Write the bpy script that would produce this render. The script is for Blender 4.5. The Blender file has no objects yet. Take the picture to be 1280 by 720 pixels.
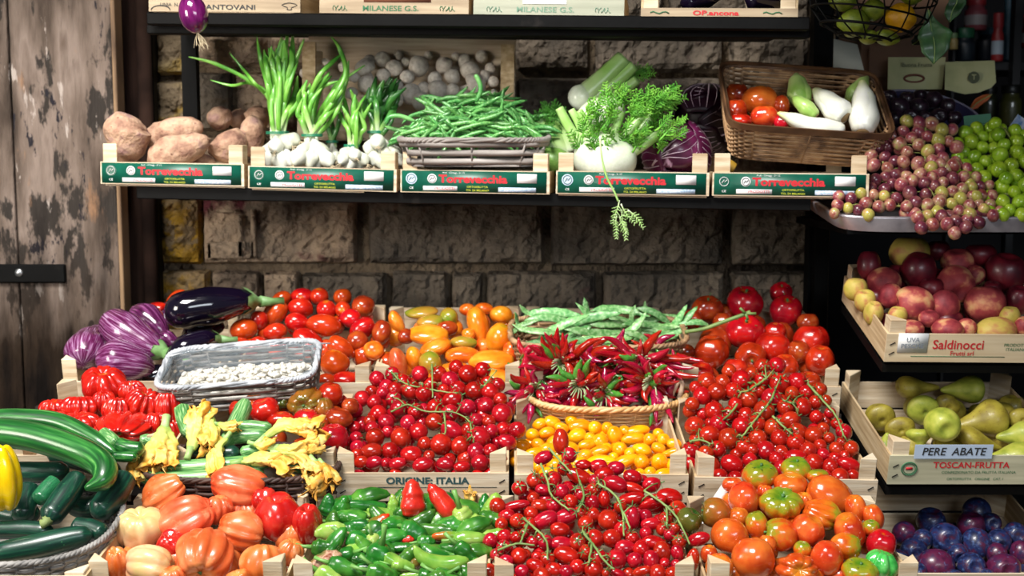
import bpy, bmesh, math, random
from math import sin, cos, pi, tan, atan, radians, sqrt
from mathutils import Vector, Matrix, Quaternion, noise
rng = random.Random(7)
SC = bpy.context.scene
COL = SC.collection
# ---------------------------------------------------------------- camera
F = 1500.0; CH = 1.55; PITCH = atan(160/F)
cd = bpy.data.cameras.new('camera'); cam = bpy.data.objects.new('camera', cd); COL.objects.link(cam)
cd.sensor_width = 36; cd.lens = 36*F/1280; cam.location = (0, 0, CH)
cam.rotation_euler = (pi/2-PITCH, 0, 0); SC.camera = cam
cd.dof.use_dof = True; cd.dof.focus_distance = 2.05; cd.dof.aperture_fstop = 4.5
# ---------------------------------------------------------------- sky and light
w = bpy.data.worlds.new('world'); SC.world = w; w.use_nodes = True
bg = w.node_tree.nodes['Background']; bg.inputs[0].default_value = (0.72, 0.84, 1.0, 1); bg.inputs[1].default_value = 0.08
def area(loc, to, sx, sy, power, col):
    l = bpy.data.lights.new('sky_and_fill', 'AREA'); l.shape = 'RECTANGLE'; l.size = sx; l.size_y = sy; l.energy = power; l.color = col
    o = bpy.data.objects.new('sky_and_fill', l); COL.objects.link(o); o.location = loc
    o.rotation_euler = (Vector(to)-Vector(loc)).to_track_quat('-Z', 'Y').to_euler(); return o
area((-1.0, 0.45, 3.8), (-0.15, 2.1, 1.0), 1.4, 0.9, 185, (1.0, 0.97, 0.93))
area((-2.1, 0.7, 1.85), (-0.30, 2.9, 1.42), 0.7, 0.7, 6.5, (1.0, 0.92, 0.82)).data.spread = radians(75)  # added warm fill light, grazes the wall low from the left
area((1.0, -1.6, 2.4), (0.3, 2.3, 1.3), 1.6, 0.7, 30, (0.85, 0.92, 1.0))  # added cool fill light, brightens the right-hand column
vs = SC.view_settings
vs.view_transform = 'Standard'; vs.look = 'None'; vs.gamma = 1; vs.exposure = 0.24; vs.use_curve_mapping = False
# ---------------------------------------------------------------- pixel -> point
FW = Vector((0, cos(PITCH), -sin(PITCH))); UP = Vector((0, sin(PITCH), cos(PITCH))); C0 = Vector((0, 0, CH))
def at(px, py, Y):
    d = FW + Vector((1, 0, 0))*((px-640)/F) + UP*((360-py)/F)
    return C0 + d*(Y/d.y)
def m(px, Y): return px*Y/F*1.02
def ymap(y1, Y1, y2, Y2): return lambda py: Y1+(Y2-Y1)*(py-y1)/(y2-y1)
# ---------------------------------------------------------------- colour + materials
def hx(s):
    s = s.lstrip('#'); v = [int(s[i:i+2], 16)/255 for i in (0, 2, 4)]
    return tuple((x/12.92 if x <= .04045 else ((x+.055)/1.055)**2.4) for x in v)+(1,)
MATS = {}
def mat(name, cols, scale=3, rough=.5, coat=0, bump=0, bscale=None, src='obj', detail=4, pos=None, tip=None, tr=(0, 1), spread=None,
        spec=.5, metal=0, vary=.12, trans=0, alpha=1, emit=0, streak=0, huev=0, dist=.0, ndim='3D', sss=0, patch=None):
    """cols mixed by noise; tip=[colours] runs along the t axis of the shape (tr = range); streak>0 = lengthwise streaks"""
    if name in MATS: return MATS[name]
    M = bpy.data.materials.new(name); M.use_nodes = True; nt = M.node_tree; N = nt.nodes; L = nt.links
    P = N['Principled BSDF']; tc = N.new('ShaderNodeTexCoord'); oi = N.new('ShaderNodeObjectInfo')
    at_ = N.new('ShaderNodeAttribute'); at_.attribute_name = 'uvw'
    def math_(op, a, b=None):
        n = N.new('ShaderNodeMath'); n.operation = op
        for i, x in enumerate((a, b)):
            if x is None: continue
            if isinstance(x, (int, float)): n.inputs[i].default_value = x
            else: L.new(x, n.inputs[i])
        return n.outputs[0]
    off = N.new('ShaderNodeVectorMath'); off.operation = 'ADD'
    mp = N.new('ShaderNodeMapping')
    if streak: L.new(at_.outputs['Vector'], mp.inputs[0]); mp.inputs['Scale'].default_value = (streak, streak, 2.6)
    else: L.new(tc.outputs['Object'], mp.inputs[0])
    if isinstance(scale, tuple): mp.inputs['Scale'].default_value = scale; sc_ = 1
    else: sc_ = scale
    L.new(mp.outputs[0], off.inputs[0])
    rv = math_('MULTIPLY', oi.outputs['Random'], 37.0); L.new(rv, off.inputs[1])
    no = N.new('ShaderNodeTexNoise'); no.inputs['Scale'].default_value = sc_; no.inputs['Detail'].default_value = detail
    no.inputs['Distortion'].default_value = dist; L.new(off.outputs[0], no.inputs['Vector'])
    rp = N.new('ShaderNodeValToRGB'); el = rp.color_ramp.elements
    n = len(cols); ps = pos or ([.5] if n == 1 else [.32+.36*i/(n-1) for i in range(n)])
    el[0].position = ps[0]; el[0].color = hx(cols[0]); 
    if n > 1: el[1].position = ps[-1]; el[1].color = hx(cols[-1])
    else: el[1].position = 1; el[1].color = hx(cols[0])
    for i in range(1, n-1): e = el.new(ps[i]); e.color = hx(cols[i])
    L.new(no.outputs['Fac'], rp.inputs[0]); colout = rp.outputs[0]
    if tip:
        sp = N.new('ShaderNodeSeparateXYZ'); L.new(at_.outputs['Vector'], sp.inputs[0])
        n2 = N.new('ShaderNodeTexNoise'); n2.inputs['Scale'].default_value = 2.2; L.new(off.outputs[0], n2.inputs['Vector'])
        wob = math_('MULTIPLY', math_('SUBTRACT', n2.outputs['Fac'], .5), spread if spread is not None else .35)
        mr = N.new('ShaderNodeMapRange'); L.new(math_('ADD', sp.outputs[2], wob), mr.inputs[0])
        mr.inputs[1].default_value = tr[0]; mr.inputs[2].default_value = tr[1]
        r2 = N.new('ShaderNodeValToRGB'); e2 = r2.color_ramp.elements
        e2[0].position = 0; e2[0].color = hx(tip[0][1]); e2[0].alpha = 1; e2[0].color = hx(tip[0][1])[:3]+(tip[0][2],)
        e2[1].position = 1; e2[1].color = hx(tip[-1][1])[:3]+(tip[-1][2],)
        for t in tip[1:-1]: e = e2.new(t[0]); e.color = hx(t[1])[:3]+(t[2],)
        L.new(mr.outputs[0], r2.inputs[0])
        mx = N.new('ShaderNodeMix'); mx.data_type = 'RGBA'; L.new(r2.outputs['Alpha'], mx.inputs[0])
        L.new(colout, mx.inputs[6]); L.new(r2.outputs['Color'], mx.inputs[7]); colout = mx.outputs[2]
    if patch:   # (colour, scale, low, high[, stretch]) a second layer of patches with their own shape
        for pt in patch:
            pn = N.new('ShaderNodeTexNoise'); pn.inputs['Scale'].default_value = pt[1]; pn.inputs['Detail'].default_value = 6
            pn.inputs['Roughness'].default_value = .62
            pm = N.new('ShaderNodeMapping'); L.new(tc.outputs['Object'], pm.inputs[0]); pm.inputs['Location'].default_value = (pt[1]*.37, 3.1, pt[1])
            if len(pt) > 4: pm.inputs['Scale'].default_value = pt[4]
            L.new(pm.outputs[0], pn.inputs['Vector'])
            pr = N.new('ShaderNodeMapRange'); L.new(pn.outputs['Fac'], pr.inputs[0]); pr.inputs[1].default_value = pt[2]; pr.inputs[2].default_value = pt[3]
            mx = N.new('ShaderNodeMix'); mx.data_type = 'RGBA'; L.new(pr.outputs[0], mx.inputs[0])
            L.new(colout, mx.inputs[6]); mx.inputs[7].default_value = hx(pt[0]); colout = mx.outputs[2]
    if vary or huev:
        hs = N.new('ShaderNodeHueSaturation'); L.new(colout, hs.inputs['Color'])
        L.new(math_('ADD', math_('MULTIPLY', oi.outputs['Random'], 2*vary), 1-vary), hs.inputs['Value'])
        if huev:
            r7 = math_('FRACT', math_('MULTIPLY', oi.outputs['Random'], 71.3))
            L.new(math_('ADD', math_('MULTIPLY', r7, 2*huev), .5-huev), hs.inputs['Hue'])
        colout = hs.outputs[0]
    L.new(colout, P.inputs['Base Color'])
    P.inputs['Roughness'].default_value = rough; P.inputs['Metallic'].default_value = metal
    P.inputs['Specular IOR Level'].default_value = spec
    P.inputs['Coat Weight'].default_value = coat; P.inputs['Coat Roughness'].default_value = .06
    if trans: P.inputs['Transmission Weight'].default_value = trans
    if alpha < 1: P.inputs['Alpha'].default_value = alpha
    if sss: P.inputs['Subsurface Weight'].default_value = sss; P.inputs['Subsurface Scale'].default_value = .01
    if emit: L.new(colout, P.inputs['Emission Color']); P.inputs['Emission Strength'].default_value = emit
    if bump:
        bn = N.new('ShaderNodeTexNoise'); bn.inputs['Detail'].default_value = 5
        bs = bscale or 30
        if isinstance(bs, tuple):
            bm_ = N.new('ShaderNodeMapping'); L.new(tc.outputs['Object'], bm_.inputs[0]); bm_.inputs['Scale'].default_value = bs
            L.new(bm_.outputs[0], bn.inputs['Vector']); bn.inputs['Scale'].default_value = 1
        else: L.new(tc.outputs['Object'], bn.inputs['Vector']); bn.inputs['Scale'].default_value = bs
        b = N.new('ShaderNodeBump'); b.inputs['Strength'].default_value = min(bump, 1); b.inputs['Distance'].default_value = .05 if bump > .8 else .02 if bump > .3 else .005
        L.new(bn.outputs['Fac'], b.inputs['Height']); L.new(b.outputs[0], P.inputs['Normal'])
    MATS[name] = M; return M
# ---------------------------------------------------------------- mesh builder
class MB:
    def __init__(s): s.v = []; s.f = []; s.u = []
    def add(s, vs_, fs, us=None):
        b = len(s.v); s.v += [tuple(x) for x in vs_]; s.f += [tuple(i+b for i in f) for f in fs]
        s.u += (us if us else [(0, 0, 0)]*len(vs_)); return s
    def box(s, x0, x1, y0, y1, z0, z1, M=None):
        v = [Vector(p) for p in ((x0,y0,z0),(x1,y0,z0),(x1,y1,z0),(x0,y1,z0),(x0,y0,z1),(x1,y0,z1),(x1,y1,z1),(x0,y1,z1))]
        if M: v = [M @ p for p in v]
        return s.add(v, [(0,3,2,1),(4,5,6,7),(0,1,5,4),(1,2,6,5),(2,3,7,6),(3,0,4,7)])
    def mesh(s, name, smooth=True):
        me = bpy.data.meshes.new(name); me.from_pydata(s.v, [], s.f)
        a = me.attributes.new('uvw', 'FLOAT_VECTOR', 'POINT'); a.data.foreach_set('vector', [c for u in s.u for c in u])
        if smooth: me.polygons.foreach_set('use_smooth', [True]*len(me.polygons))
        me.update(); return me
def ob(name, me, material=None, parent=None, M=None):
    if isinstance(me, MB): me = me.mesh(name)
    if material is not None and not me.materials: me.materials.append(material)
    o = bpy.data.objects.new(name, me); COL.objects.link(o)
    if material is not None and me.materials[0] != material:
        o.material_slots[0].link = 'OBJECT'; o.material_slots[0].material = material
    if parent: o.parent = parent
    if M is not None: o.matrix_basis = M
    return o
def tag(o, label, cat, group=None, kind=None):
    if label: o['label'] = label
    if cat: o['category'] = cat
    if group: o['group'] = group
    if kind: o['kind'] = kind
    return o
def empty(name, loc, label, cat, group=None, M=None):
    o = bpy.data.objects.new(name, None); o.empty_display_size = .03; COL.objects.link(o)
    if M is not None: o.matrix_basis = M
    else: o.location = loc
    return tag(o, label, cat, group)
def struct(name, me, material, M=None, parent=None):
    o = ob(name, me, material, parent, M)
    if parent is None: o['kind'] = 'structure'
    return o
def T(v): return Matrix.Translation(Vector(v))
def smp(P, n):
    """resample control points with Catmull-Rom to n points; P rows of equal-length tuples"""
    k = len(P); out = []
    if k == 2: return [tuple(a+(b-a)*i/(n-1) for a, b in zip(*P)) for i in range(n)]
    for i in range(n):
        t = i/(n-1)*(k-1); j = min(int(t), k-2); f = t-j
        p0 = P[max(j-1, 0)]; p1 = P[j]; p2 = P[j+1]; p3 = P[min(j+2, k-1)]
        out.append(tuple(.5*((2*b)+(-a+c)*f+(2*a-5*b+4*c-d)*f*f+(-a+3*b-3*c+d)*f**3) for a, b, c, d in zip(p0, p1, p2, p3)))
    return out
def sweep(mb, pts, rad, sides=8, caps=True, flat=1.0, mod=None, closed=False, nrm=None, tv=None):
    """tube along pts (Vectors). rad list. flat squashes the second axis. mod(angle,t)->factor"""
    pts = [Vector(p) for p in pts]; n = len(pts); vs_ = []; us = []; fs = []
    Nn = None
    for i, p in enumerate(pts):
        a = pts[(i-1) % n] if (closed or i > 0) else pts[0]; b = pts[(i+1) % n] if (closed or i < n-1) else pts[-1]
        d = (b-a)
        d = d.normalized() if d.length > 1e-9 else Vector((0, 0, 1))
        if Nn is None:
            Nn = nrm.copy() if nrm else (Vector((0, 0, 1)) if abs(d.z) < .9 else Vector((1, 0, 0)))
        if closed and nrm: Nn = nrm.copy()
        Nn = (Nn-d*Nn.dot(d)); Nn = Nn.normalized() if Nn.length > 1e-6 else d.orthogonal().normalized()
        B = d.cross(Nn); t = i/(n-1) if n > 1 else 0
        r = rad[i] if not isinstance(rad, (int, float)) else rad
        for k in range(sides):
            an = 2*pi*k/sides; q = r*(mod(an, t) if mod else 1)
            vs_.append(p+B*(cos(an)*q)+Nn*(sin(an)*q*flat)); us.append((cos(an), sin(an), tv[i] if tv else t))
    m_ = n if closed else n-1
    for i in range(m_):
        j = (i+1) % n
        for k in range(sides): l = (k+1) % sides; fs.append((i*sides+k, i*sides+l, j*sides+l, j*sides+k))
    if caps and not closed:
        vs_.append(pts[0]); us.append((0, 0, 0)); c = len(vs_)-1
        for k in range(sides): fs.append((c, (k+1) % sides, k))
        vs_.append(pts[-1]); us.append((0, 0, 1)); c = len(vs_)-1; b = (n-1)*sides
        for k in range(sides): fs.append((c, b+k, b+(k+1) % sides))
    return mb.add(vs_, fs, us)
def rounded(prof, n):
    """profile radii for a swept fruit with rounded ends: prof=[(t,r)..]"""
    out = []
    for i in range(n):
        t = i/(n-1)
        for (a, ra), (b, rb) in zip(prof, prof[1:]):
            if a <= t <= b: f = (t-a)/(b-a); f = f*f*(3-2*f); out.append(ra+(rb-ra)*f); break
    return out
def lathe_unit(rf, nu=24, nv=14, seed=0, lump=.0, ls=1.2):
    """rf(theta 0..pi from stem, phi)->(r,z) ; unit fruit with stem on +z"""
    mb = MB(); vs_ = []; us = []; fs = []; so = Vector((seed*3.7, seed*1.3, seed))
    for i in range(nv+1):
        th = pi*i/nv
        for k in range(nu):
            ph = 2*pi*k/nu; r, z = rf(th, ph); v = Vector((r*cos(ph), r*sin(ph), z))
            if lump: v *= 1+lump*noise.noise(v*ls+so)
            vs_.append(v); us.append((cos(ph), sin(ph), 1-i/nv))
            if i in (0, nv): break
    def idx(i, k):
        if i == 0: return 0
        if i == nv: return 1+(nv-1)*nu
        return 1+(i-1)*nu+k % nu
    for i in range(nv):
        for k in range(nu):
            q = [idx(i, k), idx(i+1, k), idx(i+1, k+1), idx(i, k+1)]
            f = []
            for x in q:
                if x not in f: f.append(x)
            fs.append(tuple(f))
    return mb.add(vs_, fs, us)
def rib(n, amp, flat=.8, dent=.22, dw=.5, bot=.06, sh=.6):
    def f(th, ph):
        s = sin(th); a = abs(cos(n*ph/2)) ; rr = 1-amp*(1-a**sh)*min(1, s*1.6)
        z = cos(th)*flat; top = max(0, 1-th/dw); b = max(0, 1-(pi-th)/dw)
        z -= dent*top*top*(3-2*top); z += bot*b*b*(3-2*b)
        return s*rr*(1-.0), z
    return f
def irr(n, amp, flat, dent, seed, sh=.6, bot=.06, dw=.6):
    r_ = random.Random(seed); cuts = sorted((2*pi*(k+r_.uniform(-.3, .3))/n) for k in range(n)); deps = [r_.uniform(.5, 1.2) for _ in cuts]
    def f(th, ph):
        d = 0
        for c, dp in zip(cuts, deps):
            x = abs((ph-c+pi) % (2*pi)-pi); d = max(d, dp*max(0, 1-x/(pi/n*.9))**(1/sh))
        s = sin(th); rr = 1-amp*d*min(1, s*1.5+.1)
        z = cos(th)*flat*(1-.3*amp*d); top = max(0, 1-th/dw); b = max(0, 1-(pi-th)/dw)
        return s*rr, z-dent*top*top*(3-2*top)+bot*b*b*(3-2*b)
    return f
UM = {}
def unit(kind):
    if kind in UM: return UM[kind]
    L = []
    if kind == 'cherry': L = [lathe_unit(rib(3, .02, .97, .12, .45, .0), 16, 10, s, .05) for s in range(3)]
    elif kind == 'plum': L = [lathe_unit(rib(3, .03, 1, .06, .4, .0), 16, 12, s, .08) for s in range(3)]
    elif kind == 'round': L = [lathe_unit(irr(5, .09, .86, .2, s, .5), 32, 18, s, .06) for s in range(4)]
    elif kind == 'beef': L = [lathe_unit(irr(8+s % 3, .15, .86, .26, s+3, .55, .1), 60, 24, s, .22, 1.0) for s in range(5)]
    elif kind == 'costo': L = [lathe_unit(irr(9+s, .34, .72, .3, s+9, .6, .14), 64, 22, s, .12, 1.0) for s in range(4)]
    elif kind == 'lobed': L = [lathe_unit(irr(4, .2, .9, .3, s+30, .5, .1), 48, 22, s, .08) for s in range(2)]
    elif kind == 'peach':
        def g(th, ph):
            d = max(0, 1-abs((ph+pi) % (2*pi)-pi)/.35); s = sin(th); top = max(0, 1-th/.7)
            return s*(1-.05*d*d), cos(th)*.95-.3*top*top*(3-2*top)
        L = [lathe_unit(g, 28, 16, s, .05) for s in range(3)]
    elif kind == 'pear':
        P = [(0, 1.45), (.1, 1.45), (.22, 1.3), (.36, .95), (.55, .5), (.85, 0), (.98, -.35), (.93, -.7), (.6, -.97), (.25, -1.02), (.12, -.92), (0, -.9)]
        Q = smp(P, 21)
        def g(th, ph): i = min(20, int(round(th/pi*20))); return max(0, Q[i][0]), Q[i][1]
        L = [lathe_unit(g, 24, 20, s, .08) for s in range(3)]
    elif kind == 'mush':
        P = [(0, 1), (.45, .93), (.8, .66), (1, .2), (1.0, -.05), (.85, -.2), (.5, -.18), (.36, -.3), (.36, -.7), (.42, -.95), (.3, -1.05), (0, -1.05)]
        Q = smp(P, 19)
        def g(th, ph): i = min(18, int(round(th/pi*18))); return max(0, Q[i][0]), Q[i][1]
        L = [lathe_unit(g, 20, 18, s, .1) for s in range(3)]
    elif kind == 'grape': L = [lathe_unit(rib(3, 0, 1.08, 0), 12, 8, s, .04) for s in range(2)]
    elif kind == 'lemon':
        def g(th, ph): return sin(th)*(1-.0), cos(th)*1.0+.22*(max(0, cos(th))**8-max(0, -cos(th))**10)
        L = [lathe_unit(g, 24, 16, s, .05) for s in range(2)]
    elif kind == 'bean': L = [lathe_unit(rib(3, 0, 1, 0), 8, 6, s, .1) for s in range(2)]
    out = []
    for x in L:   # every unit fruit fills -1..1 on each axis
        R = max(abs(c) for v in x.v for c in v[:2]); z0 = min(v[2] for v in x.v); z1 = max(v[2] for v in x.v)
        x.v = [(v[0]/R, v[1]/R, (v[2]-(z0+z1)/2)*2/(z1-z0)) for v in x.v]; me = x.mesh(kind+'_shape'); me['pole'] = x.v[0][2]; out.append(me)
    UM[kind] = out; return out
def calyx_mesh(n, ln, wd, curl, stem=.35, seed=0):
    r_ = random.Random(seed); mb = MB()
    for k in range(n):
        a = 2*pi*k/n+r_.uniform(-.2, .2); l = ln*r_.uniform(.75, 1.15); d = Vector((cos(a), sin(a), 0)); sd = Vector((-sin(a), cos(a), 0)); c = curl*r_.uniform(.3, 1.6)
        vs_ = []; us = []
        for i in range(6):
            t = i/5; wdt = wd*sin(pi*min(1, .25+t*.75))*(1-t*.3); p = d*(l*t)+Vector((0, 0, c*l*t*t+.03)); 
            vs_ += [p-sd*wdt, p+Vector((0, 0, -.03)), p+sd*wdt]; us += [(0, 0, t)]*3
        mb.add(vs_, [(3*i+j, 3*i+j+1, 3*i+j+4, 3*i+j+3) for i in range(5) for j in (0, 1)], us)
    if stem: sweep(mb, [(0, 0, -.02), (0, 0, stem*.5), (.06*stem, .04, stem)], [.09, .06, .08], 6)
    return mb.mesh('calyx_shape')
CAL = {}
def calyx(o, kind='small', z=.8, mt=None, name='calyx'):
    if kind not in CAL:
        CAL[kind] = {'small': lambda: [calyx_mesh(5, .85, .09, .15, .5, s) for s in range(3)],
                     'big': lambda: [calyx_mesh(7, .62, .06, .3, .22, s) for s in range(3)],
                     'scar': lambda: [calyx_mesh(6, .18, .05, .05, .08, s) for s in range(2)],
                     'dot': lambda: [lathe_unit(rib(5, .2, .25, 0), 10, 6, s).mesh('scar_shape') for s in range(1)]}[kind]()
    z = o.data.get('pole', z)-.03 if 'pole' in o.data.keys() else z
    M = T((0, 0, z))
    if kind == 'dot': M = T((0, 0, z)) @ Matrix.Scale(.12, 4)
    return ob(name, rng.choice(CAL[kind]), mt or MATS['calyx_green'], o, M)
MODE = {'u': Matrix.Identity(4), 'd': Matrix.Rotation(pi, 4, 'X'), 'f': Matrix.Rotation(pi/2, 4, 'X'), 'b': Matrix.Rotation(-pi/2, 4, 'X'),
        'r': Matrix.Rotation(pi/2, 4, 'Y'), 'l': Matrix.Rotation(-pi/2, 4, 'Y')}
PHYS = []
def fmat(p, rx, ry, Y, mode='u', tilt=0, lean=None, spin=None, rd=None):
    """matrix for a unit fruit seen rx by ry pixels at depth Y, stem axis by mode; tilt = clockwise turn in degrees"""
    a, b = m(rx, Y), m(ry, Y); c = rd if rd else (a+b)/2
    R = MODE[mode[0]]; S = {'u': (a, c, b), 'd': (a, c, b), 'f': (a, b, c), 'b': (a, b, c), 'r': (b, c, a), 'l': (b, c, a)}[mode[0]]
    sp = rng.uniform(0, 6.28) if spin is None else spin
    if abs(S[0]-S[1]) > .25*max(S[0], S[1]): sp = 0 if rng.random() < .5 else pi
    le = lean if lean is not None else rng.uniform(-.25, .35)
    return T(p) @ Matrix.Rotation(radians(tilt), 4, 'Y') @ Matrix.Rotation(le, 4, 'X') @ R @ Matrix.Diagonal((*S, 1)) @ Matrix.Rotation(sp, 4, 'Z')
def fruit(name, kind, px, py, rx, ry, Y, material, label=None, cat=None, group=None, mode='u', tilt=0, cal=None, cz=None, parent=None, pos=None, lean=None, spin=None, var=None, rd=None):
    me = unit(kind); me = me[var % len(me)] if var is not None else rng.choice(me)
    p = pos if pos is not None else at(px, py, Y)
    # own material copy of mesh per material so slots stay simple
    key = (me.name, material.name)
    if key not in UM:
        c = me.copy(); c.materials.clear(); c.materials.append(material); UM[key] = c
    M = fmat(p, rx, ry, Y, mode, tilt, lean, spin, rd)
    if parent is not None: M = parent.matrix_basis.inverted() @ M
    o = ob(name, UM[key], None, parent, M)
    if label: tag(o, label, cat, group)
    if cal: calyx(o, cal, cz if cz is not None else {'small': .84, 'big': .72, 'scar': .66, 'dot': .85}[cal])
    return o
def relax(items, it=14, amt=.55, keep=1.0):
    """push overlapping fruits apart, mostly along the depth direction"""
    n = len(items)
    for _ in range(it):
        for i in range(n):
            a = items[i]
            for j in range(i+1, n):
                b = items[j]; d = a['p']-b['p']; R = (a['r']+b['r'])*.93
                if abs(d.x) > R or abs(d.z) > R: continue
                l = d.length
                if l < R:
                    u = Vector((d.x*.35, d.y*1.3, d.z*.35))
                    if abs(d.y) < .003: u.y = -.006 if a['py'] > b['py'] else .006
                    u.normalize(); s = (R-l)*.5*amt*keep
                    a['p'] = a['p']+u*s; b['p'] = b['p']-u*s
def inpoly(x, y, P):
    c = False; n = len(P)
    for i in range(n):
        x1, y1 = P[i]; x2, y2 = P[(i+1) % n]
        if (y1 > y) != (y2 > y) and x < (x2-x1)*(y-y1)/(y2-y1)+x1: c = not c
    return c
def poisson(poly, rad, have=(), k=.8, tries=500, seed=1, cap=999):
    r_ = random.Random(seed); xs = [p[0] for p in poly]; ys = [p[1] for p in poly]; out = []; fail = 0
    have = list(have)
    while fail < tries and len(out) < cap:
        x = r_.uniform(min(xs), max(xs)); y = r_.uniform(min(ys), max(ys)); r = rad*r_.uniform(.86, 1.12)
        if not inpoly(x, y, poly): continue
        if any((x-a)**2+(y-b)**2 < (k*(r+c))**2 for a, b, c in have): fail += 1; continue
        have.append((x, y, r)); out.append((x, y, r)); fail = 0
    return out
TX = {}
def text(s, h, material, parent, M, bold=0, sx=1, name='lettering', shear=0, mid=True):
    key = (s, bold, shear, mid)
    if key not in TX:
        cu = bpy.data.curves.new('t', 'FONT'); cu.body = s; cu.size = 1; cu.offset = bold; cu.extrude = .004; cu.shear = shear; cu.resolution_u = 3
        if mid: cu.align_x = 'CENTER'
        cu.align_y = 'CENTER'
        o = bpy.data.objects.new('t', cu); COL.objects.link(o); bpy.context.view_layer.update()
        me = bpy.data.meshes.new_from_object(o.evaluated_get(bpy.context.evaluated_depsgraph_get())); me.name = 'lettering_shape'
        bpy.data.objects.remove(o); TX[key] = me
    me = TX[key]
    k2 = (key, material.name)
    if k2 not in TX: c = me.copy(); c.materials.clear(); c.materials.append(material); TX[k2] = c
    return ob(name, TX[k2], None, parent, M @ Matrix.Diagonal((h*sx, h, h*.1, 1)))
FR = Matrix.Rotation(pi/2, 4, 'X')      # xy-plane text -> facing the viewer
def plate(x0, x1, z0, z1, y=0, th=.0006):
    return MB().box(x0, x1, y-th, y, z0, z1)
# ---------------------------------------------------------------- common materials
wood = mat('crate_wood', ['#b49a78', '#c9b494', '#dacbb0'], scale=(9, 9, 90), rough=.75, bump=.15, bscale=(20, 20, 240), vary=.1)
woodx = mat('crate_board', ['#b39d80', '#c9b69a', '#ddd0b8'], scale=(6, 60, 110), rough=.75, bump=.15, bscale=(12, 60, 260), vary=.08)
woodd = mat('crate_side_board', ['#a88c66', '#c0a67e', '#d3bd98'], scale=(60, 6, 110), rough=.8, bump=.15, bscale=(60, 12, 260), vary=.1)
blackm = mat('black_painted_steel', ['#030303', '#070707'], scale=20, rough=.6, spec=.12, bump=.1, bscale=60, vary=0, patch=[('#1c1917', 14, .64, .72)])
darkw = mat('dark_board', ['#1a1512', '#2a221c'], scale=8, rough=.8, vary=0)
mat('calyx_green', ['#3f6b34', '#5f8a4a'], scale=6, rough=.55, tip=[(0, '#6d9450', .2), (1, '#2f5a30', .6)], vary=.15)
stemg = mat('vine_green', ['#5b7a3c', '#8aa25c'], scale=30, rough=.5, vary=.1)
ink = mat('black_ink', ['#2a2b2c'], rough=.7, vary=0); inkg = mat('green_ink', ['#2f6a45'], rough=.7, vary=0)
inkt = mat('teal_ink', ['#2c4a4c'], rough=.7, vary=0); inkr = mat('red_ink', ['#c5202b'], rough=.6, vary=0)
paper = mat('white_paper', ['#dfe0de', '#eeeeec'], rough=.7, vary=0); bprint = mat('label_blue_print', ['#8fb0cf', '#dfe6ee'], scale=260, rough=.6, vary=0)
pgreen = mat('printed_green', ['#064a3a', '#0a5b47'], scale=30, rough=.4, vary=0, patch=[('#a99e84', 60, .7, .74)])
yprint = mat('label_yellow_print', ['#b9c233'], rough=.6, vary=0)
# ---------------------------------------------------------------- setting
WY = 2.93
mortar = mat('mortar', ['#4a4036', '#6b5d4c', '#857560'], scale=9, rough=.95, spec=.15, bump=.9, bscale=35, vary=0)
stoneL = mat('sandstone', ['#5c5046', '#8f7e6c', '#b09a82', '#7d6a5a'], scale=7, rough=.92, spec=.15, bump=1, bscale=22, vary=.08, detail=8, patch=[('#5e2f35', 6, .6, .68), ('#2b2724', 11, .6, .7)])
stoneY = mat('ochre_stained_stone', ['#6d5d4a', '#8f7a5c', '#a58a60'], scale=8, rough=.92, spec=.15, bump=.9, bscale=28, vary=.05, detail=8, patch=[('#a8812c', 9, .5, .6), ('#352c25', 15, .56, .66), ('#8f7a5c', 24, .55, .6)])
stoneG = mat('grey_stone', ['#4a443d', '#6e6458', '#857868'], scale=6, rough=.95, spec=.15, bump=.9, bscale=24, vary=.08, detail=8, patch=[('#432a2c', 5, .62, .7)])
struct('floor', MB().box(-3, 3.5, -3, 6, -.05, 0), mat('street_paving', ['#57524a', '#746d63'], scale=5, rough=.8, bump=.3))
wall = struct('wall_back', MB().box(-1.4, .78, WY+.012, WY+.25, 0, 2.7), mortar)
def stone(px0, px1, py0, py1, material, relief=.016, seed=0, out=.0):
    px0 -= 1.5; px1 += 1.5; py0 -= 1; py1 += 1
    a = at(px0, py1, WY); b = at(px1, py0, WY); nx = max(10, int((b.x-a.x)/.011)); nz = max(7, int((b.z-a.z)/.011))
    mb = MB(); vs_ = []; fs = []; so = Vector((seed*5.1, 0, seed*2.3)); ctr = Vector(((a.x+b.x)/2, WY, (a.z+b.z)/2))
    for j in range(nz+1):
        for i in range(nx+1):
            u = i/nx; v = j/nz; x = a.x+(b.x-a.x)*u; z = a.z+(b.z-a.z)*v
            e = min(u*nx, (1-u)*nx, v*nz, (1-v)*nz); ed = min(1, e/2.0)
            q = Vector((x*9, 0, z*9))+so; q2 = q*3
            wob = .006*noise.noise(q*1.7)*(1 if e < .5 else .3); y = -.012-out-.014*ed-relief*(noise.noise(q)+.6*noise.noise(q2)+.5*noise.noise(q2*2.3)+.3*noise.noise(q2*5))*ed
            if e < .5: y = .03
            vs_.append((x+wob-ctr.x, y, z+wob*.8-ctr.z))
    for j in range(nz):
        for i in range(nx): k = j*(nx+1)+i; fs.append((k, k+1, k+nx+2, k+nx+1))
    mb.add(vs_, fs); return struct('stone', mb.mesh('stone', False), material, T(ctr), wall)
SY, SL, SG = stoneY, stoneL, stoneG
ST_ = mat('tan_stone', ['#5c4f3c', '#80705a', '#9a875f'], scale=8, rough=.92, spec=.15, bump=.9, bscale=28, vary=.05, detail=8, patch=[('#9a7f3a', 12, .56, .66), ('#352c25', 15, .56, .66)])
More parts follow.
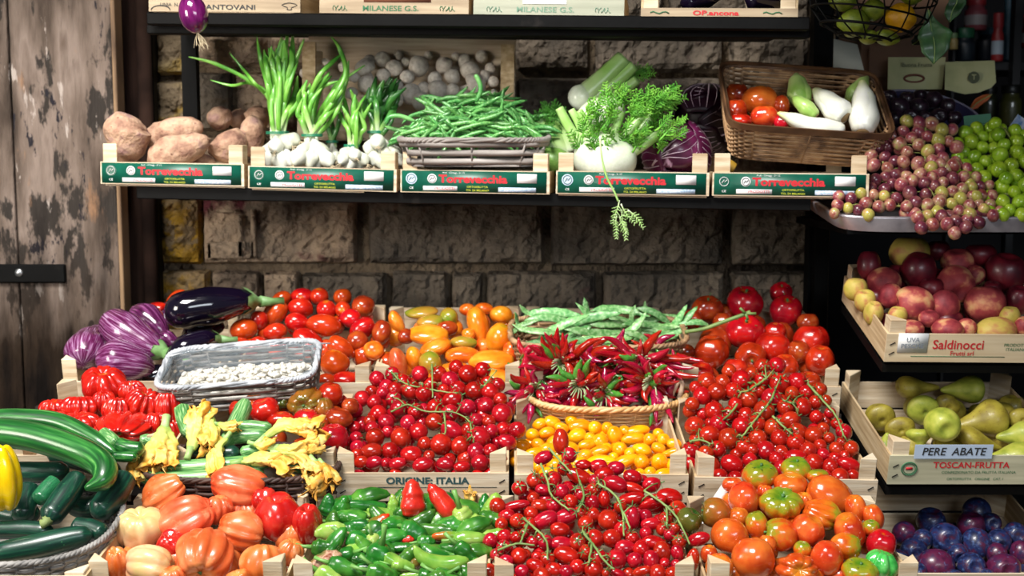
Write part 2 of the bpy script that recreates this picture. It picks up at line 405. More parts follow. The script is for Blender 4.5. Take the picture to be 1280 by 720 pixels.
ST = [(203, 252, 246, 331, SY), (255, 446, 246, 331, SL), (461, 680, 247, 331, SG), (688, 906, 248, 333, SG), (913, 1012, 250, 333, SG),
      (203, 262, 337, 420, SY), (266, 327, 337, 420, SL), (331, 374, 338, 420, SL), (378, 483, 340, 420, SG), (489, 560, 338, 420, SG), (565, 602, 340, 420, SG),
      (607, 746, 338, 420, SG), (752, 906, 338, 420, SG), (912, 1012, 338, 420, SG),
      (198, 236, 42, 95, ST_), (198, 236, 100, 160, ST_), (240, 333, 42, 84, SL), (240, 290, 89, 165, SG), (295, 372, 89, 165, SL), (338, 446, 42, 84, SL), (377, 470, 89, 165, SG),
      (452, 560, 42, 84, SG), (565, 640, 42, 84, SG), (476, 640, 89, 165, SG), (645, 738, 42, 90, SG), (743, 905, 42, 92, SG), (645, 735, 96, 165, SG), (741, 905, 96, 165, SG), (910, 1012, 42, 165, SG),
      (198, 330, 170, 240, SL), (336, 520, 170, 241, SG), (526, 735, 170, 242, SG), (741, 905, 170, 243, SG), (910, 1012, 170, 245, SG),
      (198, 330, -40, 36, SL), (336, 470, -40, 36, SL), (476, 640, -40, 36, SG), (646, 830, -40, 36, SG), (836, 1012, -40, 36, SG),
      (203, 330, 425, 500, SL), (336, 520, 425, 500, SG), (526, 735, 425, 500, SG), (741, 1012, 425, 500, SG)]
for i, s in enumerate(ST): stone(*s, seed=i)
# inscription-like carved relief on the second stone: raised fillets
rl = MB()
for a, b, c, d in ((262, 318, 302, 322), (262, 265, 304, 324), (300, 303, 268, 320), (316, 320, 262, 322), (272, 300, 262, 266)):
    p = at(a, d, WY-.03); q = at(b, c, WY-.03); rl.box(p.x, q.x, WY-.045, WY-.01, p.z, q.z)
struct('carved_fillet', rl, stoneL, None, wall)
# plank door at the left
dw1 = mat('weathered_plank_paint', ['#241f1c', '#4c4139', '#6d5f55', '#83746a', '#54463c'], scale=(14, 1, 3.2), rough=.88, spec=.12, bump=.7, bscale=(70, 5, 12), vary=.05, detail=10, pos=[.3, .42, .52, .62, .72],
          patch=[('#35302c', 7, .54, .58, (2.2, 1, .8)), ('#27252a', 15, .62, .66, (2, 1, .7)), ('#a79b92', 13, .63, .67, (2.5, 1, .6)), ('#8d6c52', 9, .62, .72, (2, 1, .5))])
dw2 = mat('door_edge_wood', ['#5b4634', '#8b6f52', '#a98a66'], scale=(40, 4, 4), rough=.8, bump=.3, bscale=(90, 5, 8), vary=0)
def shaded_bare_below(M, z0, z1, col):  # lower door: shade painted into the colour along with bare brown wood
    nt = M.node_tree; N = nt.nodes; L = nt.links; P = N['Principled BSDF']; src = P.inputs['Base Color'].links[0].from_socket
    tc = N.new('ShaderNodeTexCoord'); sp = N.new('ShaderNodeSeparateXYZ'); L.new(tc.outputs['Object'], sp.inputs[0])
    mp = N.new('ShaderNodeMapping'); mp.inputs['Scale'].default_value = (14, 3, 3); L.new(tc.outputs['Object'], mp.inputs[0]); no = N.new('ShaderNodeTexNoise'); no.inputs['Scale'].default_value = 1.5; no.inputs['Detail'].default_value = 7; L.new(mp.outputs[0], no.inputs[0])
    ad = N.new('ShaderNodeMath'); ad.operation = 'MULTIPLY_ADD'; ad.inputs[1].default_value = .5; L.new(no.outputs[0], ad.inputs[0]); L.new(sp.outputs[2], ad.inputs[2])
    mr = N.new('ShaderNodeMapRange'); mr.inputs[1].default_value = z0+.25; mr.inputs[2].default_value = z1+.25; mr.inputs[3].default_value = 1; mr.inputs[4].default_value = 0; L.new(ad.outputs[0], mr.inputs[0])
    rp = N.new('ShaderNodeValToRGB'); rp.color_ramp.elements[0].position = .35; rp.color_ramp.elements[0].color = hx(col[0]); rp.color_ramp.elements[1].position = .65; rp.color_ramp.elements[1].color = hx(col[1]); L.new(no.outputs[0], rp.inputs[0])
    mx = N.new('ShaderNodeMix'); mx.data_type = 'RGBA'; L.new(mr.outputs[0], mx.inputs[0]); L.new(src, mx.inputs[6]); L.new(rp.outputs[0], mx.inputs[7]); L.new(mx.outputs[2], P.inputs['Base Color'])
shaded_bare_below(dw1, 1.12, 1.42, ('#0e0907', '#33271d')); shaded_bare_below(dw2, 1.05, 1.4, ('#2a1e14', '#5a432f'))
DY = 2.74; door = bpy.data.objects.new('door_1', None); COL.objects.link(door); door['kind'] = 'structure'; door.location = (-1.25, DY, 0)
x24 = at(24, 360, DY).x; x150 = at(150, 360, DY).x
def plank(x0, x1, z0, z1, mt, y0=0, y1=.035, par=door, nm='plank'):
    mb = MB(); n = 24; vs_ = []; fs = []
    b = .004
    mb.box(x0, x1, y0, y1, z0, z1)
    me = mb.mesh(nm, False); o = struct(nm, me, mt, T((0, 0, 0)), par)
    bv = o.modifiers.new('b', 'BEVEL'); bv.width = .004; bv.segments = 2; return o
X = lambda x: x+1.25
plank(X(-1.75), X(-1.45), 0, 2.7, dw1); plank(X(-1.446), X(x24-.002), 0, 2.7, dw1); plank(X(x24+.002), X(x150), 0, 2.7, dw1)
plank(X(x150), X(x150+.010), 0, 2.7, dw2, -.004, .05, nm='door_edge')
strap = empty('strap_hinge', at(0, 341, DY), 'black iron strap hinge bolted across the weathered door planks', 'hinge')
a = at(-40, 353, DY); b = at(83, 330, DY); c = strap.location
mb = MB().box(a.x-c.x, b.x-c.x, -.012, 0, a.z-c.z, b.z-c.z); o = ob('strap', mb.mesh('strap', False), blackm, strap); o.modifiers.new('b', 'BEVEL').width = .003
bo = at(24, 341, DY-.012)-c; bl = lathe_unit(lambda th, ph: (sin(th), max(0, cos(th))*.6), 16, 8).mesh('bolt')
ob('bolt', bl, mat('zinc_bolt', ['#9a9c9c', '#c2c4c4'], scale=40, rough=.35, metal=.9, vary=0), strap, T(bo) @ FR @ Matrix.Scale(.010, 4))
# recess between the door and the stone: dark timber jamb
jamb = mat('dark_jamb_timber', ['#1a1210', '#33241e', '#3f2f28'], scale=(30, 4, 4), rough=.9, spec=.1, bump=.4, bscale=(60, 6, 8), vary=0)
a = at(160, 360, 2.86).x; b = at(200, 360, 2.9).x
struct('trim_1', MB().box(a-.02, b, 2.86, 2.95, 0, 2.7).mesh('jamb', False), jamb)
# ---- black steel rack
rack = empty('display_rack', (at(600, 500, 2.6).x, 2.6, 0), 'black steel display rack with two long shelves against the stone wall', 'shelf rack')
rc = rack.location
def ypos(px): return 2.52+(2.34-2.52)*(px-127)/(1085-127)
def rbox(name, px0, px1, pya, pyb, th, dep, dy=.0, mt=blackm, h2=None):
    """shelf bar: front top edge runs from (px0,pya) to (px1,pyb)"""
    A = at(px0, pya, ypos(px0)+dy); B = at(px1, pyb, ypos(px1)+dy); mb = MB(); vs_ = []
    for z in (-th, 0):
        vs_ += [A+Vector((0, 0, z)), B+Vector((0, 0, z)), Vector((B.x, B.y+dep, B.z+z)), Vector((A.x, A.y+dep, A.z+z))]
    mb.add([v-rc for v in vs_], [(0,3,2,1),(4,5,6,7),(0,1,5,4),(1,2,6,5),(2,3,7,6),(3,0,4,7)])
    o = ob(name, mb.mesh(name, False), mt, rack); o.modifiers.new('b', 'BEVEL').width = .002; return o
rbox('shelf_board', 170, 1014, 232.5, 247, .012, .40, .03)
rbox('shelf_rail', 170, 1014, 233, 247.5, .026, .03, .012)
rbox('shelf_board', 183, 1013, 15, 21, .012, .38, -.0)
rbox('shelf_rail', 183, 1013, 15.5, 21.5, .024, .03, -.012)
rbox('shelf_lip', 183, 1013, 31, 36, .018, .03, .03)
def post(px, wpx, Y, z0, z1, d=.03, mt=blackm, par=rack):
    a = at(px, 300, Y).x; b = at(px+wpx, 300, Y).x; c = par.location
    return ob('upright', MB().box(a-c.x, b-c.x, Y-c.y, Y+d-c.y, z0, z1).mesh('upright', False), mt, par)
post(190, 8, 2.86, 0, 2.1); post(1011, 24, 2.76, 0, 2.4, .04); post(233, 18, 2.80, 1.47, 2.1)
mb = MB(); p = at(178, 0, 2.83); sweep(mb, [Vector((p.x, 2.83, .4))-rc, Vector((p.x, 2.83, 2.3))-rc], .017, 12)
ob('pole', mb, mat('brown_pole', ['#1c120e', '#33231c'], scale=12, rough=.9, spec=.1, vary=0), rack)
# ---- stepped market table carrying the three rows of crates
table = empty('market_table', (0, 2.2, 0), 'dark stepped market table under the sloping rows of crates', 'table')
# ---------------------------------------------------------------- crates
def prism(mb, x, y, sx, sy, z0, z1, l=.026):
    """triangular corner post: right angle in the corner (x,y), legs run sx, sy"""
    v = [(x, y, z0), (x+sx*l, y, z0), (x, y+sy*l, z0), (x, y, z1), (x+sx*l, y, z1), (x, y+sy*l, z1)]
    f = [(0, 1, 2), (3, 5, 4), (0, 3, 4, 1), (1, 4, 5, 2), (2, 5, 3, 0)]
    if sx*sy > 0: f = [tuple(reversed(q)) for q in f]
    return mb.add(v, f)
def crate(bl, br, Yl, Yr, D, tilt, label, ph=.053, post=.09, group=None, bw=wood, pl=.030, name='wooden_crate', bh=None, staples=True, post_h2=None, W=None, sideh=None):
    A = at(bl[0], bl[1], Yl); B = at(br[0], br[1], Yr); xd = (B-A); w_ = W or xd.length; xd.normalize()
    yd = Vector((0, 0, 1)).cross(xd).normalized(); yd = Matrix.Rotation(radians(tilt), 3, xd) @ yd; zd = xd.cross(yd)
    R = Matrix((xd, yd, zd)).transposed().to_4x4(); R.translation = A
    root = empty(name, None, label, 'crate', group, M=R); th = .004; W_ = w_
    fp = ob('front_panel', MB().box(0, W_, -th, 0, 0, ph).mesh('front_panel', False), woodx, root)
    ob('back_panel', MB().box(0, W_, D, D+th, 0, bh or ph).mesh('back_panel', False), woodx, root)
    for x in (0, W_-th): ob('side_panel', MB().box(x, x+th, 0, D, 0.0, sideh or ph).mesh('side_panel', False), woodd, root)
    for k in range(3): ob('bottom_slat', MB().box(th, W_-th, D*(k+.08)/3, D*(k+.92)/3, -.004, 0).mesh('bottom_slat', False), woodx, root)
    for x, y, sx, sy in ((th, .0, 1, 1), (W_-th, .0, -1, 1), (th, D, 1, -1), (W_-th, D, -1, -1)):
        hh = (post_h2 or post) if y > 0 else post
        o = ob('corner_post', prism(MB(), x, y, sx, sy, 0.001, hh+rng.uniform(-.002, .002), pl).mesh('corner_post', False), wood, root)
        o.modifiers.new('b', 'BEVEL').width = .0012
    if staples:
        for x in (.012, W_-.012):
            mb = MB()
            for z in (.018, .038): sweep(mb, [(x-.005, -th-.0008, z-.003), (x+.005, -th-.0008, z+.003)], .0009, 5)
            ob('staple', mb, MATS['black_painted_steel'], fp)
    return root, w_
def on_front(x, z, y=-.0048): return T((x, y, z)) @ FR
# ---- upper shelf crates
UC = [((187, 14.5), (376, 16), 'pale wooden crate with black lettering on the top shelf behind the hanging onion', 0), ((400, 16.5), (586, 18), 'wooden crate with dark green lettering, second on the top shelf', 1),
      ((592, 18), (780, 20), 'whitish crate with faded green lettering, third on the top shelf', 2), ((801, 20.5), (997, 21.5), 'open wooden crate with red lettering on its low board, top shelf right end', 3)]
kraft = mat('printed_crate_board', ['#8f7d64', '#a39076', '#b3a286'], scale=(5, 40, 70), rough=.75, vary=.05)
whiteb = mat('whitewashed_board', ['#8f9380', '#a8aa96'], scale=(5, 40, 70), rough=.7, vary=0)
for (bl, br, lab, k) in UC:
    r, W = crate(bl, br, ypos(bl[0])-.01, ypos(br[0])-.01, .33, 0, lab, ph=.016 if k == 3 else .055, post=.09, staples=False, bh=.055, sideh=.055)
    fp = [c for c in r.children if c.name.startswith('front_panel')][0]
    fp.data.materials[0] = whiteb if k == 2 else kraft
    if k == 0:
        text('MANTOVANI', .0135, ink, fp, on_front(W*.52, .009), .02, 1.5); text('RK', .012, ink, fp, on_front(W*.29, .009), .02, 1.3); text('UNIA  N.', .010, ink, fp, on_front(W*.14, .0135), .01)
        mb = MB(); sweep(mb, [(W*.93+.018*cos(a)*(.6+.4*sin(3*a)), -.0048, .012+.007*sin(a)) for a in [i*pi/8 for i in range(16)]], .0007, 4, closed=True)
        sweep(mb, [(W*.08+.02*cos(a), -.0048, .003+.009*sin(a)) for a in [i*pi/9 for i in range(10)]], .001, 4); ob('line_drawing', mb, ink, fp)
    if k in (1, 2):
        im = inkg if k == 1 else mat('faded_green_ink', ['#6f9079'], rough=.7, vary=0)
        text('MILANESE G.S.', .0145, im, fp, on_front(W*.48, .0095), .012, 1.25); mb = MB()
        for x in (.1, .82): 
            for q in range(5): sweep(mb, [(W*x+.006*q+.003*cos(a), -.0048, .010+.005*sin(a*1+q)) for a in (0, 1, 2, 3, 4)], .0007, 4)
        ob('vine_ornament', mb, im, fp)
        if k == 2: ob('hand_hole_cut', MB().box(W*.33, W*.62, -.0052, -.004, .021, .028).mesh('hand_hole_cut', False), paper, fp)
        else: ob('brown_print', plate(W*.3, W*.75, .022, .04, -.0042), mat('brown_print', ['#7c4a35'], rough=.7, vary=0), fp)
    if k == 3:
        text('OP.ancona', .0125, inkr, fp, on_front(W*.48, .0062), .03, 1.6)
        g = MB(); 
        for x in (.06, .78): g = MB(); sweep(g, [(W*x+.006*i, -.0048, .007+.002*sin(i*1.7)) for i in range(7)], .0012, 4); ob('leaf_ornament', g, inkg, fp)
# contents of the open crate on the top shelf
auber = mat('black_aubergine', ['#0b0714', '#150a20'], scale=3, rough=.12, coat=.8, vary=0)
for i, (a, b, la) in enumerate((((850, 5), (905, -4), 'dark aubergine lying in the open top shelf crate, left one'), ((930, -2), (985, 6), 'dark aubergine lying in the open top shelf crate, right one'))):
    mb = MB(); A = at(a[0], a[1], 2.5); B = at(b[0], b[1], 2.52); c = (A+B)/2
    pts = [A.lerp(B, t/14)-c for t in range(15)]; sweep(mb, pts, rounded([(0, .003), (.15, .022), (.6, .018), (1, .004)], 15), 14)
    tag(ob('aubergine', mb, auber, None, T(c)), la, 'aubergine')
# ---- middle shelf crates with the green printed boards
MC = [((127, 229.5), (306, 233), 'green-printed crate of sweet potatoes at the left end of the middle shelf'), ((311, 235), (496, 240), 'green-printed crate holding the spring onions and mushrooms'),
      ((501, 240), (687, 243), 'green-printed crate under the basket of green beans'), ((695, 242), (886, 245), 'green-printed crate holding fennel and red cabbage'), ((890, 244.5), (1085, 247), 'green-printed crate under the tilted wicker basket of endives')]
for i, (bl, br, lab) in enumerate(MC):
    r, W = crate(bl, br, ypos(bl[0]), ypos(br[0]), .36, 0, lab, ph=.046, post=.083, pl=.031, staples=False)
    lp = ob('printed_label', plate(.003, W-.006, .002, .044, -.0041), pgreen, r); y = -.0051
    text('Torrevecchia', .0215, inkr, lp, on_front(W*.49, .0275, y), .04, 1.20)
    for x, lw, c in ((.075, .0115, 0), (.215, .0095, 1)):
        d = lathe_unit(lambda th, ph: (sin(th), cos(th)), 20, 2)
        mb = MB(); n = 20; mb.add([(0, 0, 0)]+[(cos(2*pi*q/n), 0, sin(2*pi*q/n)) for q in range(n)], [(0, 1+(q+1) % n, 1+q) for q in range(n)])
        ob('round_badge', mb.mesh('round_badge', False), (bprint if i in (2, 3) else pgreen) if not c else paper, lp, T((W*x, y, .028 if not c else .0285)) @ Matrix.Scale(lw, 4))
        g = MB(); sweep(g, [(lw*.75*cos(a), 0, lw*.75*sin(a)) for a in [q*2*pi/16 for q in range(16)]], .0006, 4, closed=True)
        sweep(g, [(-lw*.4, 0, -lw*.3), (0, 0, lw*.3), (lw*.1, 0, -.1*lw), (lw*.5, 0, lw*.3)], .0007, 4)
        ob('badge_emblem', g, (paper if not c else ink) if i not in (2, 3) or c else pgreen, lp, T((W*x, y-.0008, .028)))
    text('Prod. - O.Imagg. - 21 1/2', .0045, paper, lp, on_front(W*.36, .0405, y), .0, 1)
    text('CE', .006, paper, lp, on_front(W*.075, .009, y), .01, 1.2)
    ob('white_sticker', plate(W*.785, W*.915, .0215, .040, y), paper, lp); ob('white_sticker', plate(W*.155, W*.385, .0045, .0135, y), paper, lp); ob('white_sticker', plate(W*.66, W*.91, .0035, .0125, y), bprint, lp)
    text('PRODOTTI', .0075, inkr, lp, on_front(W*.30, .009, y-.0008), .01, 1.1)
    text('ORTOFRUTTA', .0055, yprint, lp, on_front(W*.52, .0125, y), .01, 1.2); text('TO. DI MILANO', .0055, yprint, lp, on_front(W*.52, .0055, y), .01, 1.2)
# ---- lower three rows
def stand(A, D, W, M, zt=-.0065):
    mb = MB().box(-.006, W+.006, -.002, D, zt-.018, zt); ob('tilted_board', mb.mesh('tilted_board', False), darkw, table, T(table.location).inverted() @ M)
ROW = {}
def lower(key, bl, br, Y, D, tilt, lab, **k):
    r, W = crate(bl, br, Y, Y, D, tilt, lab, **k); ROW[key] = (r, W); stand(None, D, W, r.matrix_basis.copy()); return r, W
B_ = 2.38
lower('A', (80, 507), (262, 507), B_, .33, 10, 'pale wooden crate of striped and black aubergines, far left of the back row', post=.098)
lower('B', (283, 509), (466, 509), B_, .33, 10, 'wooden crate of plum tomatoes behind the basket of white beans', post_h2=.115)
lower('C', (468, 509), (652, 509), B_, .33, 10, 'wooden crate of long orange tomatoes in the back row', bh=.108, post_h2=.112)
lower('D', (658, 510), (846, 510), B_, .33, 10, 'wooden crate under the baskets of flat beans and chillies', bh=.108, post_h2=.112)
lower('E', (850, 512), (1048, 514), B_, .33, 10, 'wooden crate of large red tomatoes at the right of the back row', bh=.106, post_h2=.112)
M_ = 2.06
lower('F', (10, 603), (212, 603), M_+.02, .28, 10, 'wooden crate of deeply ribbed red tomatoes in the middle row')
lower('G', (218, 616), (422, 616), M_, .28, 10, 'wooden crate of brown-green tomatoes behind the courgette flower basket', post=.078)
r, W = lower('H', (421, 625), (636, 625), M_, .28, 10, 'wooden crate marked ORIGINE: ITALIA full of cherry tomatoes')
fp = [c for c in r.children if c.name.startswith('front_panel')][0]
text('ORIGINE: ITALIA', .0175, inkt, fp, on_front(W*.53, .0385), .035, 1.12); text('T   GR.  100e15', .0145, inkt, fp, on_front(W*.53, .016), .03, 1.1)
ob('stencil_line', plate(W*.24, W*.93, .0262, .0270, -.0041), inkt, fp)
lower('I', (643, 627), (859, 627), M_, .28, 10, 'wooden crate of yellow date tomatoes', group=None)
lower('J', (866, 630), (1093, 634), M_, .28, 10, 'wooden crate of vine cherry tomatoes at the right of the middle row')
f_ = 1.76
lower('Z', (-150, 760), (112, 760), 1.735, .25, 7, 'wooden crate edge under the wicker basket of courgettes', post=.058)
lower('K', (113, 768), (359, 768), f_, .25, 8, 'wooden crate of large ribbed orange tomatoes in the front row')
lower('L', (366, 770), (612, 770), f_, .25, 8, 'wooden crate of green peppers in the front row')
lower('M', (615, 772), (869, 772), f_, .25, 8, 'wooden crate of red date tomatoes on the vine in the front row')
lower('N', (882, 772), (1146, 772), f_, .25, 8, 'wooden crate of orange and green tomatoes at the right of the front row')
# table frame
tl = table.location
for x in (-1.0, -.3, .2, .5):
    for y, z in ((1.85, .82), (2.1, .9), (2.6, .98)): ob('table_leg', MB().box(x-.02, x+.02, y-tl.y, y+.04-tl.y, 0, z).mesh('table_leg', False), darkw, table)
for y, z in ((1.85, .82), (2.1, .9), (2.6, .98)): ob('cross_beam', MB().box(-1.05, .52, y-tl.y, y+.04-tl.y, z, z+.03).mesh('cross_beam', False), darkw, table)
# ---- wicker
def wicker(path, hs, nst, material, flare=1.0, amp=.004, rz=.003, rx=.002, root=None, rim_m=None, rim_r=.006, liner=None, seed=0, rimtwist=3, base=0, gap=1.0, sag=None):
    """path(t)->(x,y) closed loop; woven rows up to height hs; flare = top size / bottom size"""
    r_ = random.Random(seed); mb = MB(); rows = max(3, int(hs/(rz*2*gap))); per = nst*4
    for k in range(rows):
        z = (k+.5)/rows*hs; s = (1+(flare-1)*z/hs); pts = []
        for i in range(per):
            t = i/per; x, y = path(t); l = sqrt(x*x+y*y) or 1; a = amp*cos(pi*nst*t+pi*(k % 2))+r_.uniform(-.0006, .0006)
            zz = z+(sag(t)*z/hs if sag else 0)
            pts.append(Vector((x*s+x/l*a, y*s+y/l*a, zz)))
        sweep(mb, pts, rx, 5, closed=True, flat=rz/rx*1.05, nrm=Vector((0, 0, 1)))
    w1 = ob('weave', mb, material, root); w1['kind'] = 'stuff'
    mb = MB()
    for q in range(nst):
        t = (q+.5)/nst; x, y = path(t); mb2 = [Vector((x*(1+(flare-1)*z), y*(1+(flare-1)*z), z*hs+(sag(t)*z if sag else 0))) for z in (0, .5, 1)]; sweep(mb, mb2, rx*1.1, 5)
    w2 = ob('stakes', mb, material, root); w2['kind'] = 'stuff'
    mb = MB(); n = 120
    for s_ in range(rimtwist):
        pts = []
        for i in range(n):
            t = i/n; x, y = path(t); l = sqrt(x*x+y*y) or 1; an = 2*pi*(t*26+s_/rimtwist)
            zz = hs+(sag(t) if sag else 0)
            pts.append(Vector((x*flare+x/l*cos(an)*rim_r*.5, y*flare+y/l*cos(an)*rim_r*.5, zz+sin(an)*rim_r*.5)))
        sweep(mb, pts, rim_r*.62, 5, closed=True, nrm=Vector((0, 0, 1)))
    ob('rim', mb, rim_m or material, root)
    mb = MB(); n = 40; vs_ = [(0, 0, .002)]+[(*path(i/n), .002) for i in range(n)]+[(path(i/n)[0], path(i/n)[1], -.002) for i in range(n)]
    mb.add(vs_, [(0, 1+i, 1+(i+1) % n) for i in range(n)]+[(1+i, 1+n+i, 1+n+(i+1) % n, 1+(i+1) % n) for i in range(n)])
    ob('base', mb, liner or material, root)
def superel(a, b, p=4):
    def f(t):
        c, s = cos(2*pi*t), sin(2*pi*t); return (a*math.copysign(abs(c)**(2/p), c), b*math.copysign(abs(s)**(2/p), s))
    return f
wk_brown = mat('brown_wicker', ['#6e523a', '#a07c58', '#c09c74'], scale=40, rough=.6, vary=0, bump=.1, bscale=200)
wk_dark = mat('dark_wicker', ['#2a1b15', '#4a3126'], scale=30, rough=.6, vary=0)
wk_grey = mat('grey_wicker', ['#4b4a4a', '#85827e', '#a6a3a0'], scale=30, rough=.6, vary=0)
wk_tan = mat('tan_wicker', ['#a9814f', '#cfa56c', '#dcb987'], scale=30, rough=.5, vary=0)
wk_chip = mat('weathered_chip_wicker', ['#4a4340', '#8a827c', '#a9a29c'], scale=(8, 8, 40), rough=.7, vary=0)
def frame(c, tilt, yaw=0, roll=0): return T(c) @ Matrix.Rotation(radians(yaw), 4, 'Z') @ Matrix.Rotation(radians(tilt), 4, 'X') @ Matrix.Rotation(radians(roll), 4, 'Y')
def basket(name, c, a, b, h, nst, material, label, tilt=0, yaw=0, roll=0, p=4, **k):
    r = empty(name, None, label, 'basket', M=frame(c, tilt, yaw, roll)); wicker(superel(a, b, p), h, nst, material, root=r, **k); return r
# ---------------------------------------------------------------- helper for long curved things
def lw(pts, Y, parent=None):
    """pixel polyline -> world vectors; Y number, list or map"""
    out = []
    for i, p in enumerate(pts):
        y = Y(p[1]) if callable(Y) else (Y[i] if isinstance(Y, (list, tuple)) else Y)
        out.append(at(p[0], p[1], y))
    return out
def longthing(name, pts, radpx, Y, material, label=None, cat=None, group=None, prof=None, n=22, sides=16, flat=1, mod=None, parent=None, base=None, nrm=None, lift=True):
    W = lw(pts, Y); c = sum(W, Vector())/len(W); rr = [m(q, 2.0 if callable(Y) else (Y if not isinstance(Y, (list, tuple)) else Y[0])) for q in (radpx if isinstance(radpx, (list, tuple)) else [radpx])]
    if callable(Y): yy = Y(pts[0][1]); rr = [r*yy/2.0 for r in rr]
    P = [Vector(q) for q in smp([tuple(w_) for w_ in W], n)]
    if len(rr) > 1: rad = [q[0] for q in smp([(r,) for r in rr], n)]
    else: rad = [rr[0]]*n
    pr = prof or [(0, .25), (.06, .62), (.16, .95), (.5, 1), (.84, .95), (.94, .62), (1, .25)]
    pv = rounded(pr, n); rad = [max(.0004, a*b) for a, b in zip(rad, pv)]
    off = parent.matrix_basis.translation if parent else c
    mb = MB(); sweep(mb, [p-off for p in P], rad, sides, flat=flat, mod=mod, nrm=nrm)
    o = ob(name, mb, material, parent, None if parent else T(c))
    if label: tag(o, label, cat, group)
    o['_n'] = 0; del o['_n']
    return o, P, rad
def cap_end(o, P, rad, end, material, name='stem', ln=1.2, w_=.45, col=None, k=5):
    """stem stub at an end of a long thing, inheriting its origin"""
    c = o.matrix_basis.translation if o.parent is None else o.parent.matrix_basis.translation
    a, b = (P[0], P[2]) if end == 0 else (P[-1], P[-3]); d = (a-b).normalized(); R = max(rad); mb = MB()
    side = d.cross(Vector((0, 0, 1))); side = side.normalized() if side.length > .01 else Vector((1, 0, 0))
    sweep(mb, [a-d*R*.15-c, a+d*R*ln*.5-c, a+d*R*ln+side*R*.25-c], [R*w_, R*w_*.6, R*w_*.8], 8)
    mo = T((0, 0, 0))
    return ob(name, mb, material, o if o.parent is None else o, mo if o.parent is None else mo)
def hood(o, P, rad, end, material, ln=1.3, n=5, wd=1.08, name='calyx'):
    """green leafy cap hugging the end of an aubergine"""
    c = o.matrix_basis.translation; k = len(P); rgi = list(range(0, max(3, int(k*.3)))) if end == 0 else list(range(k-1, k-1-max(3, int(k*.3)), -1))
    d0 = (P[rgi[0]]-P[rgi[1]]).normalized(); mb = MB(); sides = 20; vs_ = []; us = []; fs = []
    ex = Vector((1, 0, 0)) if abs(d0.x) < .8 else Vector((0, 0, 1)); n1 = (ex-d0*ex.dot(d0)).normalized(); n2 = d0.cross(n1)
    L = max(rad)*ln
    for i in range(7):
        t = i/6
        for s in range(sides):
            an = 2*pi*s/sides; reach = .45+.55*abs(cos(n*an/2))**.7; dist = L*t*reach; idx = min(len(rgi)-1, dist/((P[0]-P[1]).length)); j = int(idx); j2 = min(j+1, len(rgi)-1); f = idx-j
            pc = P[rgi[j]].lerp(P[rgi[j2]], f); rr = rad[rgi[j]]*(1-f)+rad[rgi[j2]]*f
            rr = max(rr, max(rad)*.2)*wd+.001; vs_.append(pc+(n1*cos(an)+n2*sin(an))*rr-c); us.append((cos(an), sin(an), t))
    for i in range(6):
        for s in range(sides): fs.append((i*sides+s, i*sides+(s+1) % sides, (i+1)*sides+(s+1) % sides, (i+1)*sides+s))
    mb.add(vs_, fs, us); sweep(mb, [P[rgi[0]]-d0*.002-c, P[rgi[0]]+d0*max(rad)*.7-c, P[rgi[0]]+d0*max(rad)*1.2+n1*.004-c], [max(rad)*.3, max(rad)*.2, max(rad)*.26], 8)
    return ob(name, mb, material, o)
# ---------------------------------------------------------------- produce materials
m_red = mat('tomato_red', ['#8c0f0a', '#b21c0e', '#c22c14'], scale=1.2, rough=.22, coat=.5, vary=.1, huev=.008, spec=.5, tip=[(0, '#b62010', 0), (.9, '#b62010', 0), (1, '#c8761e', .5)])
m_cher = mat('cherry_tomato_red', ['#84070d', '#a30d12', '#b51818'], scale=1.0, rough=.2, coat=.5, vary=.12, huev=.006)
m_cher2 = mat('vine_cherry_red', ['#98120a', '#b82412'], scale=1.0, rough=.2, coat=.5, vary=.1, huev=.006)
m_date = mat('date_tomato_red', ['#8c070c', '#a90c10', '#bb1814'], scale=1.0, rough=.2, coat=.5, vary=.1, huev=.006)
m_yel = mat('date_tomato_yellow', ['#f08a00', '#fba50a', '#ffb618'], scale=1.0, rough=.22, coat=.5, vary=.08, huev=.012)
m_big = mat('beefsteak_orange', ['#c04416', '#d05f30', '#dc8050'], scale=1.1, rough=.34, coat=.3, vary=.06, huev=.012, tip=[(0, '#ea7a40', 0), (.75, '#e98c4a', .1), (1, '#c9a050', .6)], patch=[('#f3a878', 1.6, .55, .75)])
m_bigp = mat('beefsteak_pale', ['#c8b070', '#dfae80', '#e8b890', '#d98a60'], scale=1.2, rough=.38, coat=.25, vary=.04, tip=[(0, '#d8845a', .3), (.5, '#c8b070', .3), (1, '#b0b268', .8)])
m_bigr = mat('beefsteak_red', ['#9c0e0e', '#b41a14', '#c43026'], scale=1.2, rough=.24, coat=.45, vary=.04)
m_cos = mat('ribbed_tomato_red', ['#9f0d09', '#b8180f', '#c82a18'], scale=1.2, rough=.22, coat=.5, vary=.06, tip=[(0, '#d01c0c', 0), (.9, '#d8280c', 0), (1, '#a08a20', .8)])
m_og = mat('orange_green_tomato', ['#b83c0c', '#cc5418', '#d67224'], scale=1.1, rough=.2, coat=.5, vary=.06, huev=.01, tip=[(0, '#c85018', 0), (.45, '#c87a14', .1), (.68, '#7f9020', .85), (1, '#4a7418', 1)], spread=.5)
m_or = mat('orange_tomato', ['#b4380e', '#c9501c', '#d86c2a'], scale=1.1, rough=.2, coat=.5, vary=.07, huev=.01, tip=[(0, '#d85c18', 0), (.7, '#d07a14', 0), (1, '#b88a1c', .7)])
m_gb = mat('green_brown_tomato', ['#8a3a14', '#a4501a', '#6e5a1a'], scale=1.5, rough=.2, coat=.5, vary=.06, tip=[(0, '#b5401a', .8), (.6, '#8a5a1c', .6), (.85, '#5f5a1c', .8), (1, '#45601c', .9)], spread=.5)
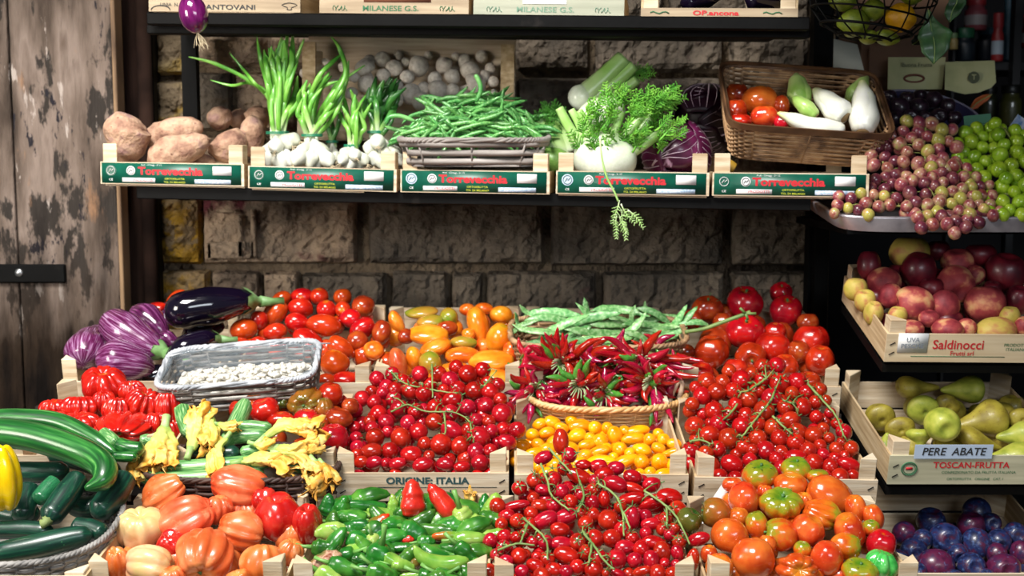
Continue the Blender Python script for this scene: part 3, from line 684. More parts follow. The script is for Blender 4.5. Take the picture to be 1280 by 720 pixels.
m_dg = mat('dark_green_tomato', ['#2f4f1c', '#4c5f1e', '#7a5a1e'], scale=1.2, rough=.2, coat=.5, vary=0, tip=[(0, '#a2461a', .8), (.35, '#6e5a20', .5), (1, '#28481a', 1)])
m_gr = mat('bright_green_tomato', ['#2f9a3a', '#45b450', '#6cc86c'], scale=1.5, rough=.2, coat=.5, vary=0)
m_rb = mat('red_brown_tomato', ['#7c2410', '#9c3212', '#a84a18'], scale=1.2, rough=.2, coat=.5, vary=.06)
m_plum = mat('plum_tomato_red', ['#9a1c08', '#b62c10', '#c63e18'], scale=1.1, rough=.2, coat=.5, vary=.1, huev=.01, tip=[(0, '#d8340e', 0), (.86, '#d85a12', .1), (1, '#c8901e', .8)])
m_plum2 = mat('long_orange_tomato', ['#dc5a10', '#ea7a1c', '#f09a34'], scale=1.1, rough=.22, coat=.5, vary=.1, huev=.015, tip=[(0, '#e8701a', 0), (.75, '#e0801a', .1), (1, '#a8901e', .7)])
m_plumg = mat('greenish_long_tomato', ['#a8702a', '#b98a34', '#8a8a2c'], scale=1.1, rough=.25, coat=.5, vary=.05, tip=[(0, '#c87a2a', .3), (1, '#5f8a20', .95)])
m_eg = mat('striped_aubergine', ['#4a1038', '#662552', '#86507c', '#b090ae'], scale=1.6, streak=7, rough=.22, coat=.4, vary=.05, pos=[.34, .48, .56, .68], dist=.8)
m_egd = mat('dark_striped_aubergine', ['#320a28', '#521a44', '#8a4a7c'], scale=1.6, streak=3.6, rough=.18, coat=.6, vary=.03)
m_hood = mat('aubergine_calyx', ['#4f7a3c', '#7ba466', '#93b884'], scale=30, rough=.5, vary=.04, bump=.2)
m_zuc = mat('courgette_dark', ['#08241e', '#0d3528', '#174a34'], scale=1.6, streak=3, rough=.34, coat=.2, vary=.15, patch=[('#3d7a4e', 160, .66, .7)])
m_zucl = mat('courgette_light', ['#0f431a', '#1c5c24', '#357a34', '#6ba656'], scale=1.4, streak=2.2, rough=.3, coat=.4, vary=.06, pos=[.36, .5, .62, .74])
m_zucs = mat('courgette_ribbed', ['#2f6a34', '#5c9450', '#a6c78c'], scale=1.6, streak=4, rough=.35, coat=.2, vary=.1)
m_yp = mat('yellow_pepper', ['#e0b400', '#f2cc0a'], scale=2, rough=.18, coat=.6, vary=0)
m_pep = mat('green_pepper', ['#174e14', '#2c6e20', '#4f8c30'], scale=30, rough=.28, coat=.3, vary=.2, huev=.02)
m_pepl = mat('light_green_pepper', ['#5c9430', '#82ab44', '#a8bd64'], scale=25, rough=.2, coat=.5, vary=.08)
m_pepr = mat('red_pepper', ['#c01c14', '#d83424'], scale=30, rough=.3, coat=.4, vary=.05, bump=.2, bscale=80)
m_pepm = mat('turning_pepper', ['#2f6a1e', '#5c6a24', '#8a3a1c'], scale=28, rough=.2, coat=.5, vary=.05, tip=[(0, '#2f7a24', .3), (.55, '#5c6a24', .2), (1, '#cc2a14', 1)])
m_pepo = mat('orange_tipped_pepper', ['#4c8a24', '#7da83a'], scale=28, rough=.2, coat=.5, vary=.05, tip=[(0, '#d0501c', 1), (.25, '#a8702c', .8), (.45, '#5c9a2c', 0), (1, '#5c9a2c', 0)])
m_wilt = mat('wrinkled_brown_pepper', ['#5c6a2c', '#8a6a44', '#c09a80', '#7a3a24'], scale=45, rough=.45, coat=.1, vary=.05, bump=.5, bscale=90)
m_chi = mat('chilli_red', ['#8f0716', '#a90f20', '#ba1a2a'], scale=30, rough=.18, coat=.6, vary=.14, huev=.01)
m_chid = mat('chilli_crimson', ['#8a0a30', '#a81040', '#5c0a3a'], scale=20, rough=.18, coat=.6, vary=.12)
m_chig = mat('chilli_green', ['#2f7a2c', '#5c9a3a'], scale=30, rough=.2, coat=.6, vary=.12)
m_bean = mat('green_bean', ['#2f7030', '#569a4c', '#84b86c'], scale=25, rough=.35, coat=.15, vary=.22, huev=.01)
m_flat = mat('flat_bean', ['#4a8a44', '#76ac66', '#a4c890'], scale=18, rough=.42, coat=.1, vary=.3, huev=.012)
m_wb = mat('white_bean', ['#c4c0b4', '#dcd8ce'], scale=4, rough=.35, coat=.2, vary=.03)
m_swp = mat('sweet_potato', ['#7a5648', '#a67f68', '#c4a084', '#a8827a'], scale=26, rough=.75, vary=.08, bump=.35, bscale=90, patch=[('#6a4034', 60, .62, .68)])
m_white = mat('onion_white', ['#b8baa4', '#d4d6c6', '#e4e4da'], scale=14, rough=.28, coat=.3, vary=.03)
m_mush = mat('mushroom_grey', ['#c4b8a8', '#dcd2c4', '#eee6da'], scale=2.5, rough=.7, vary=.14, tip=[(0, '#e0d6c8', .7), (.4, '#d0c4b4', .3), (1, '#d6cabc', 0)])
m_fenw = mat('fennel_bulb', ['#dfe6cf', '#f0f3e6'], scale=12, rough=.3, coat=.25, vary=.02, streak=0, tip=[(0, '#f0f3e8', 0), (.55, '#e0ecc8', .4), (1, '#a8cf78', .9)])
m_fens = mat('fennel_stalk', ['#8fbf5c', '#b4d68a'], scale=40, rough=.35, coat=.2, vary=.05, tip=[(0, '#eef2e0', .9), (.25, '#cfe2a8', .6), (.6, '#8cc050', .4), (1, '#a8d080', .4)])
m_frond = mat('fennel_frond', ['#4a9428', '#6fb83a', '#8fd04c'], scale=40, rough=.5, vary=.1)
m_radi = mat('radicchio', ['#3a0a28', '#5c1440', '#7a2458'], scale=14, rough=.35, coat=.2, vary=.06, patch=[('#c9a0bc', 26, .6, .66, (1, 1, .35))])
m_end = mat('endive', ['#eef0d8', '#f6f6e8', '#fbfbf4'], scale=20, rough=.3, coat=.2, vary=.02, tip=[(0, '#f6f6ec', .2), (.65, '#f4f4e0', .2), (1, '#cfd868', .95)])
m_endg = mat('endive_green', ['#8fc050', '#c4dc88'], scale=20, rough=.3, coat=.2, vary=.05)
m_peach = mat('peach', ['#64141e', '#852630', '#a34040', '#cc8460', '#d8b078'], scale=.9, rough=.62, vary=.1, pos=[.3, .42, .54, .62, .72], sss=0)
m_nect = mat('dark_nectarine', ['#3a0814', '#5c1020', '#781c26'], scale=1, rough=.4, coat=.15, vary=.06)
m_pcy = mat('yellow_peach', ['#a89a3a', '#c0a850', '#b06a48'], scale=1, rough=.6, vary=.06)
m_pear = mat('pear', ['#7a6a24', '#94862c', '#a89a3c'], scale=1.4, rough=.5, coat=.1, vary=.06, patch=[('#6e4a24', 9, .6, .68)])
m_pearg = mat('green_pear', ['#7d8a2c', '#a0a83c', '#b8b850'], scale=1.4, rough=.5, coat=.1, vary=.04)
m_plu = mat('plum_blue', ['#10163a', '#1f2d5a', '#33203f', '#4f1a38'], scale=1.6, rough=.38, coat=.2, vary=.12, pos=[.36, .5, .58, .66], patch=[('#4a6494', 3, .54, .74)])
m_plur = mat('plum_red', ['#3a0f2c', '#5a1a3c', '#241f44'], scale=1.6, rough=.35, coat=.2, vary=.08, patch=[('#6a80b0', 4, .62, .74)])
m_fig = mat('dark_fig', ['#120a10', '#241420', '#382430'], scale=2, rough=.35, coat=.2, vary=.1)
m_grr = mat('grape_rose', ['#6a2434', '#8f4444', '#b0806a', '#a8a05c'], scale=.8, rough=.3, coat=.3, vary=.12, huev=.015, pos=[.3, .45, .58, .7])
m_grg = mat('grape_green', ['#6f9418', '#90b424', '#aecb3c'], scale=.8, rough=.28, coat=.3, vary=.1, huev=.01)
m_lem = mat('lemon', ['#c48a10', '#d8a012'], scale=2, rough=.4, vary=.05, bump=.2, bscale=9)
m_lime = mat('greenish_lemon', ['#5c6e1c', '#7d8a26'], scale=2, rough=.4, vary=.1, bump=.2, bscale=9)
m_ron = mat('red_onion', ['#35062f', '#560f4a', '#6e1a5c'], scale=1.2, streak=2, rough=.14, coat=.7, vary=0)
m_root = mat('onion_roots', ['#c8b898'], rough=.8, vary=0)
m_petal = mat('courgette_flower', ['#d68a1c', '#e8b040', '#f0dc90'], scale=40, rough=.55, vary=.08, sss=0, tip=[(0, '#8fb050', 1), (.35, '#c4cc68', .9), (.6, '#ecd070', .4), (1, '#e09428', .4)])
def pile(name, kind, items, Ym, cat, group, rl=True, keep=.8, its=12, under=None):
    """items: (px,py,rx,ry,material,mode,tilt,calyx,label)"""
    its_ = []
    for t in items:
        Y = Ym(t[1]); its_.append(dict(t=t, Y=Y, py=t[1], p=at(t[0], t[1], Y), r=m(min(t[2], t[3])*.5+max(t[2], t[3])*.5, Y)*.93))
    if rl: relax(its_, its, .5, keep)
    out = []
    for q in its_:
        t = q['t']; k = kind(t) if callable(kind) else kind
        out.append(fruit(name, k, 0, 0, t[2], t[3], q['p'].y, t[4], t[8], cat, group, t[5], t[6], t[7], pos=q['p'], lean=rng.uniform(.4, .65) if t[7] == 'big' and t[5] == 'u' else None))
    if under:
        poly, r0, mt, k, lab = under
        for x, y, r in poisson(poly, r0, (), .9, 200, len(items)): fruit(name, k, 0, 0, r, r*.9, Ym(y), mt, lab, cat, group+', lower layer', 'u', 0, None, pos=at(x, y, Ym(y))+Vector((0, .02, -.022)))
    return out
def dirmat(p, d, r, asp=1.0):
    q = Vector(d).normalized().to_track_quat('Z', 'Y').to_matrix().to_4x4()
    return T(p) @ q @ Matrix.Rotation(rng.uniform(0, 6.28), 4, 'Z') @ Matrix.Diagonal((r/asp**.5, r/asp**.5, r*asp**.7, 1))
def small(name, kind, pts, Ym, material, label, cat, group, vines=(), vlabel=None, calp=.3, thick=.0016, near=34, asp=None, vgroup=None, vname='tomato_truss', keep=.8, mats=None, per_vine=None, special=None, under=None, front=None):
    """pts: (px,py,r[,ry]) ; vines: list of (px polyline list, label)"""
    L = []
    for t in pts:
        rx = t[2]*1.09; t = (t[0], t[1], rx)+((t[3]*1.09,)+tuple(t[4:]) if len(t) > 3 else ()); ry = t[3] if len(t) > 3 and t[3] else rx; Y = Ym(t[1]); L.append(dict(t=t, p=at(t[0], t[1], Y), py=t[1], r=m((rx+ry)/2, Y)*.95, rx=rx, ry=ry, v=None))
    relax(L, 14, .5, keep)
    if under:
        for x, y, r in poisson(under, min(p_[2] for p_ in pts[:8])*1.05, (), .84, 300, len(pts)):
            p_ = at(x, y, Ym(y))+Vector((0, .014, -.013)); L.append(dict(t=(x, y, r), p=p_, py=y, r=m(r, 2), rx=r, ry=r, v=-1))
    # assign to vines
    V = []
    for vi, (lines, lab) in enumerate(vines):
        W = []
        for ln in lines: W.append([at(x, y, Ym(y)-.026) for x, y in ln])
        V.append((W, lab))
        lim = per_vine or 12; cand = []
        for q in L:
            if q['v'] is not None: continue
            best = min(((x-q['t'][0])**2+(y-q['t'][1])**2)**.5 for ln in lines for x, y in [tuple(z) for z in smp([tuple(map(float, l)) for l in ln], 12)])
            if best < near: cand.append((best, q))
        cand.sort(key=lambda z: z[0])
        for _, q in cand[:lim]: q['v'] = vi
    def mk(q, parent, d, nm):
        mt = mats[rng.randrange(len(mats))] if mats else material
        if q['t'][4:] and q['t'][4]: mt = q['t'][4]
        el = max(q['rx'], q['ry'])/min(q['rx'], q['ry'])
        r = m(sqrt(q['rx']*q['ry']), q['p'].y)
        if el > 1.12:
            if q['rx'] > q['ry']: dd = Vector((1 if d.x > 0 else -1, rng.uniform(-.3, .3), rng.uniform(-.5, .5)))
            else: dd = Vector((rng.uniform(-.35, .35), rng.uniform(-.3, .3), 1 if d.z > 0 else -1))
            M = dirmat(q['p'], dd, r, el)
        else: M = dirmat(q['p'], d, r, 1)
        me = rng.choice(unit(kind)); key = (me.name, mt.name)
        if key not in UM: c = me.copy(); c.materials.clear(); c.materials.append(mt); UM[key] = c
        if parent: M = parent.matrix_basis.inverted() @ M
        return ob(nm, UM[key], None, parent, M)
    if front:
        mxp = max(q['py'] for q in L if q['v'] != -1); row = sorted([q for q in L if q['v'] != -1 and q['py'] > mxp-9 and abs(q['t'][0]-front[1]) < front[2]], key=lambda q: q['t'][0]); on_ = 'first second third fourth fifth sixth seventh eighth ninth tenth eleventh twelfth'.split()
        for i, q in enumerate(row[:12]):
            if q['v'] is None: q['fl'] = front[0]+', '+on_[i]+' from the left'
    for q in L:
        if q['v'] not in (None, -1): continue
        d = Vector((rng.uniform(-1, 1), rng.uniform(-1, .6), rng.uniform(-.6, 1))); o = mk(q, None, d, name)
        lb = q['t'][5] if len(q['t']) > 5 and q['t'][5] else label
        if q.get('fl'): tag(o, q['fl'], cat, group)
        elif lb == label: tag(o, lb if q['v'] is None else (vlabel or label)+', half hidden', cat, group if q['v'] is None else group+', lower layer')
        else: tag(o, lb, cat)
        if rng.random() < calp: calyx(o, 'small', .86)
        elif rng.random() < .5: calyx(o, 'dot', .86, stemscar)
    for vi, (W, lab) in enumerate(V):
        c = W[0][len(W[0])//2].copy(); root = empty(vname, c, lab, 'tomato truss', vgroup)
        stem = MB(); allp = []
        for pl_ in W:
            P = [Vector(z) for z in smp([tuple(z) for z in pl_], max(8, 5*len(pl_)))]; allp += P
            sweep(stem, [z+Vector((rng.uniform(-.0006, .0006), 0, rng.uniform(-.0006, .0006)))-c for z in P], [thick*(1.15-.4*i/len(P)) for i in range(len(P))], 6)
        for q in [q for q in L if q['v'] == vi]:
            b = min(allp, key=lambda z: (z-q['p']).length); d = (b-q['p']);
            if abs(d.y) > d.length*.8 and rng.random() < .6: d = d+Vector((rng.uniform(-1, 1), 0, rng.uniform(0, 1)))*d.length
            d = d.normalized(); o = mk(q, root, d, 'tomato')
            ax = (root.matrix_basis @ o.matrix_basis).to_3x3() @ Vector((0, 0, 1)); s_ = q['p']+ax*.97
            mid = b.lerp(s_, .5)+Vector((rng.uniform(-.003, .003), -.004, .004)); sweep(stem, [Vector(z)-c for z in smp([tuple(b), tuple(mid), tuple(s_)], 7)], thick*.6, 5)
            calyx(o, 'small', .86)
        ob('vine', stem, stemg, root)
stemscar = mat('tomato_scar', ['#8a7a30', '#b0a050'], scale=8, rough=.6)
# ================= middle shelf, left to right
# sweet potatoes
SP = [([(168, 146), (160, 165), (160, 205)], [20, 24, 19], 2.60, 'thick upright sweet potato leaning against the left corner post'),
      ([(186, 205), (215, 192), (262, 174)], [15, 19, 13], 2.58, 'pale speckled sweet potato lying along the front of its crate'),
      ([(188, 184), (215, 166), (254, 158)], [11, 16, 13], 2.66, 'brownish sweet potato lying behind the pale front one'),
      ([(278, 166), (284, 180), (280, 204)], [17, 22, 20], 2.64, 'blunt upright sweet potato at the right front of its crate'),
      ([(268, 134), (274, 146), (284, 160)], [9, 14, 11], 2.72, 'small sweet potato peeping out above the blunt upright one'),
      ([(203, 152), (196, 168), (188, 184)], [6, 12, 8], 2.67, 'narrow pale sweet potato wedged right of the thick upright one'),
      ([(304, 152), (312, 162), (312, 196)], [11, 16, 15], 2.68, 'reddish sweet potato at the right end beside the spring onions'),
      ([(322, 132), (322, 145), (318, 165)], [10, 14, 10], 2.74, 'sweet potato at the back right touching the onion stalks'),
      ([(292, 138), (297, 147), (302, 160)], [7, 12, 9], 2.78, 'small dark sweet potato at the far back of the sweet potato crate'),
      ([(225, 212), (250, 207), (270, 206)], [9, 13, 9], 2.62, 'sweet potato mostly hidden under the pale front one')]
for pts, r, Y, lab in SP:
    so = rng.random()*9
    longthing('sweet_potato', pts, [q*1.17 for q in r], Y, m_swp, lab, 'sweet potato', 'sweet potatoes on the middle shelf', prof=[(0, .1), (.06, .45), (.2, .85), (.5, 1), (.8, .86), (.94, .5), (1, .1)], n=26, sides=20,
              mod=lambda an, t: 1+.09*noise.noise(Vector((cos(an)*1.3, sin(an)*1.3, t*5+so))))
# spring onions
def onions(ctr, tie, bulbs, tops, Yc, lab, dark=False, lens=None, tieR=11):
    c = at(ctr[0], ctr[1], Yc); root = empty('spring_onion_bunch', c, lab, 'spring onions'); tp = at(tie[0], tie[1], Yc+.01)
    mleaf = mat('onion_leaf_dark' if dark else 'onion_leaf', ['#1d4a20', '#2f6a2a', '#4c8a34'] if dark else ['#3f8a2c', '#66ac3c', '#94c85c'], scale=30, rough=.35, coat=.15, vary=.05,
                tip=[(0, '#eef0e0', 1), (.16, '#d6e6b0', .9), (.3, '#7ab040', .4), (1, '#4c9430', .2)] if not dark else [(0, '#e0e6d0', 1), (.16, '#9cc070', .8), (.3, '#3f7a2c', .2), (1, '#244c20', .4)])
    for i, (bx, by, br) in enumerate(bulbs):
        Y = Yc-.03+(.012*(i % 3)); p = at(bx, by, Y); mb = MB(); d = (tp-p); R = m(br, Y)
        pts = [p-d.normalized()*R*1.0, p, p+d.normalized()*R, p.lerp(tp, .6), tp+Vector((rng.uniform(-.01, .01), rng.uniform(-.01, .01), 0))]
        Q = smp([tuple(z) for z in pts], 18); rad = [r[0] for r in smp([(R*.25,), (R,), (R*.72,), (R*.38,), (R*.3,)], 18)]
        sweep(mb, [Vector(z)-c for z in Q], [max(.002, z) for z in rad], 12); b = ob('bulb', mb, m_white, root)
        rm = MB()
        e = pts[0]-c
        for q in range(10): 
            dv = (-d.normalized()+Vector((rng.uniform(-.8, .8), rng.uniform(-.8, .2), rng.uniform(-.8, .4))))*R*.55; sweep(rm, [e, e+dv*.5+Vector((rng.uniform(-.002, .002), 0, 0)), e+dv], .0005, 4)
        ob('roots', rm, m_root, b)
    for i, (pl_, wd) in enumerate([(p, w_*.62) for p, w_ in tops]+[([(x+rng.uniform(-6, 6)*(.5+k_), y+rng.uniform(-2, 14)) for k_, (x, y) in enumerate(p)], w_*.55) for p, w_ in tops if w_ > 4]+[([(x+rng.uniform(-4, 4), y+rng.uniform(0, 24)) for x, y in p], w_*.5) for p, w_ in tops if w_ > 4]):
        mb = MB(); P = [tp+Vector((rng.uniform(-.012, .012), rng.uniform(-.012, .012), -.012))]+[at(x, y, Yc+.01+rng.uniform(-.02, .03)) for x, y in pl_]
        Q = smp([tuple(z) for z in P], 22); W_ = m(wd, Yc)
        rad = [W_*(.75+.4*min(1, t/6)) if t < 16 else W_*1.15*(1-(t-16)/6.5) for t in range(22)]
        sweep(mb, [Vector(z)-c for z in Q], rad, 8, flat=.45, nrm=Vector((0, 1, 0))); ob('leaf', mb, mleaf, root)
    mb = MB(); R = m(tieR, Yc)
    for k in range(2): sweep(mb, [tp-c+Vector((cos(a)*R*1.05, sin(a)*R*.9, .003*k)) for a in [i*2*pi/18 for i in range(18)]], .0015, 6, closed=True)
    ob('rubber_band', mb, mat('green_band', ['#1f7a5a'], rough=.4, vary=0), root)
    return root
onions((350, 195), (347, 167), [(345, 183, 10), (360, 178, 10), (338, 198, 11), (352, 203, 12), (368, 175, 9), (333, 190, 8), (362, 200, 9)],
       [([(343, 140), (340, 100), (352, 46)], 5), ([(350, 130), (352, 90), (360, 44)], 6), ([(355, 135), (364, 90), (366, 42)], 6), ([(347, 140), (350, 100), (345, 60)], 5), ([(352, 140), (358, 110), (371, 70)], 5), ([(340, 140), (335, 110), (326, 75), (321, 46)], 4),
        ([(337, 125), (310, 100), (270, 80), (236, 71)], 3.4), ([(338, 128), (318, 104), (305, 88), (287, 66)], 3.2), ([(336, 120), (312, 104), (290, 107), (263, 100)], 2.6), ([(345, 130), (342, 90), (336, 60)], 5), ([(358, 140), (368, 120), (372, 95)], 5), ([(348, 120), (356, 80), (355, 50)], 6), ([(341, 120), (346, 80), (340, 62)], 5)],
       2.56, 'bunch of spring onions with tall straight leaves, left of the other bunches', tieR=13)
onions((392, 196), (390, 170), [(372, 198, 11), (388, 200, 11), (402, 192, 11), (410, 200, 10), (378, 190, 9), (396, 204, 9)],
       [([(382, 140), (378, 118), (384, 100)], 5), ([(388, 140), (392, 115), (402, 95)], 5), ([(396, 150), (410, 125), (430, 95), (436, 76)], 5), ([(400, 148), (418, 120), (432, 90), (424, 60), (414, 46)], 4), ([(385, 140), (396, 100), (415, 78), (430, 66)], 4),
        ([(380, 140), (374, 125), (376, 112)], 5), ([(392, 140), (400, 110), (412, 90)], 5), ([(404, 150), (422, 128), (434, 100)], 5)],
       2.54, 'bunch of spring onions with curling bright leaves, second from the left', tieR=12)
onions((440, 203), (440, 183), [(428, 200, 8), (437, 206, 9), (448, 204, 9), (444, 194, 8), (455, 200, 8), (430, 192, 7)],
       [([(440, 165), (434, 145), (430, 120)], 5), ([(445, 165), (442, 140), (444, 118)], 5), ([(448, 165), (452, 150), (450, 130)], 5), ([(436, 165), (428, 150), (420, 130)], 4), ([(444, 160), (446, 135), (438, 112)], 5)],
       2.55, 'bunch of spring onions with dull green leaves between the curling and the dark bunch', dark=False, tieR=9)
onions((470, 190), (470, 166), [(472, 178, 10), (462, 186, 9), (480, 184, 9), (486, 198, 9), (468, 198, 10), (494, 192, 9), (478, 204, 9), (499, 200, 8)],
       [([(468, 140), (466, 120), (470, 96)], 6), ([(474, 140), (480, 120), (488, 96)], 6), ([(480, 145), (488, 125), (498, 104)], 6), ([(470, 135), (474, 115), (480, 100)], 6), ([(484, 150), (494, 130), (500, 115)], 5), ([(464, 145), (462, 130), (464, 110)], 5), ([(476, 140), (484, 120), (496, 98)], 6)],
       2.57, 'bunch of spring onions with dark leaves beside the green bean basket', dark=True, tieR=10)
onions((418, 190), (415, 178), [(420, 196, 7), (412, 200, 7)], [([(410, 160), (404, 150), (408, 135)], 4), ([(416, 160), (414, 145), (420, 130)], 4), ([(420, 165), (424, 150), (428, 140)], 4)],
       2.62, 'small dark bunch of onions behind and between the bright bunches', dark=True, tieR=7)
# mushroom crate standing tilted at the back
A = at(372, 172, 2.74); B = at(639, 176, 2.72)
r_, W_ = crate((372, 172), (640, 176), 2.70, 2.68, .12, 0, 'large pale wooden crate of mushrooms leaning behind the spring onions', ph=.05, post=.055, staples=False, bh=.235, post_h2=.20, sideh=.05)
for x in (.0, W_-.03): ob('side_board', MB().box(x, x+.03, .05, .062, .05, .215).mesh('side_board', False), woodd, r_)
MU = [(477, 75, 10), (462, 77, 8), (458, 87, 13, 9), (460, 107, 12), (492, 87, 11), (507, 78, 6), (522, 83, 13, 11), (480, 95, 9), (509, 97, 9), (513, 117, 13), (530, 112, 9), (528, 128, 12), (407, 80, 7), (382, 92, 7), (443, 97, 7),
      (458, 127, 8), (556, 82, 11), (583, 78, 10), (587, 87, 12), (602, 71, 8), (565, 96, 10), (591, 107, 15, 9), (547, 113, 13), (566, 114, 9), (543, 98, 9), (616, 102, 7), (615, 119, 8), (580, 122, 9), (613, 86, 7), (604, 96, 8), (496, 108, 8), (498, 124, 9), (480, 125, 9), (440, 118, 8), (420, 108, 8), (600, 124, 9), (536, 70, 6), (570, 71, 6), (430, 84, 7), (498, 69, 6)]
ml = {0: 'round mushroom at the top left of the heap above the onion bunch', 12: 'single mushroom left of the others, seen between the onion leaves', 19: 'small mushroom highest at the right of the heap', 3: 'mushroom with its smooth round cap above the dark onion leaves', 9: 'large pale mushroom low in the middle of the heap', 22: 'broad pale mushroom just above the green beans'}
L = []
for i, t in enumerate(MU):
    Y = 2.80-(t[1]-66)*.0014; L.append(dict(t=t, p=at(t[0], t[1], Y), py=t[1], r=m(t[2], Y)*.9, i=i))
relax(L, 8)
for q in L:
    t = q['t']; r = m(t[2], 2.75); d = Vector((rng.uniform(-1, 1), rng.uniform(-1.3, -.1), rng.uniform(-.3, 1)))
    me = rng.choice(unit('mush')); k = (me.name, 'm')
    if k not in UM: c = me.copy(); c.materials.append(m_mush); UM[k] = c
    o = ob('mushroom', UM[k], None, None, dirmat(q['p'], d, r*1.02, 1))
    if q['i'] in ml: tag(o, ml[q['i']], 'mushroom')
    else: tag(o, 'pale grey mushroom in the heap behind the spring onions and beans', 'mushroom', 'mushrooms in the crate at the back')
# green bean basket
bb = basket('chip_basket', at(594, 204, 2.50), m(79, 2.5), .075, .052, 14, wk_chip, 'weathered grey chip basket heaped with green beans', tilt=4, p=5, flare=1.13, amp=.004, rz=.0062, rx=.0022, gap=1.05, rim_r=.006, seed=3, yaw=-3)
nb = 0
def beanmesh(seed, mt, ln=1, r=.045, k=6):
    r_ = random.Random(seed); P = [(-.5, 0, 0)]; b = r_.uniform(-.16, .16); b2 = r_.uniform(-.06, .06)
    pts = [(t-.5, b*(4*t*(1-t)) + b2*sin(2*pi*t), .03*sin(3*t+seed)) for t in [i/12 for i in range(13)]]
    rad = [r*x for x in rounded([(0, .12), (.1, .75), (.25, 1), (.8, .95), (.93, .5), (1, .1)], 13)]
    rad = [q*(1+.1*sin(i*2.4)) for i, q in enumerate(rad)]
    mb = MB(); sweep(mb, [Vector(p) for p in pts], rad, k); me = mb.mesh('bean_shape'); me.materials.append(mt); return me
BM = [beanmesh(s, m_bean, 1, .056) for s in range(9)]
def mound(px): return 184-62*max(0, 1-((px-592)/105)**2)**.8
pts = []
for i in range(190):
    x = rng.uniform(506, 676); top = mound(x)-2; y = rng.uniform(top, 180 if 520 < x < 660 else 172); pts.append((x, y))
pts.sort(key=lambda q: q[1])
for i, (x, y) in enumerate(pts):
    e = abs(x-592)/90; d = (y-mound(x))/(188-mound(x)+1)
    Y = 2.56-.11*d+(rng.uniform(-.012, .012) if i % 3 else rng.uniform(.01, .035)); p = at(x, y, Y); ln = rng.uniform(.065, .11)
    an = rng.gauss(0, .45)+ (.5 if x > 640 else -.35 if x < 540 else 0)
    M = T(p) @ Matrix.Rotation(an, 4, 'Y') @ Matrix.Rotation(rng.uniform(-.5, .5), 4, 'Z') @ Matrix.Rotation(rng.uniform(-1.6, 1.6), 4, 'X') @ Matrix.Diagonal((ln, ln*.9, ln*.9, 1))
    tag(ob('green_bean', rng.choice(BM), None, None, M), 'thin green bean in the heap on the weathered chip basket', 'green bean', 'green beans on the chip basket')
for pl_, lab in (([(595, 128), (601, 112), (597, 98), (593, 94)], 'green bean curling upward out of the top of the heap'), ([(520, 152), (500, 145), (486, 147), (483, 156)], 'green bean sticking out left over the onion bulbs'), ([(541, 172), (547, 162), (563, 160)], 'green bean hooked over the front rim of the chip basket')):
    longthing('green_bean', pl_, 3.2, 2.49, m_bean, lab, 'green bean', None, n=14, sides=6)
# fennel
def frond(mb, p, d, L, seed, dense=10, th=.0006, wid=.35, droop=0):
    r_ = random.Random(seed); d = Vector(d).normalized(); n = dense; P = []
    side = d.cross(Vector((0, 1, 0))); side = side.normalized() if side.length > .1 else Vector((1, 0, 0)); back = side.cross(d)
    for i in range(n+1):
        t = i/n; P.append(p+d*L*t+Vector((0, 0, -droop*t*t*L))+side*(.05*L*sin(t*4+seed)))
    sweep(mb, P, [th*2.0*(1-.7*i/n) for i in range(n+1)], 4)
    for i in range(2, n+1):
        for s in (-1, 1):
            l = L*wid*(1-.6*i/n)*r_.uniform(.7, 1.2); dd = (side*s*1.0+d*r_.uniform(.5, 1.1)+back*r_.uniform(-.7, .7)).normalized(); b = P[i]
            E = b+dd*l; sweep(mb, [b, b.lerp(E, .5)+Vector((0, 0, r_.uniform(-.1, .1)*l)), E], [th*1.2, th, th*.6], 3)
            for k in range(5):
                f = .25+.15*k; q = b.lerp(E, f); d3 = (dd+side*r_.uniform(-1, 1)+d*r_.uniform(-.2, 1)+back*r_.uniform(-1, 1)).normalized(); sweep(mb, [q, q+d3*l*.38], [th, th*.6], 3)
def stalk(c, root, pts, r, Y, cut=True):
    W = [at(x, y, Y+(k*.004)) for k, (x, y) in enumerate(pts)]; P = [Vector(q)-c for q in smp([tuple(w_) for w_ in W], 14)]; R = m(r, Y)
    mb = MB(); sweep(mb, P, [R*(1.25-.4*i/13) for i in range(14)], 10, flat=.75, nrm=Vector((0, 1, 0))); ob('stalk', mb, m_fens, root)
fc = at(757, 196, 2.47); fen = empty('fennel_bulb', fc, 'large white fennel with cut pale stalks and feathery leaves hanging over the crate', 'fennel')
def bulb(c, root, px, py, rx, ry, Y, tilt=0, depth=.8, mt=m_fenw, rings=3):
    mb = lathe_unit(irr(5, .05, 1, .0, 5, .5), 36, 18, 2, .06); p = at(px, py, Y)-c
    return ob('bulb', mb, mt, root, T(p) @ Matrix.Rotation(radians(tilt), 4, 'Y') @ Matrix.Diagonal((m(rx, Y), m(rx, Y)*depth, m(ry, Y), 1)))
bulb(fc, fen, 757, 198, 40, 33, 2.47)
for pts, r in (([(732, 190), (712, 160), (699, 135)], 6), ([(738, 188), (724, 155), (714, 137)], 5), ([(745, 188), (735, 160), (724, 138)], 5), ([(780, 195), (815, 172), (840, 151)], 7), ([(770, 188), (790, 160), (815, 135)], 6), ([(760, 185), (770, 160), (778, 140)], 5), ([(776, 190), (800, 165), (838, 112)], 6)):
    stalk(fc, fen, pts, r, 2.46)
mb = MB()
for i in range(52):
    x = rng.uniform(735, 850); y = rng.uniform(118, 180) if x > 765 else rng.uniform(140, 185); p = at(x-8, y+12, 2.43+rng.uniform(-.02, .06))
    frond(mb, p-fc, (rng.uniform(-.2, 1) if x > 780 else rng.uniform(-.6, .6), rng.uniform(-.6, .2), rng.uniform(.1, 1)), rng.uniform(.035, .06), i, 8, .0012, .42)
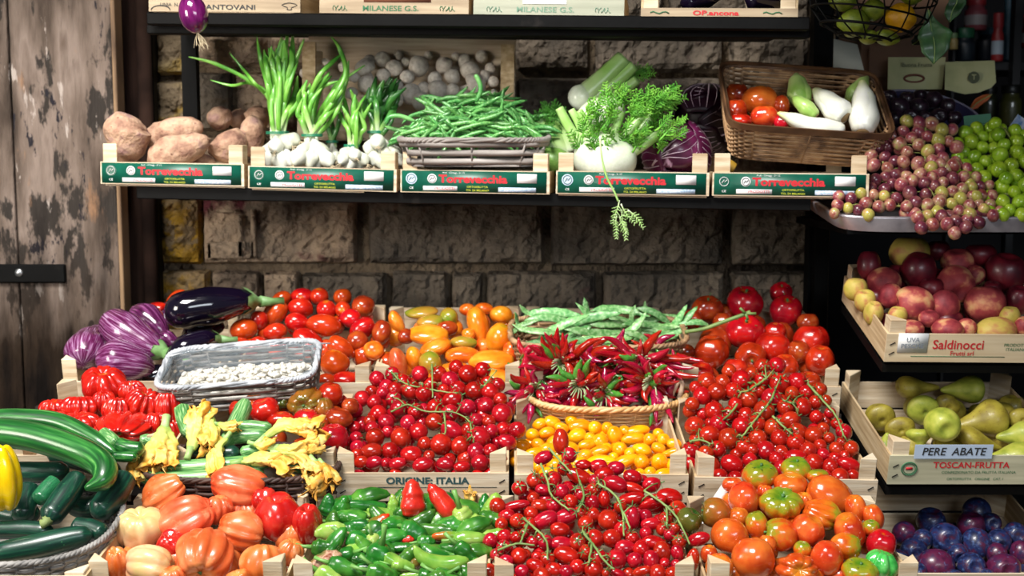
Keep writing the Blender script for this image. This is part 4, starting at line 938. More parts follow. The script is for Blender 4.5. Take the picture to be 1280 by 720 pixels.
for i in range(10): frond(mb, at(790+4*i, 150-2*i, 2.43)-fc, (rng.uniform(0, 1), -.2, rng.uniform(.3, 1)), .05, 40+i, 9, .0011, .4)
f1 = ob('feathery_leaves', mb, m_frond, fen); f1['kind'] = 'stuff'
mb = MB(); P = lw([(750, 170), (752, 195), (758, 220), (768, 240), (773, 252)], 2.335); sweep(mb, [Vector(q)-fc for q in smp([tuple(p) for p in P], 14)], .0022, 6)
for i, (x, y, dx) in enumerate(((773, 250, -.2), (775, 262, .3), (776, 255, .7), (772, 268, -.1), (776, 270, .2), (785, 262, .9))): frond(mb, at(x, y, 2.335)-fc, (dx, -.1, -1), .045, 70+i, 8, .0008, .28)
ob('hanging_frond', mb, m_fens, fen)
f2c = at(758, 135, 2.56); fen2 = empty('fennel_bulb', f2c, 'second fennel lying behind, showing a smooth white bulb with thick green stalks pointing up right', 'fennel')
bulb(f2c, fen2, 752, 142, 31, 20, 2.52, -12)
b = bulb(f2c, fen2, 726, 122, 16, 16, 2.58, 40)
for pts, r in (([(725, 125), (755, 98), (780, 72)], 12), ([(730, 130), (765, 105), (792, 82)], 9), ([(735, 132), (770, 118), (796, 100)], 7)): stalk(f2c, fen2, pts, r, 2.58)
mb = MB()
for i in range(9): frond(mb, at(770+3*i, 112-3*i, 2.60)-f2c, (rng.uniform(.2, 1), 0, rng.uniform(-.2, .9)), .04, 90+i, 8, .0009, .4)
ob('feathery_leaves', mb, m_frond, fen2)['kind'] = 'stuff'
f3c = at(690, 190, 2.56); fen3 = empty('fennel_bulb', f3c, 'fennel with dark green stalks lying between the bean basket and the large fennel', 'fennel')
bulb(f3c, fen3, 696, 202, 22, 16, 2.53, 30, mt=mat('fennel_green_base', ['#5c8f34', '#8fb85c'], scale=20, rough=.4))
for pts, r in (([(700, 200), (685, 175), (674, 145)], 7), ([(706, 195), (695, 170), (690, 155)], 8), ([(712, 190), (705, 160), (694, 150)], 6), ([(690, 205), (680, 190), (672, 165)], 6)): stalk(f3c, fen3, pts, r, 2.56)
mb = MB()
for i in range(14): frond(mb, at(rng.uniform(666, 705), rng.uniform(140, 185), 2.56)-f3c, (rng.uniform(-1, .6), -.2, rng.uniform(0, 1)), .045, 110+i, 8, .0009, .4)
ob('feathery_leaves', mb, mat('frond_dark', ['#2f6a1c', '#4c8f2c'], scale=30, rough=.5), fen3)['kind'] = 'stuff'
# radicchio heads built of overlapping leaf shells
def head(px, py, r, Y, mt, lab, name='radicchio', n=9, seed=0, cat='radicchio'):
    c = at(px, py, Y); root = empty(name, c, lab, cat); R = m(r, Y); r_ = random.Random(seed)
    ob('heart', lathe_unit(rib(3, .03, .95, 0), 20, 12, seed, .1), mt, root, Matrix.Scale(R*.9, 4))
    rb = mat('radicchio_rib', ['#c8a8c0', '#e0ccd8'], scale=30, rough=.35)
    for k in range(n):
        mb = MB(); rbm = MB(); vs_ = []; us = []; nu, nv = 12, 12; ro = R*(1.0+.02*k); Q = Matrix.Rotation(r_.uniform(0, 6.28), 4, 'Y') @ Matrix.Rotation(r_.uniform(-.6, 1.2), 4, 'X') @ Matrix.Rotation(2*pi*k/n, 4, 'Z')
        def pt(u, v, e=0): 
            a = (u-.5)*1.9*sin(pi*(.12+.85*v*.8)); th = .15+v*1.9; w_ = ro*(1+.05*noise.noise(Vector((u*4, v*5, k+seed)))+e+(.07*abs(u-.5)*2*v))
            return Q @ (Vector((sin(th)*cos(a), sin(th)*sin(a), -cos(th)))*w_)
        for j in range(nv+1):
            for i in range(nu+1): vs_.append(pt(i/nu, j/nv)); us.append((i/nu, 0, j/nv))
        mb.add(vs_, [(j*(nu+1)+i, j*(nu+1)+i+1, (j+1)*(nu+1)+i+1, (j+1)*(nu+1)+i) for j in range(nv) for i in range(nu)], us)
        lf = ob('leaf', mb, mt, root); s = lf.modifiers.new('s', 'SOLIDIFY'); s.thickness = .0015
        for q in range(7):
            u1 = .5+(q-3)*.13; sweep(rbm, [pt(.5+(u1-.5)*min(1, v*1.6), v, .012) for v in [.02+.9*z/8 for z in range(9)]], [R*(.045 if q == 3 else .02)*(1-.09*z) for z in range(9)], 5)
        ob('vein', rbm, rb, lf)
    return root
head(846, 194, 36, 2.56, m_radi, 'round purple red cabbage with white veins right of the large fennel', 'red_cabbage', seed=4, cat='cabbage')
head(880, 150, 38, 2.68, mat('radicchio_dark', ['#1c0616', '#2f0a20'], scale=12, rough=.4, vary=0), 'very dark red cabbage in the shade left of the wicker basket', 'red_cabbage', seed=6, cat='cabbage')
# wicker basket with tomatoes and endives
c5 = Vector((at(992, 196, 2.53).x, 2.53, 1.603)); wbk = empty('wicker_basket', None, 'rectangular brown wicker basket tilted forward with tomatoes and endives', 'basket', M=frame(c5, 38, -2, 5))
bm5 = mat('basket_trim', ['#3f2a1c', '#6a4a30'], scale=20, rough=.45, coat=.2, vary=0)
hw = m(84, 2.5); wicker(superel(hw, .095, 9), .088, 30, wk_brown, 1.14, .004, .0027, .0022, root=wbk, rim_m=bm5, rim_r=.004, seed=5)
mb = MB(); P = [superel(hw*1.16, .095*1.16, 9)(i/80) for i in range(80)]
for z0, z1 in ((.083, .097),):
    n = 80; vs_ = []
    for (x, y) in P: l = sqrt(x*x+y*y); vs_ += [(x, y, z0), (x*1.02, y*1.03, z0), (x*1.02, y*1.03, z1), (x, y, z1)]
    mb.add(vs_, [(4*i+k, 4*i+(k+1) % 4, 4*((i+1) % n)+(k+1) % 4, 4*((i+1) % n)+k) for i in range(n) for k in range(4)])
ob('trim_band', mb.mesh('trim_band', False), bm5, wbk)
TB = [(950, 126, 23, 17, m_or, 'u', 4, None, 'bright tomato on top of the pile in the wicker basket beside the endives'), (921, 119, 15, 14, m_rb, 'u', 0, None, 'dark shaded tomato at the back left of the wicker basket'),
      (920, 138, 14, 13, m_red, 'u', 0, None, 'red tomato left of the front one in the wicker basket'), (955, 146, 18, 13, m_or, 'u', 0, 'dot', 'glossy orange-red tomato at the front of the wicker basket'),
      (925, 152, 15, 9, m_red, 'u', 0, None, 'red tomato low against the front rim of the wicker basket'), (977, 132, 10, 12, m_rb, 'u', 0, None, 'small dark tomato next to the endive in the wicker basket'),
      (977, 153, 10, 9, m_red, 'u', 0, None, 'half hidden tomato below the yellow endive')]
pile('tomato', 'round', TB, ymap(155, 2.43, 115, 2.55), 'tomato', 'tomatoes in the wicker basket')
def endive(pts, r, Y, lab, green=False, butt=0):
    W = lw(pts, Y); c = sum(W, Vector())/len(W); root = empty('endive', c, lab, 'endive'); n = 22; P = [Vector(q)-c for q in smp([tuple(w_) for w_ in W], n)]
    R = m(r, Y if isinstance(Y, (int, float)) else Y[0]); mt = m_endg if green else m_end
    for k in range(5):
        a0 = k*2.4; k0 = k
        pr = rounded([(0, .55), (.12, .8), (.35, 1), (.7, .72), (.93, .3), (1, .06)], n)
        mb = MB(); sc_ = 1-.0*k; vs_ = []
        d = (P[-1]-P[0]).normalized(); s1 = d.orthogonal().normalized(); s2 = d.cross(s1)
        off = (s1*cos(a0)+s2*sin(a0))*R*.13
        sweep(mb, [p+off*sin(pi*i/n*.9)+d*R*.1*(k-2)*(i/n) for i, p in enumerate(P)], [R*.9*q for q in pr], 14, mod=lambda an, t: 1+.04*sin(3*an+a0))
        ob('leaf', mb, mt, root)
    mb = MB(); d = (P[0]-P[2]).normalized(); sweep(mb, [P[0]-d*R*.1, P[0]+d*R*.12], [R*.55, R*.42], 12); ob('root_end', mb, mat('endive_root', ['#9a7a50', '#b89a70'], scale=20, rough=.8), root)
endive([(1056, 146), (1042, 134), (1020, 112)], 17, [2.44, 2.46, 2.50], 'plump white endive lying across with its cut base to the right')
endive([(1078, 164), (1080, 140), (1078, 104)], 19, [2.43, 2.45, 2.49], 'large upright white endive at the right corner of the wicker basket')
endive([(1054, 162), (1015, 158), (974, 142)], 12, [2.42, 2.42, 2.42], 'long endive with yellow tip lying along the front rim')
endive([(1004, 130), (998, 112), (996, 95)], 15, [2.5, 2.52, 2.54], 'short green-tipped endive standing at the middle of the basket', True)
endive([(1020, 145), (1004, 132), (992, 122)], 10, [2.45, 2.46, 2.48], 'small greenish endive half hidden behind the long one', True)
endive([(1062, 128), (1072, 112), (1084, 98)], 11, [2.52, 2.53, 2.55], 'green endive tip sticking up behind the large upright one', True)
tag(longthing('squash_piece', [(906, 204), (912, 208), (918, 212)], 8, 2.42, mat('squash_yellow', ['#b08a2c', '#8a6a20'], rough=.5), None, None)[0], 'yellow-brown vegetable end under the wicker basket beside the left post', 'squash')
# hanging onion on the top rail
oc = at(242, 18, 2.30); on = empty('red_onion', oc, 'shiny purple onion hanging roots down from the top shelf rail', 'onion')
P = [(0, 1.1), (.3, 1.08), (.6, .95), (.9, .6), (1.04, .15), (1, -.3), (.85, -.65), (.45, -.98), (.12, -1.08), (0, -1.08)]; Q = smp(P, 21)
mb = lathe_unit(lambda th, ph: (max(0, Q[min(20, int(round(th/pi*20)))][0]), Q[min(20, int(round(th/pi*20)))][1]), 28, 20)
ob('bulb', mb, m_ron, on, Matrix.Rotation(radians(-12), 4, 'Y') @ Matrix.Diagonal((m(16.5, 2.3), m(16, 2.3), m(21, 2.3), 1)))
mb = MB()
for k in range(14):
    d = Vector((rng.uniform(-.4, .9), rng.uniform(-.3, .3), -1)); b = Vector((.006, 0, -m(21, 2.3))); l = rng.uniform(.018, .036)
    sweep(mb, [Vector(z) for z in smp([tuple(b), tuple(b+d*l*.5+Vector((rng.uniform(-.004, .004), 0, 0))), tuple(b+d*l+Vector((rng.uniform(-.008, .008), 0, 0)))], 8)], .0006, 4)
ob('roots', mb, m_root, on)
mb = MB(); sweep(mb, [Vector((-.005, 0, m(20, 2.3))), Vector((-.006, .005, .07)), Vector((-.006, .03, .12))], .002, 6); ob('stalk', mb, mat('dry_stalk', ['#8a6a50']), on)
# ================= lower rows, back row first
def Z(x0, y0, s, L): return [(x0+a[0]/s, y0+a[1]/s)+tuple(v/s for v in a[2:4])+tuple(a[4:]) for a in L]
Ymap_back = ymap(480, 2.42, 370, 2.68)
# A aubergines
Ps = [(0, .15), (.05, .5), (.15, .85), (.32, 1), (.6, .82), (.85, .6), (.95, .42), (1, .2)]
def aub(pts, r, Y, mt, lab, hd=1, name='aubergine', pr=Ps):
    o, P, rad = longthing(name, pts, r, Y, mt, lab, 'aubergine', None, prof=pr, n=26, sides=24, mod=lambda an, t: 1+.03*sin(2*an+t*3))
    if hd: hood(o, P, rad, 1 if hd > 0 else 0, m_hood, 1.0)
    return o
aub([(104, 456), (107, 440), (114, 424), (126, 410)], [23, 26, 23, 14], [2.43, 2.46, 2.52, 2.58], m_eg, 'round striped purple aubergine at the far left behind the crate post', 0)
aub([(134, 398), (158, 416), (190, 434), (208, 442)], [24, 26, 21, 13], [2.52, 2.48, 2.46, 2.45], m_eg, 'long pale striped aubergine lying diagonally across the aubergine pile')
aub([(122, 456), (145, 452), (172, 455), (190, 462)], [22, 29, 27, 17], [2.42, 2.42, 2.43, 2.46], m_eg, 'fat striped purple aubergine directly above the ribbed red tomatoes', 0)
aub([(166, 390), (184, 398), (200, 412), (206, 425)], [14, 19, 16, 10], [2.60, 2.57, 2.55, 2.54], m_egd, 'dark purple aubergine behind the long pale striped one', 0)
aub([(200, 418), (212, 425), (224, 436)], [8, 11, 7], [2.50, 2.49, 2.48], m_egd, 'small purple aubergine end right of the long pale striped one', 0)
aub([(213, 400), (232, 388), (265, 382), (300, 377), (326, 377)], [19, 26, 25, 20, 10], [2.54, 2.53, 2.55, 2.57, 2.60], auber, 'big glossy black aubergine on top of the pile in front of the stone wall', 1, pr=[(0, .3), (.07, .75), (.2, .95), (.32, .9), (.5, 1), (.8, .85), (1, .3)])
aub([(208, 460), (232, 436), (258, 424), (276, 424)], [15, 18, 16, 10], [2.44, 2.46, 2.48, 2.50], auber, 'black aubergine with pale green cap just behind the white bean basket')
aub([(170, 478), (195, 470), (215, 462)], [12, 18, 14], [2.46, 2.46, 2.47], auber, 'black aubergine in the shadow below the small purple end', 0)
aub([(232, 430), (252, 415), (280, 405)], [14, 19, 15], [2.60, 2.60, 2.62], auber, 'black aubergine in the shade under the big glossy one', 0)
aub([(250, 445), (275, 438), (300, 436)], [12, 16, 13], [2.53, 2.54, 2.55], auber, 'black aubergine low behind the white bean basket', 0)
aub([(222, 395), (205, 392), (188, 405)], [10, 15, 12], [2.66, 2.66, 2.65], m_egd, 'shaded purple aubergine at the back under the big black one', 0)
# B plum tomatoes
PLU = [(306, 411, 17, 14, m_plum, 'r', -10, None, 'plum tomato right of the green aubergine cap, leftmost in its crate'), (341, 393, 19, 13, m_plum, 'r', -42, 'dot', 'plum tomato tilted steeply up right above the bean basket'),
       (344, 415, 15, 11, m_plum, 'r', -6, None, 'plum tomato lying just over the back rim of the bean basket, middle'), (352, 374, 13, 10, m_plum, 'l', -25, None, 'plum tomato at the upper left edge of the plum tomato pile'),
       (380, 371, 15, 11, m_plum, 'f', 0, 'dot', 'plum tomato with bright orange shoulder on top of the pile'), (397, 371, 12, 11, m_plum, 'u', 0, 'dot', 'plum tomato beside the topmost one, stem up'),
       (428, 372, 12, 11, m_plum, 'u', 0, None, 'plum tomato at the top right of the pile below the wall'), (427, 387, 10, 11, m_plum, 'f', 0, 'scar', 'plum tomato showing a green-yellow stem end'),
       (376, 385, 16, 13, m_plum, 'r', 8, None, 'plum tomato in the upper middle of the pile'), (371, 403, 15, 12, m_plum, 'r', 10, None, 'shaded plum tomato in the middle behind the long bright one'),
       (405, 407, 22, 14, m_plum, 'r', 3, None, 'large bright plum tomato lying level in the middle of the pile'), (385, 424, 20, 12, m_plum, 'r', 28, None, 'plum tomato sloping down right over the corner of the bean basket'),
       (454, 384, 16, 14, m_rb, 'u', 0, None, 'very dark plum tomato at the back right in shadow'), (453, 411, 17, 12, m_plum, 'l', -35, None, 'dark red plum tomato sloping up right near the right side'),
       (428, 435, 19, 12, m_plum, 'l', 35, 'dot', 'plum tomato with green-orange tip sloping down right'), (418, 453, 20, 17, m_plum, 'u', 10, None, 'large rounded plum tomato at the right end of the bean basket'),
       (467, 438, 14, 12, m_plum2, 'd', 0, None, 'orange plum tomato above the front right posts'), (477, 416, 12, 16, m_rb, 'u', 15, None, 'dark plum tomato touching the crate of orange tomatoes'),
       (299, 428, 12, 6, m_plum, 'r', 0, None, 'plum tomato peeping over the back rim near the aubergine'), (323, 427, 10, 7, m_plum, 'f', 0, 'scar', 'small plum tomato end over the back rim of the bean basket'),
       (361, 429, 14, 8, m_plum, 'r', 5, None, 'plum tomato peeping over the right part of the back rim'), (432, 473, 17, 9, m_plum, 'r', 0, None, 'plum tomato low against the front board left of the post'),
       (408, 476, 12, 9, m_plum, 'r', 0, None, 'plum tomato at the lower right corner of the bean basket'), (455, 470, 12, 9, m_plum, 'r', 0, None, 'plum tomato behind the right front post of its crate'),
       (221, 374, 15, 9, m_plum, 'l', -30, None, 'orange-red tomato behind the black aubergine near the wall'), (196, 384, 12, 6, m_red, 'r', 0, None, 'red tomato peeping out behind the purple aubergines'),
       (325, 400, 12, 12, m_plum, 'u', 0, None, 'shaded plum tomato under the steeply tilted one'), (438, 398, 14, 12, m_plum, 'r', 0, None, 'shaded plum tomato right of the large level one'), (445, 428, 14, 14, m_rb, 'u', 0, None, 'shadowed plum tomato above the green-orange tipped one'),
       (410, 387, 13, 12, m_plum, 'u', 0, None, 'dark plum tomato between the stem-end ones near the top')]
pile('plum_tomato', 'plum', PLU, Ymap_back, 'tomato', 'plum tomatoes in the back row crate', under=([(285, 440), (285, 405), (330, 385), (380, 375), (470, 390), (485, 440), (465, 475), (410, 475), (400, 430)], 15, m_plum, 'plum', 'plum tomato half hidden under the top layer of its crate'))
# C long orange tomatoes
ORG = [(496, 404, 9, 17, m_plum2, 'd', -22, None, 'dark orange long tomato standing at the far left of its crate'), (527, 391, 21, 7, m_plumg, 'l', -5, None, 'greenish long tomato at the back left'),
       (561, 396, 12, 12, m_plumg, 'f', 0, None, 'tomato end half green and half orange at the back middle'), (537, 402, 17, 8, m_plumg, 'r', -5, None, 'brownish long tomato below the greenish one'),
       (584, 387, 10, 8, m_plum2, 'r', 0, None, 'small brown-orange tomato at the back by the crate edge'), (535, 418, 27, 12, m_plum2, 'r', 2, None, 'long brown-orange tomato lying level at the left'),
       (597, 408, 14, 24, m_plum2, 'u', -16, None, 'long orange tomato standing upright at the back right'), (627, 394, 15, 12, m_plum2, 'r', 10, None, 'orange tomato at the back right corner under the flat beans'),
       (624, 424, 17, 20, m_plum2, 'u', 20, None, 'broad orange tomato right of the upright one'), (544, 434, 21, 12, m_plum2, 'r', -20, None, 'orange-red tomato rising to the right in the middle'),
       (580, 428, 17, 9, m_plumg, 'r', 5, None, 'yellow-green tomato in the centre of the orange ones'), (578, 443, 22, 11, m_plum2, 'l', -3, None, 'bumpy orange tomato below the yellow-green one'),
       (614, 451, 29, 13, m_plum2, 'r', -3, None, 'long bright orange tomato lying in front at the right'), (499, 454, 12, 21, m_big, 'u', -10, None, 'pink-orange tomato standing behind the left front post'),
       (515, 448, 10, 14, m_plum2, 'u', -10, None, 'yellow-orange tomato behind the pink-orange one'), (538, 453, 15, 14, m_plumg, 'u', 15, None, 'tomato with flat green top in the front middle'),
       (569, 462, 18, 10, m_plum2, 'r', -5, None, 'pale orange tomato above the cherry tomatoes'), (620, 472, 20, 10, m_plum2, 'r', 5, None, 'orange tomato low behind the right front post'),
       (586, 418, 9, 8, m_plum2, 'u', 0, None, 'small orange tomato in a gap near the upright one'), (640, 440, 12, 14, m_plum2, 'u', 0, None, 'shaded orange tomato at the right side of the crate'),
       (510, 420, 12, 10, m_rb, 'u', 0, None, 'shaded brown tomato at the left side of the crate'), (556, 412, 14, 10, m_rb, 'r', 0, None, 'shaded tomato in the gap at the back'), (596, 468, 13, 9, m_plum2, 'r', 0, None, 'orange tomato hidden behind the cherry tomatoes'), (605, 386, 12, 8, m_plum2, 'r', 0, None, 'orange tomato touching the back board')]
pile('long_tomato', 'plum', ORG, ymap(478, 2.43, 385, 2.66), 'tomato', 'long orange tomatoes in the back row', under=([(490, 470), (490, 400), (520, 388), (640, 390), (645, 470)], 15, m_plum2, 'plum', 'orange tomato half hidden under the top layer of its crate'))
# E large tomatoes, some on trusses
BT = [(884, 387, 20, 16, m_rb, 'u', 0, 'big', 'dark shaded large tomato at the back left of its crate'), (931, 380, 24, 20, m_red, 'u', 0, 'big', 'large red tomato with shrivelled calyx on top of the pile'),
      (976, 366, 15, 12, m_red, 'u', 0, 'big', 'red tomato highest at the back with dark calyx'), (982, 389, 21, 19, m_red, 'u', 0, 'big', 'large red tomato below the highest one'),
      (1010, 403, 14, 11, m_rb, 'u', 0, None, 'shaded red tomato behind at the right'), (929, 414, 25, 19, m_red, 'u', 0, 'big', 'broad creased red tomato under the thick green vine'),
      (969, 415, 15, 11, m_red, 'u', 0, None, 'shaded tomato between the two broad ones'), (965, 435, 23, 18, m_red, 'u', 0, None, 'large light red tomato above the cherry tomatoes'),
      (889, 441, 23, 20, m_red, 'u', 0, None, 'large round red tomato beside the chillies'), (938, 446, 22, 17, m_red, 'f', 0, 'big', 'large orange-red tomato with calyx facing forward'),
      (1014, 427, 23, 19, m_red, 'u', 0, 'scar', 'red tomato with orange star-shaped shoulder at the right'), (1025, 451, 19, 18, m_red, 'u', 0, None, 'creased red tomato behind the right front post'),
      (982, 458, 17, 14, m_red, 'u', 0, None, 'light red tomato just behind the topmost cherry tomatoes'), (1010, 476, 18, 10, m_red, 'u', 0, None, 'red tomato low against the front board at the right'),
      (920, 462, 17, 13, m_red, 'u', 0, None, 'orange-red tomato under the one with forward calyx'), (858, 440, 11, 9, m_rb, 'u', 0, None, 'small dark tomato in the shade left by the chillies'),
      (866, 400, 13, 12, m_rb, 'u', 0, None, 'dark tomato behind the flat beans'), (905, 405, 14, 13, m_rb, 'u', 0, None, 'shaded tomato left of the broad creased one'), (998, 440, 15, 14, m_rb, 'u', 0, None, 'shaded tomato in the gap below the orange shouldered one'),
      (876, 468, 17, 14, m_red, 'u', 0, None, 'red tomato under the chilli tips at the left side')]
pile('large_tomato', 'round', BT, ymap(480, 2.42, 365, 2.68), 'tomato', 'large red tomatoes in the back row', under=([(868, 470), (870, 400), (910, 380), (1000, 390), (1035, 450), (1035, 475)], 19, m_rb, 'round', 'shaded tomato half hidden under the large red ones'))
mb = MB(); c = at(895, 400, 2.50); P = lw([(856, 415), (880, 411), (905, 402), (925, 395), (938, 390)], 2.47); sweep(mb, [Vector(q)-c for q in smp([tuple(p) for p in P], 18)], .0042, 8)
for x, y in ((925, 385), (935, 400), (945, 392)): sweep(mb, lw([(932, 392), (x, y)], 2.465) and [q-c for q in lw([(932, 392), (x, y)], 2.465)], .003, 6)
tag(ob('vine_stalk', mb, stemg, None, T(c)), 'thick bare green vine stalk lying across the large red tomatoes', 'vine')
# D flat beans in basket
db = basket('wicker_basket', at(746, 447, 2.52), m(96, 2.52), .085, .06, 26, wk_brown, 'brown wicker basket of flat green beans at the back of the table', tilt=12, p=4, flare=1.12, amp=.003, rim_r=.006, seed=8)
def pod(seed, ln=1.0, wd=.085, bend=None):
    r_ = random.Random(seed); b = r_.uniform(-.25, .25) if bend is None else bend; mb = MB(); vs_ = []
    pts = [Vector((t-.5, b*4*t*(1-t)*.5, .06*sin(5*t+seed))) for t in [i/14 for i in range(15)]]
    rad = [wd*x*(1+.07*sin(i*2.6)) for i, x in enumerate(rounded([(0, .06), (.06, .35), (.2, .95), (.7, 1), (.92, .5), (1, .04)], 15))]
    sweep(mb, pts, rad, 10, flat=.26, nrm=Vector((0, 0, 1))); me = mb.mesh('pod_shape'); me.materials.append(m_flat); return me
PM = [pod(s) for s in range(8)]
FB = [(690, 396, .135, -3, 'broad flat bean lying level along the top left of the basket'), (738, 387, .06, 60, 'flat bean tip pointing up at the back of the basket'), (775, 393, .13, 4, 'long flat bean at the back right of the pile'), (803, 390, .05, -70, 'curled flat bean standing up at the right'),
      (672, 411, .11, 14, 'pale flat bean at the left lower rim'), (700, 412, .14, -28, 'pale flat bean rising to the right in the middle left'), (735, 404, .15, -20, 'flat bean crossing the middle of the basket diagonally'), (742, 413, .13, 2, 'light flat bean lying along the front middle'),
      (655, 410, .07, -35, 'flat bean tip sticking out at the far left'), (780, 412, .12, -40, 'twisted flat bean rising at the right middle'), (810, 410, .12, 6, 'bluish green flat bean at the right'), (838, 405, .11, -48, 'flat bean rising steeply at the right rim'),
      (850, 402, .10, -40, 'narrow flat bean at the far right end'), (792, 398, .06, -85, 'short upright flat bean at the right middle'), (818, 396, .09, 25, 'flat bean curling over at the right back'), (715, 424, .09, -8, 'flat bean low in front partly behind chillies'),
      (800, 426, .09, 22, 'flat bean low at the right front'), (748, 397, .12, 30, 'flat bean sloping down right from the tip'), (645, 403, .045, 75, 'thin upright bean tip at the left edge'), (664, 389, .06, 30, 'small flat bean curled at the top left'), (760, 421, .11, 4, 'flat bean under the front middle ones'), (868, 405, .07, 5, 'thin pale bean reaching over the large tomatoes'),
      (690, 403, .12, 6, 'flat bean under the broad level one'), (770, 402, .13, -6, 'flat bean buried in the middle right')]
for i, (x, y, l, a, lab) in enumerate(FB):
    Y = ymap(428, 2.45, 385, 2.62)(y)+rng.uniform(-.012, .012); p = at(x, y, Y)
    tag(ob('flat_bean', PM[i % 8], None, None, T(p) @ Matrix.Rotation(radians(a), 4, 'Y') @ Matrix.Rotation(rng.uniform(-.25, .25), 4, 'Z') @ Matrix.Rotation(rng.uniform(.7, 1.3), 4, 'X') @ Matrix.Diagonal((l, l*.5+.05, l*.5+.05, 1))), lab, 'flat bean', 'flat beans in the basket')
for i in range(16):
    x = rng.uniform(672, 830); y = rng.uniform(398, 422); p = at(x, y+4, ymap(428, 2.48, 385, 2.64)(y))
    tag(ob('flat_bean', PM[i % 8], None, None, T(p) @ Matrix.Rotation(rng.uniform(-.5, .5), 4, 'Y') @ Matrix.Rotation(rng.uniform(.5, 1.3), 4, 'X') @ Matrix.Diagonal((.12, .11, .11, 1))), 'flat green bean buried among the others in the basket', 'flat bean', 'buried flat beans')
# chilli basket and bunches
cb = basket('wicker_basket', at(756, 515, 2.375), m(86, 2.38), .075, .05, 26, wk_tan, 'light tan wicker basket overflowing with red chillies', tilt=16, p=2.6, flare=1.15, amp=.002, rz=.0022, rim_r=.007, seed=9, yaw=2)
mb = MB(); P = lw([(836, 505), (842, 488), (849, 476), (853, 482), (848, 500)], 2.335); sweep(mb, [Vector(q)-cb.location for q in smp([tuple(p) for p in P], 20)], .005, 8, mod=lambda an, t: 1+.25*sin(60*t))
ob('handle', mb, mat('rope_handle', ['#c8a888', '#e0c8b0'], rough=.8), cb, cb.matrix_basis.to_3x3().to_4x4().inverted())
CM = {}
def chim(seed, mt):
    k = (seed, mt.name)
    if k in CM: return CM[k]
    r_ = random.Random(seed); b = r_.uniform(-.12, .12); mb = MB()
    pts = [Vector((b*4*t*(1-t), .04*sin(6*t+seed), t)) for t in [i/13 for i in range(14)]]
    rad = [.125*x*(1+.05*sin(i*1.9+seed)) for i, x in enumerate(rounded([(0, .5), (.08, .85), (.25, 1), (.6, .8), (.88, .4), (1, .05)], 14))]
    sweep(mb, pts, rad, 9); me = mb.mesh('chilli_shape'); me.materials.append(mt); CM[k] = me; return me
st = MB(); sweep(st, [(0, 0, .03), (0, 0, -.08), (.04, .02, -.3), (.1, .0, -.45)], [.10, .05, .03, .035], 6); stm = st.mesh('chilli_stem_shape'); stm.materials.append(m_chig)
def chilli(root, p, d, ln, mt, wd=1, stem=True):
    q = Vector(d).normalized().to_track_quat('Z', 'Y').to_matrix().to_4x4(); M = T(p) @ q @ Matrix.Rotation(rng.uniform(0, 6.28), 4, 'Z') @ Matrix.Diagonal((ln*wd, ln*wd, ln, 1))
    if root: M = root.matrix_basis.inverted() @ M
    o = ob('chilli', chim(rng.randrange(6), mt), None, root, M)
    if stem: ob('stem', stm, None, o)
    return o
def pickm():
    r = rng.random(); return m_chid if r < .2 else m_chig if r < .07+.2 else m_chi
def bunch(px, py, Y, tips, lab, extra=10, R=34):
    c = at(px, py, Y); root = empty('chilli_bunch', c, lab, 'chilli peppers', 'bunches of red chillies')
    for (x, y, *k) in tips:
        mt = {'g': m_chig, 'd': m_chid}.get(k[0] if k else '', m_chi); tip = at(x, y, Y-.03-.02*rng.random()); d0 = tip-c
        b = c+d0*rng.uniform(.12, .3)+Vector((0, .01, 0)); chilli(root, b, tip-b, (tip-b).length, mt, rng.uniform(.85, 1.05)*.074/max(.03, (tip-b).length))
    for i in range(extra):
        a = rng.uniform(0, 6.28); d = Vector((cos(a), rng.uniform(-.9, .4), sin(a))); b = c+d*.012; chilli(root, b, d, rng.uniform(.038, .055), pickm(), rng.uniform(1.2, 1.5))
    mb = MB()
    for i in range(16):
        a = rng.uniform(0, 6.28); e = Vector((cos(a)*.02, -.028-.01*rng.random(), sin(a)*.02)); sweep(mb, [Vector((0, -.005, 0)), e*.6+Vector((.003, 0, .004)), e], .0012, 5)
    ob('stalks', mb, mat('chilli_stalks', ['#8a9a6c', '#b8bf98'], rough=.5), root)
    return root
def P2(x0, y0, s, L): return [(x0+a/s, y0+b/s, *k) for a, b, *k in L]
bunch(701, 455, 2.37, P2(620, 395, 5.14, [(390, 75), (310, 100), (195, 190), (190, 250), (140, 335), (270, 200), (460, 150), (425, 110), (365, 180, 'g'), (290, 180, 'g'), (685, 140), (480, 260), (240, 285), (225, 300), (350, 120), (290, 130), (505, 245), (545, 345)]), 'large bunch of red chillies fanning upwards at the left of the basket', 12)
bunch(668, 487, 2.34, P2(620, 395, 5.14, [(90, 378), (90, 555), (110, 600), (130, 660, 'd'), (200, 470), (370, 655), (300, 655, 'g'), (310, 560), (205, 690, 'd'), (70, 560, 'd')]), 'bunch of long crimson chillies hanging over the left edge towards the cherry tomatoes', 8)
bunch(722, 482, 2.34, P2(620, 395, 5.14, [(690, 625, 'd'), (545, 340), (405, 400), (370, 660, 'd'), (310, 565), (615, 270, 'g'), (640, 310), (660, 365), (400, 520), (590, 420), (330, 430), (320, 385, 'g'), (300, 490)]), 'bunch of red chillies in the front middle with a dark one pointing down right', 12)
bunch(752, 492, 2.34, P2(740, 395, 5.14, [(0, 310), (50, 365), (155, 370), (185, 400), (210, 505, 'g'), (25, 550, 'g'), (130, 620), (240, 570), (300, 545, 'd'), (215, 620), (10, 600, 'd'), (30, 500)]), 'bunch of mixed red and green chillies low in the basket centre', 10)
